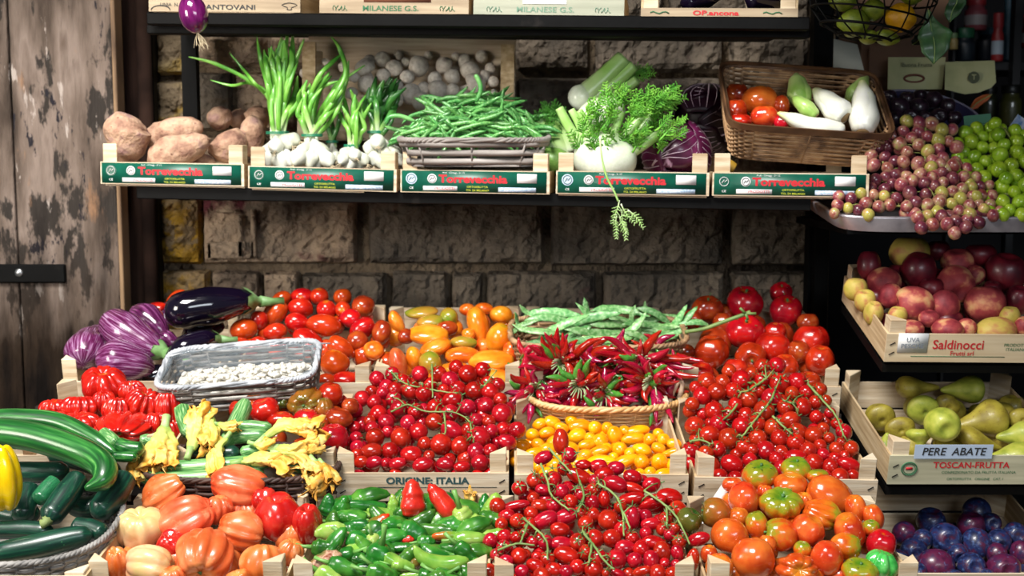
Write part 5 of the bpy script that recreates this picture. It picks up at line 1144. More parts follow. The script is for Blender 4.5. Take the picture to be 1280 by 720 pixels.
bunch(800, 452, 2.36, P2(740, 395, 5.14, [(450, 90), (500, 205), (640, 262), (720, 280), (10, 240), (60, 130), (130, 270), (200, 300), (250, 245), (660, 330), (700, 390), (590, 410), (500, 360), (380, 380)]), 'bunch of long crimson chillies spreading right towards the large tomatoes', 10)
bunch(813, 478, 2.33, P2(740, 395, 5.14, [(200, 300), (180, 350), (260, 400), (365, 380, 'g'), (490, 320, 'g'), (440, 440, 'g'), (480, 380), (530, 380), (350, 560), (370, 710, 'g'), (520, 690), (410, 690, 'd'), (200, 380), (420, 400), (560, 410)]), 'bunch of red chillies at the right end with one pointing down over the rim', 8)
for i in range(118):
    x = rng.uniform(648, 852); y = rng.uniform(436, 517); d = Vector((rng.uniform(-1, 1), rng.uniform(-.5, .1), rng.uniform(-.5, .9)))
    o = chilli(None, at(x, y, ymap(515, 2.325, 420, 2.45)(y)+(.02 if i % 2 else 0)), d, rng.uniform(.045, .065), pickm(), 1.35); tag(o, 'loose red chilli buried among the bunches in the tan basket', 'chilli pepper', 'loose chillies in the tan basket')
# ---------------- white bean basket
wbM = frame(at(305, 486, 2.285), 18, 3, -4.0); wb = empty('white_basket', None, 'white wicker basket lined with clear plastic film and filled with white beans', 'basket', M=wbM)
wm = mat('white_wicker', ['#7e8288', '#aeb2b8', '#cfd2d6'], scale=30, rough=.5, vary=0); hw = m(90, 2.28)
wicker(superel(hw, .078, 6), .055, 20, mat('weathered_white_wicker', ['#3a312b', '#6f6861', '#a3a09c'], scale=(30, 30, 60), rough=.6, vary=0), 1.06, .0035, .0032, .0022, root=wb, rim_m=wm, rim_r=.006, seed=11)
mb = MB(); n = 90; path = superel(hw*1.0, .072, 6); vs_ = []; us = []
for j in range(9):
    z = .008+j/8*.055; ex = 1+.02*j/8
    for i in range(n):
        x, y = path(i/n); w_ = 1+.02*noise.noise(Vector((x*40, y*40, z*40)))*2
        if j == 8: ex = 1.10
        vs_.append((x*ex*w_*.98, y*ex*w_*.98, z+.004*noise.noise(Vector((x*60, y*60, 3)))-(.012 if j == 8 else 0)))
mb.add(vs_, [(j*n+i, j*n+(i+1) % n, (j+1)*n+(i+1) % n, (j+1)*n+i) for j in range(8) for i in range(n)])
film = mat('plastic_film', ['#b8c8d4'], rough=.12, coat=.3, vary=0, alpha=.25, bump=.35, bscale=45)
ob('plastic_lining', mb, film, wb)
for k in range(7):
    mb = MB(); a = rng.uniform(0, 6.28); x, y = superel(hw*1.08, .085, 6)(k/7+.05); l = rng.uniform(.03, .06)
    sweep(mb, [(x, y, .058), (x+rng.uniform(-l, l), y+rng.uniform(-.01, .01), .062+rng.uniform(-.012, .01))], .0014, 5); ob('loose_cane', mb, wm, wb)
me = unit('bean'); WB = []
for k in me: c = k.copy(); c.materials.append(m_wb); WB.append(c)
wbi = wbM
for layer in range(2):
    for i in range(150 if layer else 120):
        x = rng.uniform(-hw*.86, hw*.86); y = rng.uniform(-.066, .045 if not layer else .05); h = .022+.020*max(0, 1-(x/hw)**2)*(1-max(0, y)/.07)-(0 if layer == 0 else .006)
        if layer == 0 and y > .035: continue
        p = wbM @ Vector((x, y, h+rng.uniform(-.002, .002)))
        M = T(p) @ Matrix.Rotation(rng.uniform(0, 3), 4, 'Z') @ Matrix.Rotation(rng.uniform(-.5, .5), 4, 'X') @ Matrix.Diagonal((.0048, .0082, .0042, 1))
        tag(ob('white_bean', WB[i % 2], None, None, M), 'small white bean in the plastic-lined basket', 'white bean', 'white beans in the plastic-lined basket')
mb = MB(); n = 40; vs_ = [(0, 0, .036)]+[(*superel(hw*.93, .068, 6)(i/n), .014) for i in range(n)]; mb.add(vs_, [(0, 1+i, 1+(i+1) % n) for i in range(n)])
bh = ob('bean_heap', mb, m_wb, None, wbM); tag(bh, 'white beans filling the plastic-lined basket below the top layer', 'white beans', None, 'stuff')
# ---------------- F ribbed red tomatoes
FR_ = [(130, 482, 33, 21, m_cos, 'u', 0, None, 'smooth-topped ribbed red tomato highest in its crate under the fat aubergine'), (67, 511, 19, 11, m_cos, 'u', 0, None, 'ribbed red tomato at the far left of its crate'), (101, 510, 25, 15, m_cos, 'u', 0, 'scar', 'ribbed red tomato with visible stem dimple left of centre'),
       (145, 511, 19, 16, m_cos, 'u', 10, None, 'ribbed red tomato in the centre of the crate'), (181, 504, 25, 19, m_cos, 'u', 25, 'scar', 'deeply folded red tomato at the right below the white basket corner'), (207, 508, 17, 22, m_cos, 'u', 0, None, 'red tomato at the right end touching the flowers'),
       (101, 529, 26, 13, m_cos, 'u', 0, None, 'red tomato just above the large green courgette'), (155, 534, 41, 18, m_cos, 'f', 0, 'scar', 'wide folded red tomato in front with its star-shaped stem end facing forward'), (72, 525, 14, 10, m_cos, 'u', 0, None, 'small red tomato partly behind the courgette at the left'),
       (195, 530, 17, 14, m_cos, 'u', 0, None, 'red tomato behind the left flower'), (165, 492, 18, 14, m_cos, 'u', 0, None, 'red tomato tucked behind the folded one'), (128, 505, 16, 14, m_cos, 'u', 0, None, 'red tomato in the gap below the highest one')]
pile('ribbed_tomato', 'costo', FR_, ymap(550, 2.12, 475, 2.28), 'tomato', 'ribbed red tomatoes in the middle row', its=6, under=([(55, 530), (70, 500), (120, 485), (210, 490), (215, 545), (120, 548)], 18, m_cos, 'costo', 'ribbed red tomato half hidden under the others'))
# ---------------- G brown-green
GB = [(351, 499, 14, 14, m_dg, 'f', 0, 'scar', 'small green ribbed tomato with star-shaped scar behind the flowers'), (386, 503, 24, 20, m_gb, 'f', -10, 'scar', 'brown and green ribbed tomato with its stem end facing up front'), (332, 513, 21, 15, m_red, 'u', -15, None, 'orange-red tomato left of the small green one'),
      (318, 504, 13, 11, m_or, 'u', 0, None, 'orange tomato touching the white bean basket'), (412, 494, 17, 14, m_red, 'u', 10, None, 'red tomato behind the brown-green ribbed one at the crate board'), (423, 523, 19, 12, m_rb, 'u', 5, None, 'reddish brown tomato left of the cherry tomatoes'),
      (417, 548, 20, 17, m_red, 'u', 0, None, 'red tomato at the right above the front post'), (350, 524, 18, 9, m_red, 'u', 0, None, 'red tomato peeping over the courgette'), (402, 508, 13, 12, m_gb, 'u', 0, None, 'brownish tomato right behind the ribbed one'), (384, 525, 17, 12, m_red, 'u', 0, None, 'red tomato above the large flower'),
      (300, 512, 14, 12, m_red, 'u', 0, None, 'red tomato behind the light green courgette'), (398, 532, 14, 14, m_rb, 'u', 0, None, 'shaded tomato below the brown-green ribbed one'), (438, 508, 12, 10, m_rb, 'u', 0, None, 'small red-brown tomato bordering the cherry tomatoes')]
pile('tomato', lambda t: 'beef' if t[4] in (m_gb, m_dg) else 'round', GB, ymap(560, 2.12, 490, 2.24), 'tomato', 'brown-green tomatoes in the middle row', its=3, under=([(310, 520), (340, 500), (430, 495), (432, 560), (350, 545)], 15, m_rb, 'round', 'brownish tomato half hidden under the others'))
# ---------------- H cherry tomatoes
H = Z(400, 440, 4, [(500, 110, 40), (595, 110, 38), (650, 140, 42), (740, 110, 47, 42), (690, 185, 42), (768, 195, 45), (850, 195, 42), (450, 195, 45), (500, 200, 42), (415, 150, 38), (380, 190, 38), (340, 185, 36), (370, 235, 38), (290, 310, 42, 40), (330, 350, 38), (395, 280, 42), (575, 280, 45, 42), (660, 240, 48, 42), (740, 280, 42), (650, 310, 45),
      (830, 270, 42), (910, 310, 50), (270, 250, 36), (210, 235, 38), (175, 290, 38), (570, 350, 42), (440, 355, 38), (490, 400, 45), (660, 390, 52, 42), (405, 430, 52, 48), (275, 430, 48, 44), (350, 495, 40), (250, 500, 52, 40), (455, 515, 50, 44), (530, 460, 34), (600, 465, 52, 54), (700, 470, 45), (810, 420, 52, 56), (780, 500, 42),
      (800, 555, 42), (865, 400, 36), (935, 450, 45, 38), (900, 395, 36), (515, 565, 48, 38), (625, 560, 42, 34), (710, 575, 38, 30), (385, 558, 42, 30), (270, 555, 42, 32), (205, 550, 35, 30), (325, 555, 25), (180, 430, 32), (185, 475, 34), (190, 510, 30), (480, 300, 40), (620, 190, 30), (780, 340, 34), (340, 400, 30), (260, 380, 34), (250, 350, 30), (545, 520, 28), (740, 390, 36), (320, 140+60, 30), (885, 170, 36), (900, 240, 34)])
Yh = ymap(585, 2.085, 462, 2.345)
H = [t+((m_cher, 'cherry tomato showing its pale round scar low in front under the egg-shaped one') if False else ()) for t in H]
fillH = poisson([(438, 588), (440, 545), (420, 505), (470, 470), (520, 458), (600, 458), (640, 500), (648, 560), (612, 588)], 10, [(t[0], t[1], t[2]) for t in H], .78, 500, 3)
H2 = H+[(x, y, r*.92) for x, y, r in fillH]
def ctag(vs): return [( [[(a, b) for a, b in ln] for ln in lines], lab) for lines, lab in vs]
VH = [([[(489, 465), (508, 480), (545, 488), (572, 492)], [(540, 455), (541, 497)]], 'cherry tomato truss lying across the top of the ORIGINE crate'),
      ([[(489, 515), (510, 506), (532, 514), (570, 516), (588, 528)], [(555, 516), (557, 540), (548, 542)]], 'cherry tomato truss with long bare brown-green vine in the centre of the ORIGINE crate'),
      ([[(612, 475), (605, 482), (621, 463)], [(588, 528), (590, 546)]], 'short cherry tomato truss at the upper right of the ORIGINE crate')]
small('cherry_tomato', 'cherry', H2, Yh, m_cher, 'loose red cherry tomato in the ORIGINE crate', 'cherry tomato', 'loose cherry tomatoes in the ORIGINE crate', VH, calp=.12, near=20, per_vine=9, under=[(436, 592), (428, 520), (470, 475), (610, 470), (645, 520), (614, 592)], front=('cherry tomato lying against the ORIGINE board', 525, 95))
# ---------------- I yellow
I0 = Z(640, 520, 5.82, [(210, 60, 50, 42), (150, 140, 48), (255, 125, 55, 45), (360, 90, 50, 40), (80, 215, 52, 45), (190, 215, 48), (490, 70, 75, 50), (485, 150, 65, 55), (605, 90, 50), (545, 210, 60, 40), (635, 180, 55), (745, 140, 58, 65), (880, 165, 75, 45), (910, 110, 75, 40), (1000, 175, 45), (1065, 130, 40), (1100, 170, 45), (1180, 205, 50, 42),
      (1065, 235, 48, 42), (945, 250, 65, 50), (790, 245, 55, 52), (850, 265, 40), (630, 265, 80, 42), (650, 330, 90, 50), (830, 330, 85, 45), (940, 335, 55), (1080, 340, 65, 60), (1110, 425, 65, 45), (990, 420, 45), (740, 300, 35), (680, 245, 40), (150, 270, 60, 35), (180, 370, 45), (260, 420, 65, 50), (360, 465, 50, 35), (1160, 265, 60, 28), (940, 420, 40), (335, 290, 35), (440, 40, 45), (690, 90, 45), (820, 110, 40), (560, 160, 40), (30, 290, 45), (25, 330, 40)])
fI = poisson([(648, 600), (650, 555), (668, 530), (730, 524), (830, 545), (852, 565), (850, 603)], 9.5, [(t[0], t[1], t[2]) for t in I0], .7, 400, 5)
small('date_tomato', 'plum', I0+[(x, y, r*1.15, r*.95) for x, y, r in fI], ymap(605, 2.09, 530, 2.28), m_yel, 'golden yellow date tomato behind the red ones', 'yellow tomato', 'yellow date tomatoes', calp=0, under=[(648, 600), (650, 550), (668, 528), (830, 540), (850, 565), (850, 603)])
# ---------------- J vine cherries
J = Z(840, 430, 4, [(520, 110, 42), (345, 180, 48), (530, 195, 50), (622, 190, 45), (295, 235, 42), (375, 280, 48), (245, 190, 36), (232, 238, 44), (150, 255, 42), (210, 335, 48, 44), (118, 415, 50, 48), (235, 400, 48, 44), (180, 450, 50, 44), (290, 480, 55, 50), (360, 365, 42), (350, 405, 45), (460, 335, 52, 50), (495, 275, 50), (600, 245, 34), (590, 385, 45, 40), (650, 315, 46),
      (505, 420, 45), (540, 470, 42), (625, 495, 46, 44), (630, 445, 44), (705, 455, 44), (430, 475, 44), (458, 535, 50, 46), (370, 520, 40), (298, 600, 52, 46), (225, 530, 42), (105, 540, 42, 46), (160, 545, 38), (400, 525, 30), (720, 365, 32), (722, 290, 34), (765, 285, 28), (790, 345, 28), (825, 400, 28), (675, 240, 36), (755, 425, 32), (740, 510, 32), (762, 555, 32), (825, 525, 34), (812, 570, 32), (715, 595, 45),
      (615, 570, 52, 42), (785, 610, 38), (880, 600, 50, 36), (835, 665, 46), (665, 520, 40), (545, 545, 34), (860, 560, 26), (785, 470, 28), (850, 495, 25), (430, 235, 38), (400, 150, 34), (90, 600, 34), (120, 220, 30), (320, 300, 34), (440, 620, 40), (540, 610, 40), (100, 300, 34), (890, 660, 30), (520, 570, 36)])
fJ = poisson([(862, 590), (858, 520), (868, 480), (900, 462), (985, 455), (1020, 480), (1050, 530), (1075, 580), (1072, 600), (1000, 600), (900, 600)], 10, [(t[0], t[1], t[2]) for t in J], .78, 500, 7)
VJ = [([[(968, 490), (962, 503), (948, 520), (934, 538), (928, 545)]], 'vine cherry truss with thick pale vine in the centre of the right-hand cherry crate'), ([[(966, 520), (978, 532), (990, 542)], [(990, 504), (978, 500)]], 'vine cherry truss right of the thick pale vine'),
      ([[(862, 552), (876, 550), (888, 555)]], 'vine cherry truss with blunt stalk at the left edge of its crate'), ([[(958, 473), (945, 482), (936, 488), (925, 490)]], 'vine cherry truss at the top of the right-hand cherry crate'), ([[(922, 505), (912, 518), (905, 524)]], 'vine cherry truss at the upper left'),
      ([[(1010, 480), (1028, 500), (1045, 520), (1055, 545)]], 'vine cherry truss running down the right side of its crate')]
small('cherry_tomato', 'cherry', J+fJ, ymap(605, 2.085, 455, 2.34), m_cher2, 'loose orange-red cherry tomato in the right-hand cherry crate', 'cherry tomato', 'loose cherry tomatoes in the right-hand crate', VJ, calp=.15, near=27, per_vine=9, thick=.0021, under=[(865, 595), (858, 500), (900, 465), (1020, 480), (1072, 590)], front=('cherry tomato low behind the right-hand crate board', 970, 120))
# ---------------- courgette flower basket
fb = basket('wicker_basket', at(305, 634, 2.065), m(112, 2.05), .075, .085, 30, wk_dark, 'dark brown wicker basket of courgettes with flowers', tilt=8, p=3, flare=1.1, amp=.003, rz=.0034, rx=.003, rim_r=.006, seed=13)
ribm = lambda an, t: 1+.06*sin(6*an)
YC = ymap(600, 2.0, 505, 2.14)
for pts, r, lab, mt in (([(206, 586), (250, 584), (300, 580), (345, 576)], 11, 'ribbed courgette lying level behind the large orange tomatoes', m_zucs), ([(170, 596), (205, 598), (260, 596), (330, 590)], 9, 'courgette lying lowest along the front of the flower basket', m_zucs),
                    ([(308, 500), (300, 520), (290, 540), (278, 560)], 11, 'light green ribbed courgette standing diagonally out of the flower basket', m_zucs), ([(227, 508), (231, 524), (238, 545)], 11, 'pale green courgette upright beside the left flowers', m_zucs),
                    ([(296, 532), (315, 533), (340, 535)], 8, 'small courgette lying level above the large flower', m_zucs), ([(288, 547), (305, 545), (335, 544)], 10, 'courgette lying in the middle right of the light diagonal one', m_zucs),
                    ([(175, 552), (186, 550), (196, 556)], 8, 'short courgette stub at the left of the flower basket', m_zucs), ([(165, 590), (170, 578), (180, 570)], 9, 'yellow-green courgette stub at the far left of the flower basket', mat('courgette_yellowed', ['#8a8a2c', '#b0a850'], scale=20, rough=.4)),
                    ([(300, 566), (320, 562), (345, 560)], 8, 'courgette between the two large flowers', m_zucs), ([(350, 585), (375, 582), (400, 590)], 10, 'courgette under the right flowers', m_zucs), ([(240, 560), (270, 566), (300, 566)], 10, 'dark courgette behind the level ones', m_zuc)):
    longthing('courgette', pts, r, YC, mt, lab, 'courgette', None, n=20, sides=18, mod=ribm if mt is m_zucs else None)
def flower(pts, wd, Y, lab, seed, mt=m_petal):
    W = lw(pts, Y); c = sum(W, Vector())/len(W); n = 26; P = [Vector(q)-c for q in smp([tuple(w_) for w_ in W], n)]; root = empty('courgette_flower', c, lab, 'courgette flower')
    R = m(wd, W[0].y); so = Vector((seed*3.3, seed, 0))
    prof = rounded([(0, .35), (.15, .5), (.45, .85), (.8, 1.0), (1, 1.15)], n)
    def md(an, t): return 1+t*.34*cos(5*an+seed)+.28*t*noise.noise(Vector((cos(an)*2.5, sin(an)*2.5, t*4))+so)+.14*t*sin(13*an+seed*2)
    mb = MB(); sweep(mb, P, [R*q for q in prof], 40, caps=False, flat=.62, mod=md)
    # crumple
    for i, v in enumerate(mb.v):
        q = Vector(v); t = mb.u[i][2]; dd = (noise.noise_vector(q*55+so)*R*.5+noise.noise_vector(q*150+so)*R*.28)*min(1, .15+t); mb.v[i] = tuple(q+dd)
    o = ob('petals', mb, mt, root); o.modifiers.new('s', 'SOLIDIFY').thickness = .0008
    for k in range(3):   # ragged curled petal tips
        mb = MB(); e = P[-1]; d = (P[-1]-P[-4]).normalized(); a = seed+k*2.1; sd = Vector((cos(a), -.5, sin(a))).normalized(); L = R*1.3; vs_ = []; us = []
        s2 = d.cross(sd).normalized()
        for j in range(7):
            t = j/6; w_ = R*.5*(1-t)**.6
            for q in (-1, 0, 1): vs_.append(e-d*R*.3+d*L*.6*t+sd*(R*.45+L*.4*t*t)+s2*w_*q+noise.noise_vector(Vector((j*.7, q*.9, seed+k)))*R*.22); us.append((0, 0, .7+.3*t))
        mb.add(vs_, [(3*j+q, 3*j+q+1, 3*j+q+4, 3*j+q+3) for j in range(6) for q in (0, 1)], us); o = ob('petal_tip', mb, mt, root); o.modifiers.new('s', 'SOLIDIFY').thickness = .0008
    mb = MB(); d = (P[0]-P[3]).normalized(); sweep(mb, [P[0]-d*R*.2, P[0]+d*R*.5, P[0]+d*R*1.0], [R*.38, R*.3, R*.32], 8); ob('stalk', mb, mat('flower_stalk', ['#7fa858', '#a8c880'], rough=.5), root)
FL = [([(238, 562), (244, 545), (248, 528), (251, 512)], 14, 'yellow flower standing up left of the light diagonal courgette'), ([(262, 520), (262, 535), (264, 548), (258, 558)], 13, 'orange flower hanging right of the upright yellow one'), ([(272, 530), (285, 533), (296, 532)], 8, 'small orange flower tip pointing right onto the courgette'),
      ([(206, 534), (204, 548), (202, 566), (200, 586)], 17, 'crumpled pale yellow flower hanging at the left of the basket'), ([(282, 548), (272, 562), (268, 578), (272, 596)], 10, 'narrow flower hanging down the middle of the basket'), ([(262, 600), (266, 596), (272, 600)], 6, 'small withered orange flower behind the top orange tomato'),
      ([(302, 577), (322, 574), (345, 576), (366, 588)], 14, 'large pale flower lying right of centre with orange ragged tip'), ([(330, 548), (352, 533), (375, 533), (398, 538)], 14, 'large yellow flower at the top right of the basket'), ([(345, 560), (365, 562), (380, 560), (398, 552)], 15, 'broad orange flower between the two large ones'),
      ([(350, 566), (372, 570), (386, 582), (392, 598)], 12, 'orange flower drooping down the right side'), ([(318, 555), (330, 558), (338, 552)], 9, 'small crumpled flower in the middle of the basket'), ([(394, 578), (402, 590), (396, 606), (388, 612)], 12, 'faded orange flower drooping over the right rim'), ([(404, 580), (412, 590), (416, 604)], 9, 'withered brownish flower at the far right rim'),
      ([(168, 572), (166, 586), (170, 602)], 8, 'withered brown-green flower at the far left rim')]
for i, (p, w_, lab) in enumerate(FL): flower(p, w_, ymap(600, 1.985, 505, 2.10), lab, i+1, m_petal if i not in (12, 13, 11) else mat('withered_petal', ['#8a6a2c', '#d0902c', '#b8b060'], scale=40, rough=.6))
# ---------------- courgette basket at left
zb = basket('wicker_basket', at(22, 700, 1.885), m(116, 1.9), .115, .068, 40, wk_grey, 'grey wicker basket of dark green courgettes at the left edge', tilt=12, p=2.6, flare=1.12, amp=.003, rz=.003, rx=.0024, rim_r=.0055, seed=15, rimtwist=4)
YZ = ymap(700, 1.80, 520, 2.06)
ZU = [([(-60, 545), (-7, 541), (36, 545), (79, 557), (116, 572), (131, 587), (126, 602), (106, 611)], [20, 20, 19, 18, 17, 16, 14, 10], 'huge light green courgette bending down into a hook at its right end', m_zucl, -.02),
      ([(-30, 524), (20, 523), (70, 528), (110, 545), (144, 566)], [12, 13, 13, 12, 9], 'long green courgette lying behind the huge hooked one', m_zucl, 0), ([(-10, 588), (40, 590), (86, 588)], 13, 'dark courgette lying level under the huge hooked one', m_zuc, .04),
      ([(102, 592), (82, 620), (58, 652)], [14, 16, 15], 'dark courgette standing diagonally with its dry flower end facing forward', m_zuc, -.02), ([(72, 600), (60, 612), (46, 628)], 12, 'mid green courgette behind the diagonal dark one', m_zucs and mat('courgette_mid', ['#1a5a3a', '#2f7a4c'], scale=3, streak=3, rough=.25, coat=.4), .02),
      ([(38, 606), (32, 628), (28, 650)], 14, 'very dark courgette stub right of the yellow pepper', m_zuc, .03), ([(160, 592), (142, 618), (118, 645)], [15, 18, 15], 'thick dark courgette at the right side of the grey basket', m_zuc, .01),
      ([(-30, 664), (20, 662), (66, 664)], 12, 'dark courgette lying low at the left edge behind the front one', m_zuc, .01), ([(-20, 694), (40, 684), (90, 672), (116, 668)], [14, 16, 15, 11], 'dark green courgette lying along the front rim of the grey basket', m_zuc, -.01),
      ([(90, 657), (112, 660), (132, 668)], 12, 'short courgette end right behind the front one', m_zuc, 0), ([(126, 540), (137, 548), (147, 556)], 9, 'small pale courgette end touching the ribbed red tomatoes', m_zucs, 0), ([(146, 554), (160, 560), (180, 562)], 10, 'small green courgette beside the crumpled pale flower', m_zucl, .0),
      ([(140, 570), (155, 571), (172, 572)], 7, 'little green courgette under the small one by the flower', m_zucl, .0), ([(0, 640), (20, 645), (50, 640)], 12, 'dark courgette deep in the middle of the grey basket', m_zuc, .05), ([(90, 630), (110, 635), (130, 625)], 14, 'dark courgette in the shadow right of the diagonal one', m_zuc, .05), ([(60, 565), (100, 575), (150, 590)], 13, 'dark courgette in the shadow below the hooked one', m_zuc, .07)]
for pts, r, lab, mt, dy in ZU:
    Yl = [YZ(p[1])+dy if not (lab.startswith('huge')) else 1.955+.0*i for i, p in enumerate(pts)]
    if lab.startswith('huge'): Yl = [1.99, 1.985, 1.975, 1.955, 1.93, 1.905, 1.885, 1.87]
    o, P, rad = longthing('courgette', pts, r, Yl, mt, lab, 'courgette', None, n=30, sides=22, mod=lambda an, t: 1+.008*sin(5*an))
    if 'diagonally' in lab: cap_end(o, P, rad, 1, mat('dry_blossom', ['#4a5a2c', '#8a9a5c'], rough=.7), 'blossom_end', .3, .5)
YP = at(2, 597, 1.86); mb = lathe_unit(irr(4, .22, 1.0, .2, 41, .6, .12), 40, 22, 4, .08)
o = ob('yellow_pepper', mb, m_yp, None, T(YP) @ Matrix.Rotation(-.08, 4, 'Y') @ Matrix.Diagonal((m(24, 1.86), m(24, 1.86), m(47, 1.86), 1))); tag(o, 'bright yellow bell pepper cut by the left edge of the picture', 'pepper')
calyx(o, 'scar', .8)
# ---------------- K big ribbed tomatoes
KB = [(205, 615, 30, 25, m_big, 'r', -30, None, 'orange ribbed tomato at the back left of its crate below the flowers'), (297, 611, 35, 28, m_big, 'r', 10, None, 'large orange ribbed tomato at the top middle of the front row crate'), (237, 648, 37, 31, m_big, 'l', -28, None, 'orange ribbed tomato tilted in the centre left with strong vertical ribs'),
      (180, 661, 33, 25, m_bigp, 'u', 0, None, 'pale yellow-green ribbed tomato at the left'), (349, 647, 31, 28, m_bigr, 'u', 0, None, 'bright red lobed tomato at the right of the orange ones'), (380, 653, 18, 26, m_bigr, 'u', 0, None, 'second red tomato at the far right behind the bright red lobed one'),
      (301, 664, 30, 28, m_big, 'r', 15, None, 'orange ribbed tomato right of centre under the topmost one'), (258, 693, 43, 34, m_big, 'f', 0, 'scar', 'biggest ribbed orange tomato in front with its stem scar facing the viewer'), (184, 707, 31, 29, m_bigp, 'r', 8, None, 'pale pink-orange tomato at the front left'),
      (328, 706, 31, 26, m_big, 'u', 0, None, 'orange tomato behind the front right post'), (361, 692, 18, 16, m_big, 'u', 20, None, 'orange-brown tomato between the front post and the side board'), (150, 706, 16, 22, m_big, 'u', 0, None, 'orange-red tomato beside the front left post'),
      (216, 724, 18, 16, m_big, 'u', 0, None, 'orange tomato at the bottom between the two front ones'), (265, 640, 20, 18, m_big, 'u', 0, None, 'shaded orange tomato in the gap behind the scarred one'), (215, 680, 20, 18, m_bigr, 'u', 0, None, 'shaded red tomato in the gap left of the biggest one'), (330, 628, 18, 16, m_bigr, 'u', 0, None, 'shaded red tomato behind the bright red lobed one'), (300, 725, 20, 16, m_big, 'u', 0, None, 'orange tomato at the bottom right of the biggest one')]
pile('ribbed_tomato', lambda t: 'lobed' if t[4] is m_bigr else 'beef', KB, ymap(720, 1.80, 610, 1.97), 'tomato', 'large ribbed tomatoes in the front row', its=8, under=([(150, 715), (180, 640), (300, 620), (380, 650), (350, 715)], 26, m_big, 'beef', 'orange tomato half hidden under the large ribbed ones'))
# ---------------- L peppers
LP = Z(380, 560, 4.5, [(380, 250, 100, 42, m_pep, -8), (330, 310, 130, 36, m_pep, 10), (230, 280, 60, 32, m_pep, 5), (495, 315, 30, 66, m_pepl, 0), (545, 300, 20, 50, m_pep, 0), (700, 380, 125, 40, m_pep, 10), (900, 325, 90, 40, m_pep, 20), (1060, 325, 55, 70, m_pepl, 15), (1010, 300, 35, 60, m_pep, 10), (290, 390, 105, 40, m_pepl, -10), (170, 420, 42, 60, m_pep, 0), (370, 440, 120, 44, m_pepm, -32),
     (725, 455, 125, 42, m_pepm if False else m_wilt if False else m_pep, 4), (905, 415, 55, 60, m_pepl, -20), (1000, 430, 80, 50, m_pepl, 10), (430, 480, 60, 50, m_pep, 20), (870, 510, 140, 24, m_pepo, 6), (960, 520, 110, 34, m_pepl, 5), (690, 530, 45, 32, m_pep, 0), (585, 515, 26, 22, m_pepr, 0), (190, 530, 68, 50, m_wilt, -15), (130, 640, 75, 58, m_wilt, -30), (270, 590, 72, 50, m_pepl, 0), (400, 545, 34, 62, m_pepl, -15),
     (460, 560, 62, 40, m_pep, 10), (560, 555, 75, 28, m_pep, -6), (890, 590, 125, 42, m_pep, 8), (420, 640, 65, 75, m_pep, 10), (235, 680, 66, 52, m_bigp if False else m_pepl, 0), (335, 690, 42, 38, m_pep, 0), (560, 665, 65, 34, m_pepl, 15), (640, 710, 95, 28, m_pepl, 0), (780, 705, 50, 30, m_pep, 0), (605, 610, 34, 50, m_pep, 10), (780, 600, 80, 36, m_pep, 0), (520, 440, 70, 50, m_pep, 0), (215, 330, 50, 70, m_pep, 20), (650, 640, 50, 24, m_pepm, -20),
     (300, 450, 70, 40, m_pep, 5), (130, 300, 40, 60, m_pep, 10), (820, 430, 50, 50, m_pep, 0), (660, 320, 60, 40, m_pep, 0), (990, 590, 60, 50, m_pep, 0), (720, 580, 60, 30, m_pep, 10), (330, 620, 50, 40, m_pep, 0), (690, 265, 40, 40, m_pep, 0), (530, 235, 25, 50, m_pep, 30), (1000, 660, 60, 40, m_pep, 10), (500, 710, 40, 30, m_pep, 0), (880, 680, 60, 40, m_pep, 0)])
LLab = {0: 'dark green pepper at the back left under the ORIGINE board', 1: 'long green pepper lying below the back left one', 3: 'short light green pepper standing upright left of the red ones', 5: 'long wrinkled green pepper in the middle below the bright red one', 6: 'green pepper with its stalk pointing down right, near the red pepper', 7: 'light green pepper standing at the back right', 9: 'light green curved pepper at the left',
        11: 'green pepper turning red at its right tip', 12: 'olive green pepper in the centre', 13: 'squat light green pepper at the right, bending down', 14: 'squat light green pepper beside the red date tomatoes', 16: 'green pepper with a pointed orange tip', 20: 'wrinkled brown pepper at the left side', 21: 'wrinkled brown pepper lower left near the post', 22: 'light green pepper right of the wrinkled ones', 26: 'shiny curved green pepper at the lower right', 28: 'pale yellow-green pepper at the front left', 19: 'small orange-red pepper tip in the middle'}
YL = ymap(720, 1.79, 612, 1.98)
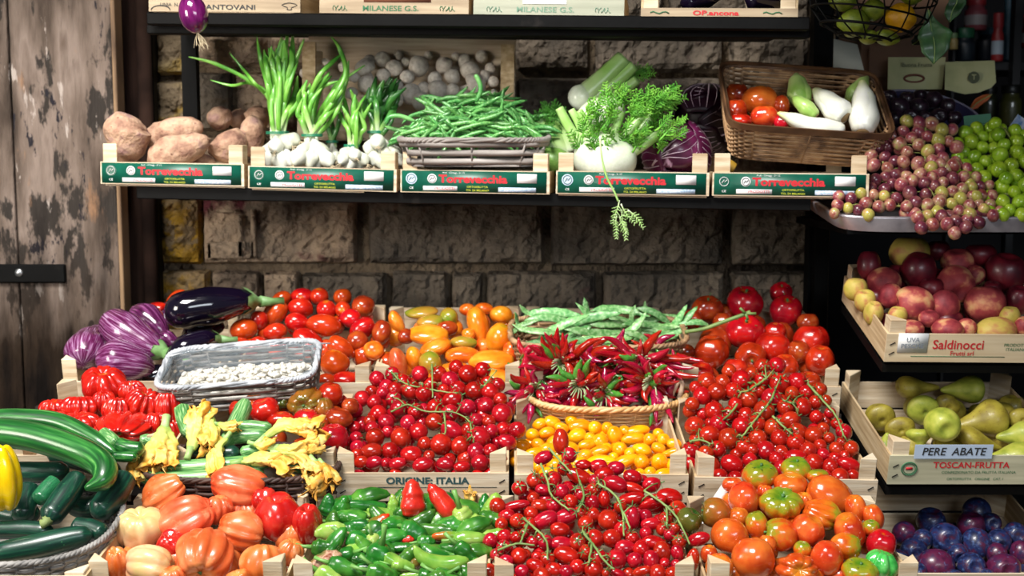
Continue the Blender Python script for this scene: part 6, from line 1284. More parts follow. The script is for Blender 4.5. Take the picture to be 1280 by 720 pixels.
def pepper(t, lab, Y=None, curve=None):
    x, y, rx, ry, mt, a = t[:6]; Y = Y or YL(y)
    rx *= 1.1; ry *= 1.1; ln, wd = max(rx, ry), min(rx, ry); vert = ry > rx; ang = radians(a)+(pi/2 if vert else 0); L = m(ln, Y)*.98; W_ = m(wd, Y)*1.0
    L = max(L, W_*1.5)
    c = at(x, y, Y); d = Vector((cos(ang), rng.uniform(-.25, .25), sin(-ang) if not vert else -sin(ang))); 
    if not vert: d = Vector((cos(radians(a)), rng.uniform(-.25, .25), -sin(radians(a))))
    if (rng.random() < .4 and mt not in (m_pepm, m_pepo)) or (False): d = -d
    if y < 650 and d.z < 0: d = -d
    d.normalize(); s = Vector((-d.z, 0, d.x)); b = rng.uniform(-.35, .35) if curve is None else curve
    pts = [c+d*L*(t_-.5)*2+s*b*L*(.5-2*(t_-.5)**2) for t_ in [i/20 for i in range(21)]]; so = rng.random()*20
    rad = [W_*q*(1+.1*noise.noise(Vector((i*.35, so, 0)))) for i, q in enumerate(rounded([(0, .5), (.06, .82), (.25, 1.05), (.6, .92), (.88, .55), (1, .12)], 21))]
    mb = MB(); sweep(mb, [p-c for p in pts], rad, 16, mod=lambda an, t_: 1+.1*sin(3*an+so+t_*2)*(1-.3*t_)+.05*noise.noise(Vector((cos(an)*1.5, sin(an)*1.5, t_*6+so))))
    o = ob('green_pepper', mb, mt, None, T(c)); tag(o, lab, 'pepper')
    cap_end(o, pts, rad, 0, mat('pepper_stalk', ['#4f8a34', '#7fae5c'], rough=.45), 'stem', 1.7, .3)
    return o
LP += [(x, y, r*1.5, r*.85, rng.choice([m_pep, m_pep, m_pepl, m_pep]), rng.uniform(-35, 35)) for x, y, r in poisson([(405, 722), (412, 625), (440, 612), (610, 622), (622, 660), (605, 722)], 13, [(t[0], t[1], max(t[2], t[3])*.8) for t in LP], .62, 400, 44)]
LP += [(x, y+6, 22, 10, m_pep, rng.uniform(-60, 60)) for x, y, r in poisson([(405, 722), (415, 640), (610, 640), (605, 722)], 16, (), .9, 200, 45)]
Lr = []
for i, t in enumerate(LP):
    t = (t[0], t[1]+max(0, (640-t[1])*.3), *t[2:]); Lr.append(dict(t=t, p=at(t[0], t[1], YL(t[1])), py=t[1], r=m(min(t[2], t[3]), 1.9)*.9, i=i))
relax(Lr, 8)
for q in Lr:
    o = pepper(q['t'], LLab.get(q['i'], 'small green pepper among the others in the pepper crate'), q['p'].y)
    if q['i'] not in LLab: o['group'] = 'plain green peppers in the front row crate'
o = pepper((515, 622, 14, 17, m_pepr, 0), 'short blunt red pepper at the back behind the upright light green one', 1.925, 0); o.name = 'red_pepper'
o = pepper((551, 626, 24, 11, m_pepr, 55), 'bright red pepper among the green ones at the back of the crate', 1.915, 0); o.name = 'red_pepper'
longthing('green_pepper', [(517, 682), (530, 698), (555, 706), (586, 700)], [4, 9, 12, 9], 1.805, m_pepl, 'long curved yellow-green pepper at the front of the pepper crate', 'pepper')
flower([(588, 632), (588, 625), (588, 616)], 8, 1.98, 'pale yellow-green flower bud at the back right of the pepper crate', 31)
# ---------------- M red date tomatoes on the vine
Mx = Z(620, 560, 4.5, [(490, 95, 40, 28), (265, 55, 48, 36), (412, 40, 42, 42), (468, 160, 66, 42), (580, 115, 48, 38), (605, 150, 52, 42), (665, 195, 66, 46), (675, 115, 46, 40), (770, 165, 50, 40), (770, 230, 58, 32), (875, 205, 48, 42), (755, 285, 68, 36), (880, 305, 72, 42), (975, 275, 66, 46), (540, 237, 38), (545, 310, 40, 45), (605, 290, 34, 45), (630, 405, 62, 56), (775, 390, 46, 62), (830, 385, 36, 38),
      (875, 430, 50, 36), (505, 425, 44, 46), (395, 385, 66, 45), (270, 405, 68, 46), (360, 460, 52, 42), (370, 540, 58, 40), (395, 600, 66, 48), (640, 510, 50, 52), (765, 505, 40, 38), (725, 560, 52, 42), (825, 560, 50, 46), (880, 545, 60, 42), (930, 580, 46, 56), (1015, 590, 36, 44), (875, 630, 46, 54), (780, 630, 44, 42), (680, 625, 56, 55), (550, 685, 52, 58), (460, 675, 46, 44), (330, 690, 46, 40),
      (290, 630, 42, 42), (220, 660, 48, 40), (145, 695, 40, 38), (110, 325, 65, 28), (65, 385, 45, 36), (120, 410, 44, 40), (200, 370, 42, 38), (250, 320, 45, 36), (370, 245, 40, 44), (265, 235, 40, 30), (215, 290, 34), (55, 500, 42, 40), (105, 500, 34), (160, 480, 30), (210, 530, 34, 36), (130, 610, 48, 50), (40, 560, 44, 40), (30, 430, 36), (845, 485, 34), (940, 460, 36), (1000, 455, 34), (970, 480, 34), (820, 695, 48, 30), (690, 710, 45, 26), (390, 690, 38, 36),
      (1030, 530, 40), (700, 330, 40, 36), (420, 300, 42, 40), (470, 370, 38), (560, 180, 34), (230, 610, 30), (610, 700, 24), (1010, 655, 28), (950, 650, 30), (60, 640, 40), (30, 690, 36), (0, 600, 34)])
Mx += [(701, 552, 9.5, 14), (873, 674, 13, 8.5), (866, 700, 8, 13)]
fM = poisson([(612, 720), (610, 660), (625, 625), (680, 590), (730, 575), (800, 590), (850, 640), (860, 700), (850, 722)], 10.5, [(t[0], t[1], t[2]) for t in Mx], .74, 500, 9)
VM = [([[(676, 580), (684, 600), (690, 620), (712, 638)], [(686, 560), (700, 576), (715, 592)]], 'date tomato truss climbing out of the red crate over the yellow tomatoes'),
      ([[(748, 605), (768, 618), (778, 640), (780, 670)], [(775, 632), (788, 660)]], 'date tomato truss with a long vine curving down the middle of the red date tomatoes'),
      ([[(805, 613), (832, 632), (848, 650), (862, 680)], [(833, 634), (834, 655)]], 'date tomato truss trailing down at the right edge towards the dark green tomato'),
      ([[(728, 664), (742, 682), (755, 700), (768, 712)], [(740, 680), (736, 704)]], 'date tomato truss with thick light vine in the lower middle'),
      ([[(622, 688), (645, 680), (668, 682)], [(655, 648), (668, 660), (683, 676), (684, 700)], [(660, 655), (650, 680)]], 'date tomato truss with a tangled vine at the lower left by the posts'),
      ([[(724, 600), (730, 620), (722, 640)]], 'date tomato truss with many dry calyxes in the upper middle')]
small('date_tomato', 'plum', Mx+fM, ymap(720, 1.785, 545, 2.06), m_date, 'loose red date tomato in the front row crate', 'date tomato', 'loose red date tomatoes in the front row', VM, calp=.25, near=25, per_vine=9, thick=.0019, vname='tomato_truss', under=[(620, 722), (615, 650), (680, 590), (800, 590), (860, 660), (860, 722)])
# green stars of empty calyxes on bare vines
for x, y in ((701+5, 566), (722, 566), (668, 592), (719, 610), (720, 640), (726, 628), (728, 690), (722, 675), (833, 655), (846, 672), (690, 585)):
    c = at(x, y, ymap(720, 1.765, 545, 2.03)(y)); o = ob('calyx', rng.choice(CAL['small']), MATS['calyx_green'], None, dirmat(c, (rng.uniform(-.5, .5), -1, .3), .011, 1)); tag(o, 'empty green star-shaped calyx lying on the red date tomatoes', 'calyx', 'empty calyxes on the date tomatoes')
# ---------------- N orange-green tomatoes
NB = [(950, 594, 24, 17, m_og, 'u', 0, 'big', 'orange tomato with green shoulders lying against the cherry tomatoes at the back left'), (929, 622, 20, 21, m_or, 'd', 0, None, 'smooth orange tomato beside the folded white paper'), (895, 641, 18, 20, m_gb, 'l', 10, 'big', 'red tomato with a dark green left side touching the white paper'),
      (861, 651, 18, 15, m_dg, 'u', 25, None, 'dark green tomato resting over the edge on the date tomatoes'), (988, 606, 23, 14, m_or, 'u', 0, None, 'orange tomato in the back middle below the calyx-topped one'), (995, 587, 20, 14, m_og, 'u', 0, 'big', 'tomato with a large curly calyx at the back middle'),
      (1036, 619, 28, 23, m_or, 'r', 22, None, 'large smooth orange tomato at the back right'), (977, 631, 29, 19, m_og, 'u', 0, 'big', 'ribbed green-shouldered tomato with spiky calyx in the centre'), (1028, 644, 24, 20, m_og, 'r', 25, None, 'ribbed tomato with green and orange halves right of centre'),
      (912, 669, 24, 21, m_or, 'd', 10, None, 'plain orange tomato at the left above the biggest front one'), (977, 669, 21, 21, m_og, 'l', 10, 'big', 'red tomato with green shoulder and calyx at its left, centre front'), (1008, 662, 23, 19, m_or, 'u', 25, 'dot', 'orange-brown tomato with a small black dot in the centre'),
      (946, 656, 15, 17, m_og, 'u', -10, None, 'yellow-green tomato between the orange ones left of centre'), (1066, 667, 19, 24, m_or, 'u', -25, None, 'red-orange tomato at the right beside the calyxed green one'), (1101, 681, 19, 18, m_red, 'u', 10, None, 'reddest tomato at the far right side board'),
      (1090, 647, 13, 16, m_or, 'u', -15, None, 'orange tomato squeezed along the right side board'), (1072, 638, 13, 17, m_or, 'u', -5, None, 'orange tomato behind the large smooth one at the right'), (1055, 681, 19, 17, m_og, 'r', 0, 'big', 'greenish tomato with dark calyx facing right'),
      (1034, 695, 21, 21, m_or, 'd', 0, None, 'orange-brown round tomato in the front right'), (942, 697, 28, 25, m_or, 'd', 0, None, 'biggest orange tomato at the front left with a crease'), (996, 711, 27, 22, m_or, 'f', 0, None, 'ribbed orange tomato at the bottom centre'),
      (898, 708, 19, 17, m_og, 'd', 0, None, 'yellow and orange tomato behind the front left post'), (887, 695, 11, 12, m_or, 'u', 0, None, 'small orange tomato above the front left post'), (1075, 714, 24, 14, m_og, 'u', 0, 'big', 'tomato with green streaks and calyx at the bottom right'),
      (1102, 706, 23, 17, m_gr, 'u', 10, 'scar', 'bright green ribbed tomato at the right, the only fully green one'), (916, 607, 14, 9, m_or, 'u', 0, None, 'orange tomato peeping out at the back left'), (956, 614, 11, 8, m_or, 'u', 0, None, 'orange tomato in the gap above the ribbed centre one'),
      (1003, 687, 12, 10, m_og, 'u', 0, None, 'yellow-green tomato in the gap behind the bottom centre one'), (924, 647, 14, 12, m_or, 'u', 0, None, 'shaded orange tomato in the left gap'), (1023, 597, 15, 9, m_og, 'u', 0, None, 'yellowish tomato behind the large smooth orange one'),
      (1085, 660, 12, 10, m_og, 'u', 0, None, 'green-topped tomato between the ones at the right side board'), (1003, 626, 12, 10, m_or, 'u', 0, None, 'shaded orange tomato right of the ribbed centre one'), (960, 680, 12, 12, m_or, 'u', 0, None, 'shaded tomato behind the front left ones')]
pile('tomato', lambda t: 'beef' if t[4] is m_gr or 'ribbed' in t[8] else 'round', NB, ymap(720, 1.79, 585, 2.0), 'tomato', 'orange and green tomatoes in the front row', its=8, under=([(900, 715), (905, 640), (940, 600), (1050, 610), (1090, 660), (1105, 715)], 19, m_or, 'round', 'orange tomato half hidden under the top layer'))
c = at(900, 625, 1.975); a_ = [at(876, 655, 1.93), at(882, 636, 1.96), at(904, 603, 2.0), at(922, 625, 1.99), at(900, 650, 1.95)]
mb = MB(); mb.add([q-c for q in a_]+[q-c+Vector((0, .001, 0)) for q in a_], [(0, 1, 2, 3, 4), (9, 8, 7, 6, 5)]+[(i, i+5, (i+1) % 5+5, (i+1) % 5) for i in range(5)])
tag(ob('paper_sheet', mb.mesh('paper_sheet', False), paper, None, T(c)), 'folded white paper sheet standing behind the dark green tomatoes at the right-hand crate', 'paper')
# ================= right-hand column
tray = empty('metal_tray', at(1160, 262, 2.38), 'shallow grey metal tray holding the red and green grapes', 'tray'); c = tray.location
zt = at(1160, 276, 2.30).z; x0 = at(1036, 260, 2.4).x; x1 = x0+.62
steel = mat('tray_metal', ['#8a8488', '#b8b0b4'], scale=20, rough=.35, metal=.6, vary=0)
mb = MB(); path = superel((x1-x0)/2, .17, 7); cx = (x0+x1)/2; cy = 2.30+.17; n = 64; vs_ = []
for s, z in ((.90, -.02), (.97, -.018), (1.0, .008), (1.03, .008), (1.03, .003), (.985, -.022)):
    for i in range(n): x, y = path(i/n); vs_.append((cx+x*s-c.x, cy+y*s-c.y, zt+z-c.z+(y+.17)*.12))
mb.add(vs_, [(k*n+i, k*n+(i+1) % n, (k+1)*n+(i+1) % n, (k+1)*n+i) for k in range(5) for i in range(n)])
vs_ = [(cx-c.x, cy-c.y, zt-.02-c.z+.02)]+[(cx+path(i/n)[0]*.9-c.x, cy+path(i/n)[1]*.9-c.y, zt-.02-c.z+(path(i/n)[1]+.17)*.12) for i in range(n)]; mb.add(vs_, [(0, 1+i, 1+(i+1) % n) for i in range(n)])
ob('tray', mb, steel, tray)
def grapes(poly, rad, Ym, mt, lab, seed, vines, k=.8, hang=(), mats=None, cap=200, dy=0):
    pts = poisson(poly, rad, (), k, 600, seed, cap)+[(x, y, rad) for x, y in hang]; L = [dict(t=t, p=at(t[0], t[1], Ym(t[1])+dy), py=t[1], r=m(t[2], 2.35)*.92) for t in pts]; relax(L, 10, .5, .8)
    ctr = sum((q['p'] for q in L), Vector())/len(L); root = empty('grape_bunch', ctr, lab, 'grapes')
    for q in L:
        r = m(q['t'][2], q['p'].y)*.97; mt_ = mats[rng.randrange(len(mats))] if mats else mt; me = rng.choice(unit('grape')); key = (me.name, mt_.name)
        if key not in UM: c_ = me.copy(); c_.materials.append(mt_); UM[key] = c_
        ob('grape', UM[key], None, root, root.matrix_basis.inverted() @ dirmat(q['p'], (rng.uniform(-1, 1), rng.uniform(-.5, .5), 1.0), r, 1.04))
    mb = MB(); sp = MB()
    for pl_ in vines:
        P = [at(x, y, Ym(y)+dy+.004) for x, y in pl_]; Q = [Vector(z)-ctr for z in smp([tuple(p) for p in P], 16)]; sweep(mb, Q, .0022, 6)
        for q in L:
            b = min(Q, key=lambda z: (z+ctr-q['p']).length)
            if (b+ctr-q['p']).length < .055: sweep(mb, [b, q['p']-ctr], .0009, 4)
    ob('stem', mb, mat('grape_stem', ['#7a8a3c', '#a8a860'], rough=.6), root)
    return root
YG = ymap(285, 2.29, 150, 2.46)
rm = [m_grr, m_grr, mat('grape_olive', ['#8f8a3a', '#b0a850', '#b88a60'], scale=.8, rough=.3, coat=.3, vary=.1), mat('grape_dusky', ['#4a1c2c', '#6a2c3a', '#8f5a50'], scale=.8, rough=.3, coat=.3, vary=.1)]
rm2 = [rm[3], rm[3], m_grr]
grapes([(1088, 252), (1085, 200), (1095, 172), (1118, 165), (1140, 200), (1138, 250)], 8.3, YG, m_grr, 'shadowed dark rose grape bunch behind the green-printed crate corner', 21, [[(1100, 180), (1110, 240)]], .7, mats=rm2, dy=.015)
grapes([(1122, 160), (1140, 148), (1190, 160), (1200, 200), (1178, 225), (1140, 215), (1120, 190)], 8.6, YG, m_grr, 'rose and olive grape bunch at the top just under the dark bowl', 22, [[(1158, 150), (1155, 185), (1160, 215)]], .68, mats=rm[:3], dy=-.012)
grapes([(1040, 268), (1042, 245), (1090, 240), (1136, 250), (1140, 268)], 8.3, YG, m_grr, 'row of rose grapes along the left front rim of the tray', 23, [[(1045, 255), (1130, 258)]], .74, mats=rm)
grapes([(1130, 268), (1125, 225), (1160, 205), (1200, 205), (1230, 250), (1228, 275), (1180, 272)], 8.6, YG, m_grr, 'rose grape bunch spilling over the front rim in the middle of the tray', 24, [[(1150, 215), (1170, 250), (1185, 270)]], .68, hang=[(1146, 272), (1150, 283), (1165, 280), (1182, 277), (1192, 290), (1204, 281), (1222, 277), (1195, 276), (1176, 270), (1212, 270)], mats=rm, dy=-.02)
grapes([(1195, 200), (1215, 215), (1245, 235), (1250, 268), (1225, 270), (1205, 240)], 7.6, YG, m_grr, 'small mixed bunch of rose and yellowish grapes between the rose and green ones', 25, [[(1205, 215), (1235, 260)]], .7, mats=rm, dy=-.012)
gm = [m_grg]
grapes([(1196, 222), (1194, 185), (1205, 158), (1245, 150), (1258, 170), (1250, 205), (1225, 225)], 9.0, YG, m_grg, 'green grape bunch left of the other green ones, touching the rose grapes', 31, [[(1215, 165), (1230, 215)]], .68, mats=gm)
grapes([(1242, 150), (1262, 160), (1300, 165), (1320, 210), (1300, 235), (1250, 225)], 9.4, YG, m_grg, 'large bright green grape bunch at the right edge of the picture', 32, [[(1255, 160), (1290, 220)]], .68, mats=gm, dy=-.02)
grapes([(1232, 268), (1238, 238), (1260, 225), (1310, 225), (1310, 268)], 9.2, YG, m_grg, 'green grape bunch along the right front rim of the tray', 33, [[(1250, 240), (1300, 255)]], .68, mats=gm, dy=-.005)
# bowl of figs
bc = at(1155, 150, 2.60); bowl = empty('bowl', None, 'dark violet oval bowl with a pale rim full of dark figs', 'bowl', M=T(bc) @ Matrix.Rotation(radians(33), 4, 'X') @ Matrix.Rotation(radians(6), 4, 'Y'))
bw = mat('violet_bowl', ['#232038', '#38345a'], scale=4, rough=.3, coat=.3, vary=0); bwr = mat('bowl_rim', ['#6f6a80', '#8f8a9c'], rough=.35, vary=0)
mb = MB(); n = 48; rx = m(65, 2.6); ry = .095; vs_ = []
pr = [(.35, -.055), (.6, -.05), (.85, -.025), (1, .012), (1.05, .016), (1.06, .010), (1.0, .0), (.88, -.03), (.6, -.058), (.3, -.062)]
for s, z in pr:
    for i in range(n): a = 2*pi*i/n; vs_.append((rx*s*cos(a), ry*s*sin(a), z))
mb.add(vs_, [(k*n+i, k*n+(i+1) % n, (k+1)*n+(i+1) % n, (k+1)*n+i) for k in range(len(pr)-1) for i in range(n)]+[tuple(range(n))])
ob('bowl', mb, bw, bowl)
mb = MB(); sweep(mb, [(rx*1.05*cos(a), ry*1.05*sin(a), .014) for a in [2*pi*i/60 for i in range(60)]], .0028, 6, closed=True, nrm=Vector((0, 0, 1))); ob('rim', mb, bwr, bowl)
FG = [(1105, 128, 12, 11), (1122, 130, 14, 13), (1133, 120, 11, 10), (1148, 130, 14, 12), (1167, 120, 13, 11), (1172, 141, 13, 11), (1193, 143, 10, 9), (1112, 116, 10, 8), (1150, 114, 10, 7), (1185, 128, 10, 10), (1100, 142, 10, 10), (1138, 142, 12, 10), (1118, 144, 12, 10), (1155, 143, 10, 9)]
fl = ['fig at the far left end of the bowl', 'large fig left of the middle', 'fig at the back left', 'large fig in the middle of the bowl', 'fig at the back right of the middle', 'shiny fig at the front right', 'fig at the far right end of the bowl', 'small fig at the back left rim', 'small fig at the back rim', 'fig on the right slope behind the end one', 'fig low at the left front', 'fig low in front of the middle', 'fig low in front left', 'small fig beside the shiny one']
pile('fig', 'round', [(a, b+5, r1*.92, r2*.92, m_fig, rng.choice('uf'), 0, None, 'dark purple '+l) for (a, b, r1, r2), l in zip(FG, fl)], ymap(150, 2.54, 112, 2.66), 'fig', 'figs in the violet bowl')
# name cards
cardm = mat('parchment_card', ['#8f9468', '#b0b080', '#bcbc90'], scale=9, rough=.7, vary=0)
def card(pts, Y, lab, dark=0, lean=.02):
    W = lw(pts, Y); c_ = sum(W, Vector())/len(W); mb = MB(); n = len(W)
    W = [q+Vector((0, (q.z-c_.z)*.25, 0)) for q in W]
    mb.add([q-c_ for q in W]+[q-c_+Vector((0, .0012, 0)) for q in W], [tuple(range(n))[::-1], tuple(range(n, 2*n))]+[(i, (i+1) % n, (i+1) % n+n, i+n) for i in range(n)])
    o = ob('name_card', mb.mesh('name_card', False), cardm, None, T(c_)); tag(o, lab, 'card'); return o
rot = Matrix.Rotation(atan(-.25), 4, 'X')
c1 = card([(1112, 71), (1184, 71), (1176, 112), (1108, 112)], 2.72, 'greenish parchment card with a coloured drawing behind the violet bowl')
txm = mat('card_ink', ['#4a5038'], rough=.7, vary=0)
text('Buona Frutta', .013, txm, c1, T((0, -.004-.02*.25*0, .018)) @ rot @ FR, .005, 1)
mb = MB(); sweep(mb, [(.022*cos(a)-.005, -.004, -.012+.008*sin(a)) for a in [2*pi*i/20 for i in range(20)]], .0028, 5, closed=True); ob('card_drawing', mb, mat('card_brown_print', ['#6a3c2c'], rough=.7), c1)
c2 = card([(1184, 77), (1246, 75), (1245, 103), (1238, 110), (1222, 116), (1205, 118), (1180, 112)], 2.68, 'cream parchment card with a round seal right of the greenish one')
mb = MB(); n = 24; mb.add([(0, -.003, .006)]+[(.013*cos(2*pi*i/n), -.003-.0, .006+.013*sin(2*pi*i/n)) for i in range(n)], [(0, 1+(i+1) % n, 1+i) for i in range(n)]); ob('seal_print', mb.mesh('seal_print', False), txm, c2, T((-.002, -.002, .002)))
text('T', .016, cardm, c2, T((-.002, -.0062, .008)) @ FR, .01, 1); text('C. Olivia - Gusto', .011, txm, c2, T((0, -.001, -.015)) @ FR, .005, 1)
c3 = card([(1044, 48), (1073, 55), (1080, 94), (1040, 92)], 2.62, 'plain white paper card standing behind the wicker basket'); c3.material_slots[0].link = 'OBJECT'; c3.material_slots[0].material = mat('white_card', ['#9aa098', '#b4b8b0'], rough=.7, vary=0)
# cardboard box
cbm = mat('cardboard', ['#4f3a2c', '#684d3a'], scale=5, rough=.85, vary=0)
bx = empty('cardboard_box', at(1140, 80, 2.80), 'brown cardboard box standing behind the parchment cards', 'box'); a = at(1076, 92, 2.80); b = at(1188, -20, 2.80); cc = bx.location
ob('box_front', MB().box(a.x-cc.x, b.x-cc.x, 0, .004, a.z-.05-cc.z, b.z-cc.z).mesh('box_front', False), cbm, bx); ob('box_side', MB().box(a.x-cc.x, a.x+.004-cc.x, .004, .2, a.z-.05-cc.z, b.z-cc.z).mesh('box_side', False), cbm, bx)
ob('box_side', MB().box(b.x-.004-cc.x, b.x-cc.x, .004, .2, a.z-.05-cc.z, b.z-cc.z).mesh('box_side', False), cbm, bx); p = at(1090, 40, 2.79)
ob('box_flap', MB().box(a.x-cc.x+.01, b.x-cc.x-.01, -.03, -.026, a.z-cc.z-.01, a.z-cc.z+.06).mesh('box_flap', False), cbm, bx)
# wire basket of lemons
wc = at(1090, -5, 2.30); wbs = empty('wire_basket', wc, 'hanging black wire basket of lemons at the top right', 'basket')
LMN = [(1125, 22, 20, 18, m_lem, 'r', 10, None, 'bright orange-yellow lemon in the wire basket'), (1066, 28, 20, 17, m_lime, 'r', 0, None, 'dull green lemon at the lower left of the wire basket'), (1055, 2, 19, 14, m_lime, 'u', 0, None, 'yellow-green lemon at the upper left of the wire basket'),
       (1108, 47, 17, 10, m_lime, 'r', 10, None, 'small green-yellow lemon lowest in the wire basket'), (1140, -8, 18, 14, m_lime, 'u', 0, None, 'greenish lemon at the upper right of the wire basket'), (1092, 12, 15, 14, m_lime, 'u', 0, None, 'shaded lemon in the middle of the wire basket'), (1085, 46, 13, 9, m_lime, 'r', 0, None, 'shaded lemon under the dull green one')]
pile('lemon', 'lemon', LMN, lambda y: 2.30, 'lemon', 'lemons in the wire basket', keep=.9)
def ring(k, z, R, th=.0022):
    mb = MB(); sweep(mb, [(R*cos(a), R*.9*sin(a), z+.0*cos(a)-.35*0-.12*R*cos(a)*-1*0) for a in [2*pi*i/40 for i in range(40)]], th, 6, closed=True, nrm=Vector((0, 0, 1))); return mb
TI = Matrix.Rotation(radians(9), 4, 'Y')
RR = [(.04, .122), (.0, .118), (-.035, .108), (-.062, .085), (-.078, .05)]
for z, R in RR: ob('wire_ring', ring(0, z, R, .0028 if z < -.06 else .002), blackm, wbs, TI)
for k in range(14):
    a = 2*pi*k/14; mb = MB(); tw = .35
    sweep(mb, [Vector((R*cos(a+tw*i/3), R*.9*sin(a+tw*i/3), z)) for i, (z, R) in enumerate(RR)]+[Vector((.0, 0, -.082))], .0015, 5); ob('wire', mb, blackm, wbs, TI)
for s in (-1, 1):
    mb = MB(); sweep(mb, [(s*.12, 0, .04), (0, 0, .35)], .0015, 5); ob('hanging_wire', mb, blackm, wbs)
# leaves beside the basket
def leaf(pts, wd, Y, mt, lab, seed=0):
    W = lw(pts, Y); c_ = sum(W, Vector())/len(W); P = [Vector(q)-c_ for q in smp([tuple(w_) for w_ in W], 16)]; mb = MB(); vs_ = []; us = []
    d = (P[-1]-P[0]).normalized(); s = Vector((d.z, .35, -d.x)).normalized(); wp = rounded([(0, .04), (.12, .2), (.45, 1), (.7, .85), (1, .04)], 16)
    for i, p in enumerate(P):
        for k in range(7): u = (k-3)/3; w_ = m(wd, W[0].y)*wp[i]*(1+.18*noise.noise(Vector((i*.9, u*2, seed)))); vs_.append(p+s*u*w_+Vector((0, -1, 0))*(.3*abs(u)*w_+.1*w_*sin(i*.9+seed))); us.append((u, 0, i/15))
    mb.add(vs_, [(7*i+k, 7*i+k+1, 7*i+k+8, 7*i+k+7) for i in range(15) for k in range(6)], us)
    o = ob('leaf', mb, mt, None, T(c_)); tag(o, lab, 'leaf'); o.modifiers.new('s', 'SOLIDIFY').thickness = .0008
    mb = MB(); sweep(mb, [p+Vector((0, -.0015, 0)) for p in P], .001, 5); ob('midrib', mb, stemg, o)
lfm = mat('dark_citrus_leaf', ['#1c3a1c', '#2f5a2c', '#4c7a44'], scale=30, rough=.45, coat=.1)
leaf([(1160, 12), (1164, 36), (1168, 58), (1167, 80)], 19, 2.28, lfm, 'dark curled citrus leaf hanging in front of the cardboard box', 2)
leaf([(1188, -18), (1196, 0), (1190, 14), (1187, 28)], 11, 2.3, lfm, 'brighter green leaf hanging at the top edge right of the wire basket', 5)
leaf([(1150, 40), (1148, 50), (1140, 56)], 7, 2.32, mat('very_dark_leaf', ['#0f1c10', '#1c2c1a'], rough=.5), 'tiny dark leaf under the orange-yellow lemon', 7)
# ---- shelf with jars behind
gl = mat('dark_shelf', ['#0d0d10', '#17171c'], rough=.5, vary=0)
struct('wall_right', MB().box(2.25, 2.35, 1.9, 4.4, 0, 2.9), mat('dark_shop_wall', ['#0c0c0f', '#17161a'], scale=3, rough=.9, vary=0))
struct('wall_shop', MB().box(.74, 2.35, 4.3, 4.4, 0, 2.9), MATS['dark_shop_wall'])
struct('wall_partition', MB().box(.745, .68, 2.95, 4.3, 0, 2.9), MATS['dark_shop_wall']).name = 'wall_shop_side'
struct('ceiling', MB().box(-1.8, 2.4, 2.55, 4.45, 2.75, 2.8), darkw)
sh = empty('shop_shelf', at(1240, 78, 3.3), 'dark shelf inside the shop holding jars and tins', 'shelf'); cc = sh.location; zz = at(1240, 78, 3.3).z; xa = at(1188, 0, 3.3).x
ob('shelf_board', MB().box(xa-cc.x, 2.2-cc.x, 0, .28, zz-.02-cc.z, zz-cc.z).mesh('b', False), gl, sh); sh.children[0].name = 'board'
for px, w_ in ((1268, 9), (1192, 3)):
    a = at(px, 0, 3.28).x; ob('upright', MB().box(a-cc.x, a+m(w_, 3.28)-cc.x, -.03, 0, -1.4, .6).mesh('u', False), gl, sh)
def jar(px, pyb, w_, h, Y, body, lid, lab, nm='jar', lidh=.18, cat='jar', band=None):
    c_ = at(px, pyb, Y); r = m(w_/2, Y); H = m(h, Y); root = empty(nm, c_, lab, cat)
    P = [(0, 0), (.9, 0), (1, .06), (1, .7), (.95, .8), (.75, .88), (.75, 1), (0, 1)]
    mb = MB(); n = 20; vs_ = []
    for s, z in P[1:-1]:
        for i in range(n): vs_.append((r*s*cos(2*pi*i/n), r*s*sin(2*pi*i/n), H*(1-lidh)*z))
    k_ = len(P)-2; mb.add(vs_, [(k*n+i, k*n+(i+1) % n, (k+1)*n+(i+1) % n, (k+1)*n+i) for k in range(k_-1) for i in range(n)]+[tuple(range(n))[::-1]]); ob('body', mb, body, root)
    mb = MB(); vs_ = []
    for s, z in ((.82, 0), (.86, .1), (.86, .9), (.8, 1)):
        for i in range(n): vs_.append((r*s*cos(2*pi*i/n), r*s*sin(2*pi*i/n), H*(1-lidh)+H*lidh*z-.001))
    mb.add(vs_, [(k*n+i, k*n+(i+1) % n, (k+1)*n+(i+1) % n, (k+1)*n+i) for k in range(3) for i in range(n)]+[tuple(range(3*n, 4*n))]); ob('lid', mb, lid, root)
    if band:
        mb = MB(); vs_ = []
        for z in (.2, .6):
            for i in range(n): vs_.append((r*1.02*cos(2*pi*i/n), r*1.02*sin(2*pi*i/n), H*(1-lidh)*z))
        mb.add(vs_, [(i, (i+1) % n, n+(i+1) % n, n+i) for i in range(n)]); ob('label_band', mb, band, root)
    return root
C = lambda n, c, **k: mat(n, c, rough=.4, vary=0, **k)
jar(1205, 77, 26, 40, 3.32, C('tin_dark', ['#101820', '#1c2a34']), C('tin_green', ['#1f5a3c']), 'dark tin with a green lid on the shop shelf', 'tin', .3, 'tin')
jar(1232, 77, 24, 40, 3.4, C('tin_navy', ['#10141c', '#1c2230']), C('lid_blue', ['#3a5a6a']), 'navy tin right of the green-lidded one', 'tin', .2, 'tin')
jar(1219, 38.5, 26, 40, 3.36, C('jar_pink', ['#8a3a44', '#a85a60']), C('lid_red', ['#9c2c30']), 'pinkish jar standing on top of the tins', 'jar', .25, 'jar', C('band_white', ['#b0a8a8']))
jar(1246, 77, 14, 58, 3.3, C('jar_red', ['#7a1c20', '#9c3030']), C('lid_red', ['#9c2c30']), 'tall red and white bottle beside the dark upright', 'bottle', .3, 'bottle', C('band_pale', ['#9aa8b4']))
jar(1258, 77, 12, 78, 3.42, C('bottle_teal', ['#1c3a4a', '#3a6a7a']), C('lid_blue', ['#3a5a6a']), 'slim teal bottle left of the dark upright', 'bottle', .2, 'bottle')
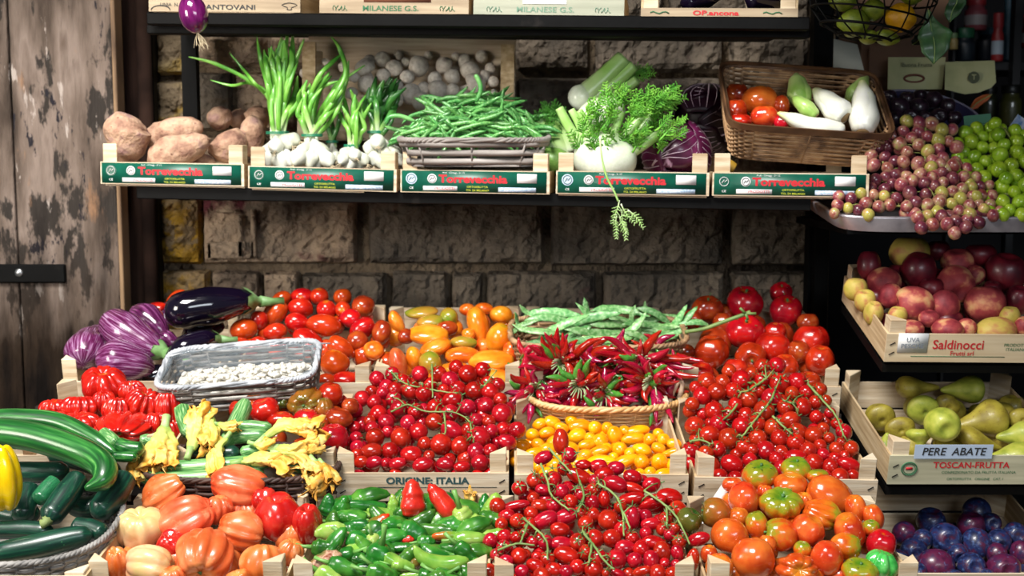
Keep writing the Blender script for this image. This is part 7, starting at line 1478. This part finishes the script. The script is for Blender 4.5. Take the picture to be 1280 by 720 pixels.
jar(1284, 60, 14, 40, 3.36, C('jar_red', ['#7a1c20']), C('lid_red', ['#9c2c30']), 'red jar cut by the right picture edge', 'jar', .25, 'jar', C('band_white', ['#b0a8a8']))
jar(1192, 62, 10, 20, 3.25, C('jar_mustard', ['#8a7a4c']), C('lid_green', ['#5c7a50']), 'small mustard jar at the left end of the shelf', 'jar', .3, 'jar')
jar(1262, 158, 26, 50, 2.95, C('oil_bottle', ['#2a2c12', '#4a4a1c'], coat=.6), C('lid_dark', ['#14140f']), 'dark oil jar in the shade behind the green grapes', 'jar', .2, 'jar')
jar(1235, 150, 22, 40, 3.0, C('oil_bottle2', ['#1c2012', '#34381c'], coat=.6), C('lid_dark', ['#14140f']), 'second dark oil jar left of the right one behind the grapes', 'jar', .2, 'jar')
leaf([(1210, 140), (1222, 128), (1240, 118)], 6, 2.66, mat('dried_orange_leaf', ['#a84a1c', '#c8743a'], rough=.6), 'dried orange leaf sticking up behind the bowl', 9)
o = tag(ob('green_tag', MB().box(-.028, .028, 0, .002, -.014, .014).mesh('green_tag', False), mat('green_tag_card', ['#3f7a5c'], rough=.6), None, T(at(1222, 152, 2.5)) @ Matrix.Rotation(-.1, 4, 'Y')), 'small green tag between the bowl and the green grapes', 'tag')
o = tag(ob('paper_tag', MB().box(-.014, .014, 0, .002, -.02, .02).mesh('paper_tag', False), mat('white_blue_tag', ['#c8ccd4', '#3a6a9c'], scale=60, rough=.6, vary=0), None, T(at(1272, 158, 2.45)) @ Matrix.Rotation(.6, 4, 'Y')), 'small white and blue paper tag sticking out of the green grapes', 'tag')
# ---- right rack shelf boards under tray / crates
rr = empty('side_rack', at(1180, 500, 2.6), 'black side rack carrying the grape tray and the peach, pear and plum crates', 'shelf rack'); c = rr.location
def rboard(py, Y, nm='rack_board', d=.42):
    a = at(1046, py, Y); ob(nm, MB().box(a.x+.02-c.x, a.x+.75-c.x, Y-c.y, Y+d-c.y, a.z-.015-c.z, a.z-c.z).mesh(nm, False), blackm, rr)
rboard(283, 2.33); 
for x in (.69, 1.5): ob('upright', MB().box(x-c.x, x+.03-c.x, 2.72-c.y, 2.75-c.y, -c.z, 1.5-c.z).mesh('upright', False), blackm, rr)
def rc2(bl, br, Y, D, tilt, lab, **k):
    r, W = crate(bl, br, Y, Y, D, tilt, lab, ph=.058, post=.085, pl=.032, **k); M = r.matrix_basis
    mb = MB().box(0, W, 0, D, -.024, -.008); ob('sloping_board', mb.mesh('sloping_board', False), blackm, rr, T(c).inverted() @ M); return r, W
r, W = rc2((1104, 451), (1350, 453), 2.28, .31, 15, 'pale wooden crate of peaches with red lettering', name='wooden_crate')
fp = [q for q in r.children if q.name.startswith('front_panel')][0]; fp.data.materials[0] = mat('peach_crate_board', ['#c8b08c', '#dccaa8'], scale=(5, 40, 70), rough=.7, vary=0)
text('Saldinocci', .027, inkr, fp, on_front(.138, .036), .012, .92); text('Frutti srl', .013, inkr, fp, on_front(.147, .0185), .012, 1)
ob('printed_line', plate(.05, .23, .0115, .0125, -.0041), inkg, fp); text('PRODOTTO\nITALIANO', .009, inkg, fp, on_front(.25, .032), .005, 1)
ob('paper_label', plate(.022, .079, .020, .060, -.0046), paper, fp); text('UVA\nPESCHE', .013, mat('faint_ink', ['#8a94a0'], rough=.7), fp, on_front(.05, .04, -.006), .005, 1)
PE = [(1139, 319, 26, 20, m_pcy, 'u', 0, None, 'yellow and red peach highest at the top of the pile'), (1146, 338, 22, 22, m_nect, 'u', 0, None, 'dark red peach just in front of the highest yellow one'), (1198, 330, 22, 16, m_peach, 'u', 0, None, 'orange-red peach behind the one with the dark hollow'),
      (1194, 354, 25, 23, m_peach, 'f', 0, None, 'dusky red peach with its dark stem hollow facing forward'), (1256, 344, 25, 25, m_nect, 'u', 0, None, 'large dark purple-red peach at the upper right'), (1106, 352, 22, 17, m_peach, 'd', 0, None, 'red peach at the left above the yellow-green ones'),
      (1088, 334, 14, 18, m_nect, 'u', 0, None, 'shaded dark peach at the back left'), (1117, 369, 15, 15, m_peach, 'd', 0, None, 'orange-red peach behind the two-tone one'), (1142, 379, 24, 22, m_peach, 'l', 0, None, 'two-tone peach, cream left side and red right side, in front centre'),
      (1177, 381, 19, 19, m_peach, 'd', 0, None, 'dark rose peach in the middle of the front'), (1231, 381, 25, 22, m_peach, 'u', 0, 'dot', 'red peach with pale mark near its stem, right of centre'), (1272, 377, 15, 19, m_nect, 'u', 0, None, 'dark peach cut by the right edge'),
      (1184, 410, 22, 13, m_peach, 'd', 0, None, 'pink striped peach low against the front board'), (1246, 411, 26, 14, m_pcy, 'd', 0, None, 'cream and rose peach low at the right against the front board'), (1138, 410, 18, 10, m_peach, 'd', 0, None, 'peach low behind the paper label'), (1207, 409, 13, 11, m_peach, 'd', 0, None, 'small red peach between the two low front ones'),
      (1264, 399, 13, 14, m_pcy, 'u', 0, None, 'yellow peach under the dark one at the right'), (1070, 363, 15, 14, m_pcy, 'u', 0, None, 'green-yellow peach at the far left side board'), (1081, 377, 13, 14, m_pcy, 'u', 0, None, 'second green-yellow peach along the left side board'), (1091, 392, 12, 15, m_pcy, 'u', 0, None, 'yellowish peach nearest the front left corner'),
      (1173, 314, 16, 12, m_nect, 'u', 0, None, 'very dark peach at the top behind the others'), (1225, 320, 20, 14, m_nect, 'u', 0, None, 'almost black peach in the shadow at the back right'), (1165, 362, 15, 14, m_nect, 'u', 0, None, 'shaded peach in the gap at the centre'), (1215, 345, 14, 12, m_peach, 'u', 0, None, 'shaded peach right of the hollow one'), (1240, 362, 12, 10, m_nect, 'u', 0, None, 'shaded peach below the large dark one'), (1122, 395, 12, 11, m_pcy, 'u', 0, None, 'shaded yellow peach behind the front left post'), (1278, 408, 12, 12, m_peach, 'u', 0, None, 'peach low at the right edge'), (1160, 398, 14, 10, m_peach, 'u', 0, None, 'shaded red peach under the two-tone one')]
pile('peach', 'peach', PE, ymap(412, 2.34, 310, 2.54), 'peach', 'peaches in the crate', under=([(1105, 400), (1095, 350), (1140, 325), (1280, 330), (1285, 405)], 19, m_nect, 'peach', 'dark peach half hidden under the top layer'))
r, W = rc2((1108, 604), (1340, 604), 2.16, .33, 13, 'wooden crate of pears with red capital lettering and round emblem', name='wooden_crate')
fp = [q for q in r.children if q.name.startswith('front_panel')][0]; fp.data.materials[0] = mat('pear_crate_board', ['#a8a488', '#c4bfa0'], scale=(5, 40, 70), rough=.7, vary=0)
text('TOSCAN-FRUTTA', .017, inkr, fp, on_front(.150, .029+.01), .02, 1.02); text('CONFEZIONATO DA FRUTTA ITALIANA', .0075, inkg, fp, on_front(.165, .0245), .005, 1); text('ORTOFRUTTA   ORIGINE   CAT. I', .007, inkg, fp, on_front(.16, .011), .005, 1)
mb = MB(); sweep(mb, [(.037+.014*cos(a), -.0048, .032+.013*sin(a)) for a in [2*pi*i/24 for i in range(24)]], .0012, 5, closed=True); sweep(mb, [(.037+.011*cos(a), -.0048, .032+.010*sin(a)) for a in [2*pi*i/24 for i in range(24)]], .0006, 5, closed=True); ob('round_emblem', mb, inkg, fp)
ob('emblem_mark', plate(.031, .043, .030, .035, -.0044), inkr, fp)
lb = tag(ob('handwritten_label', MB().box(0, .142, -.0075, -.0065, .054, .082).mesh('handwritten_label', False), mat('blue_white_label', ['#b4c4d8'], rough=.5, vary=0), None, r.matrix_basis @ T((.042, 0, 0))), 'pale blue label handwritten PERE ABATE on the pear crate', 'label')
text('PERE  ABATE', .0215, ink, lb, T((.071, -.0082, .068)) @ FR, .012, .95, shear=.15, name='handwriting')
PR = [(1151, 508, 22, 18, m_pearg, 'b', 0, None, 'green pear in the upper left with its rounded end forward'), (1225, 527, 33, 21, m_pear, 'l', -8, None, 'large brown-green pear lying on its side at the right centre'), (1202, 487, 26, 18, m_pearg, 'l', 0, None, 'shaded green pear at the top of the pile'),
      (1148, 484, 26, 14, m_pear, 'r', 0, None, 'dark pear in the deep shade at the back left'), (1099, 517, 19, 17, m_pear, 'b', 0, None, 'shaded pear at the left side board'), (1122, 532, 19, 15, m_pear, 'b', 0, None, 'shaded pear below the upper left green one'), (1149, 549, 17, 13, m_pearg, 'd', 0, None, 'small green pear behind the left end of the handwritten label'),
      (1225, 551, 30, 13, m_pear, 'r', 20, None, 'brownish pear lying behind the right end of the handwritten label'), (1188, 557, 20, 9, m_pear, 'r', 0, None, 'pear low behind the middle of the label'), (1267, 545, 22, 17, m_pearg, 'l', 0, None, 'light pear at the right side above the lowest one'), (1262, 567, 27, 12, m_pearg, 'l', -8, None, 'pale green pear lowest at the right over the front board'),
      (1246, 512, 22, 12, m_pear, 'l', 20, None, 'brown pear behind the large one at the right'), (1108, 552, 13, 12, m_pearg, 'u', 0, None, 'small pear in the front left corner by the post'), (1180, 505, 18, 14, m_pear, 'b', 0, None, 'shaded pear in the middle of the back'), (1272, 522, 16, 14, m_pear, 'b', 0, None, 'shaded pear at the far right')]
pile('pear', 'pear', PR, ymap(575, 2.22, 485, 2.42), 'pear', 'pears in the crate', its=6, under=([(1105, 550), (1100, 510), (1150, 490), (1280, 500), (1285, 560)], 18, m_pear, 'peach', 'shaded pear half hidden under the top layer'))
PR2 = [(1177, 530, 23, 22, m_pearg, 'f', 0, None, 'round-looking green pear with its blossom end facing the viewer')]
o = fruit('pear', 'peach', 1177, 530, 22, 22, 2.235, m_pearg, PR2[0][8], 'pear', 'pears in the crate', 'f'); calyx(o, 'dot', .72, mat('pear_blossom_end', ['#3a2c14'], rough=.8))
r, W = rc2((1112, 752), (1340, 752), 2.05, .33, 12, 'wooden crate of plums at the bottom right', name='wooden_crate', staples=False)
PLM = [(1223, 640, 18, 17, m_plu, 'blue plum highest at the back of the pile'), (1166, 656, 19, 17, m_plu, 'blue plum at the upper left'), (1181, 673, 21, 20, m_plu, 'large blue and red plum left of centre'), (1215, 658, 18, 16, m_plur, 'purple-red plum just below the highest one'), (1134, 668, 15, 15, m_plur, 'purple-red plum at the far left'),
       (1142, 689, 17, 17, m_plu, 'dark blue plum below the far left one'), (1170, 706, 24, 20, m_plur, 'large mottled plum at the front left of centre'), (1221, 679, 19, 19, m_plu, 'blue plum in the centre'), (1249, 675, 15, 15, m_plu, 'blue plum right of the centre one'), (1268, 668, 16, 15, m_plu, 'blue plum at the upper right edge'),
       (1213, 707, 18, 17, m_plu, 'blue plum at the bottom centre'), (1253, 710, 22, 19, m_plur, 'large reddish plum at the bottom right'), (1276, 690, 13, 15, m_plur, 'purple plum at the right edge above the bottom one'), (1245, 691, 13, 13, m_plur, 'small red-purple plum in the right gap'), (1196, 690, 13, 13, m_plu, 'shaded plum left of the centre one'),
       (1146, 716, 13, 14, m_plu, 'dark plum at the bottom left'), (1235, 652, 13, 13, m_plu, 'shaded plum right behind the highest one'), (1150, 672, 13, 13, m_plu, 'shaded plum between the left ones'), (1192, 722, 13, 11, m_plu, 'plum at the bottom edge between the two large ones'), (1231, 720, 12, 11, m_plu, 'plum at the bottom edge right of centre'), (1122, 700, 14, 14, m_plu, 'shaded plum at the lower far left')]
pile('plum', 'peach', [(a, b, r1, r2, mt, rng.choice('ufd'), 0, None, l) for a, b, r1, r2, mt, l in PLM], ymap(720, 2.10, 640, 2.26), 'plum', 'plums at the bottom right', under=([(1125, 715), (1130, 670), (1220, 645), (1285, 670), (1285, 715)], 16, m_plu, 'peach', 'dark plum half hidden under the top layer'))
# street side: dark awning shades the back; unseen slab added to block light on the right
struct('shade_slab', MB().box(.42, 2.4, 1.30, 2.6, 2.02, 2.05), darkw)
struct('ceiling_awning', MB().box(-1.8, 2.4, 1.95, 2.6, 2.62, 2.65), darkw)
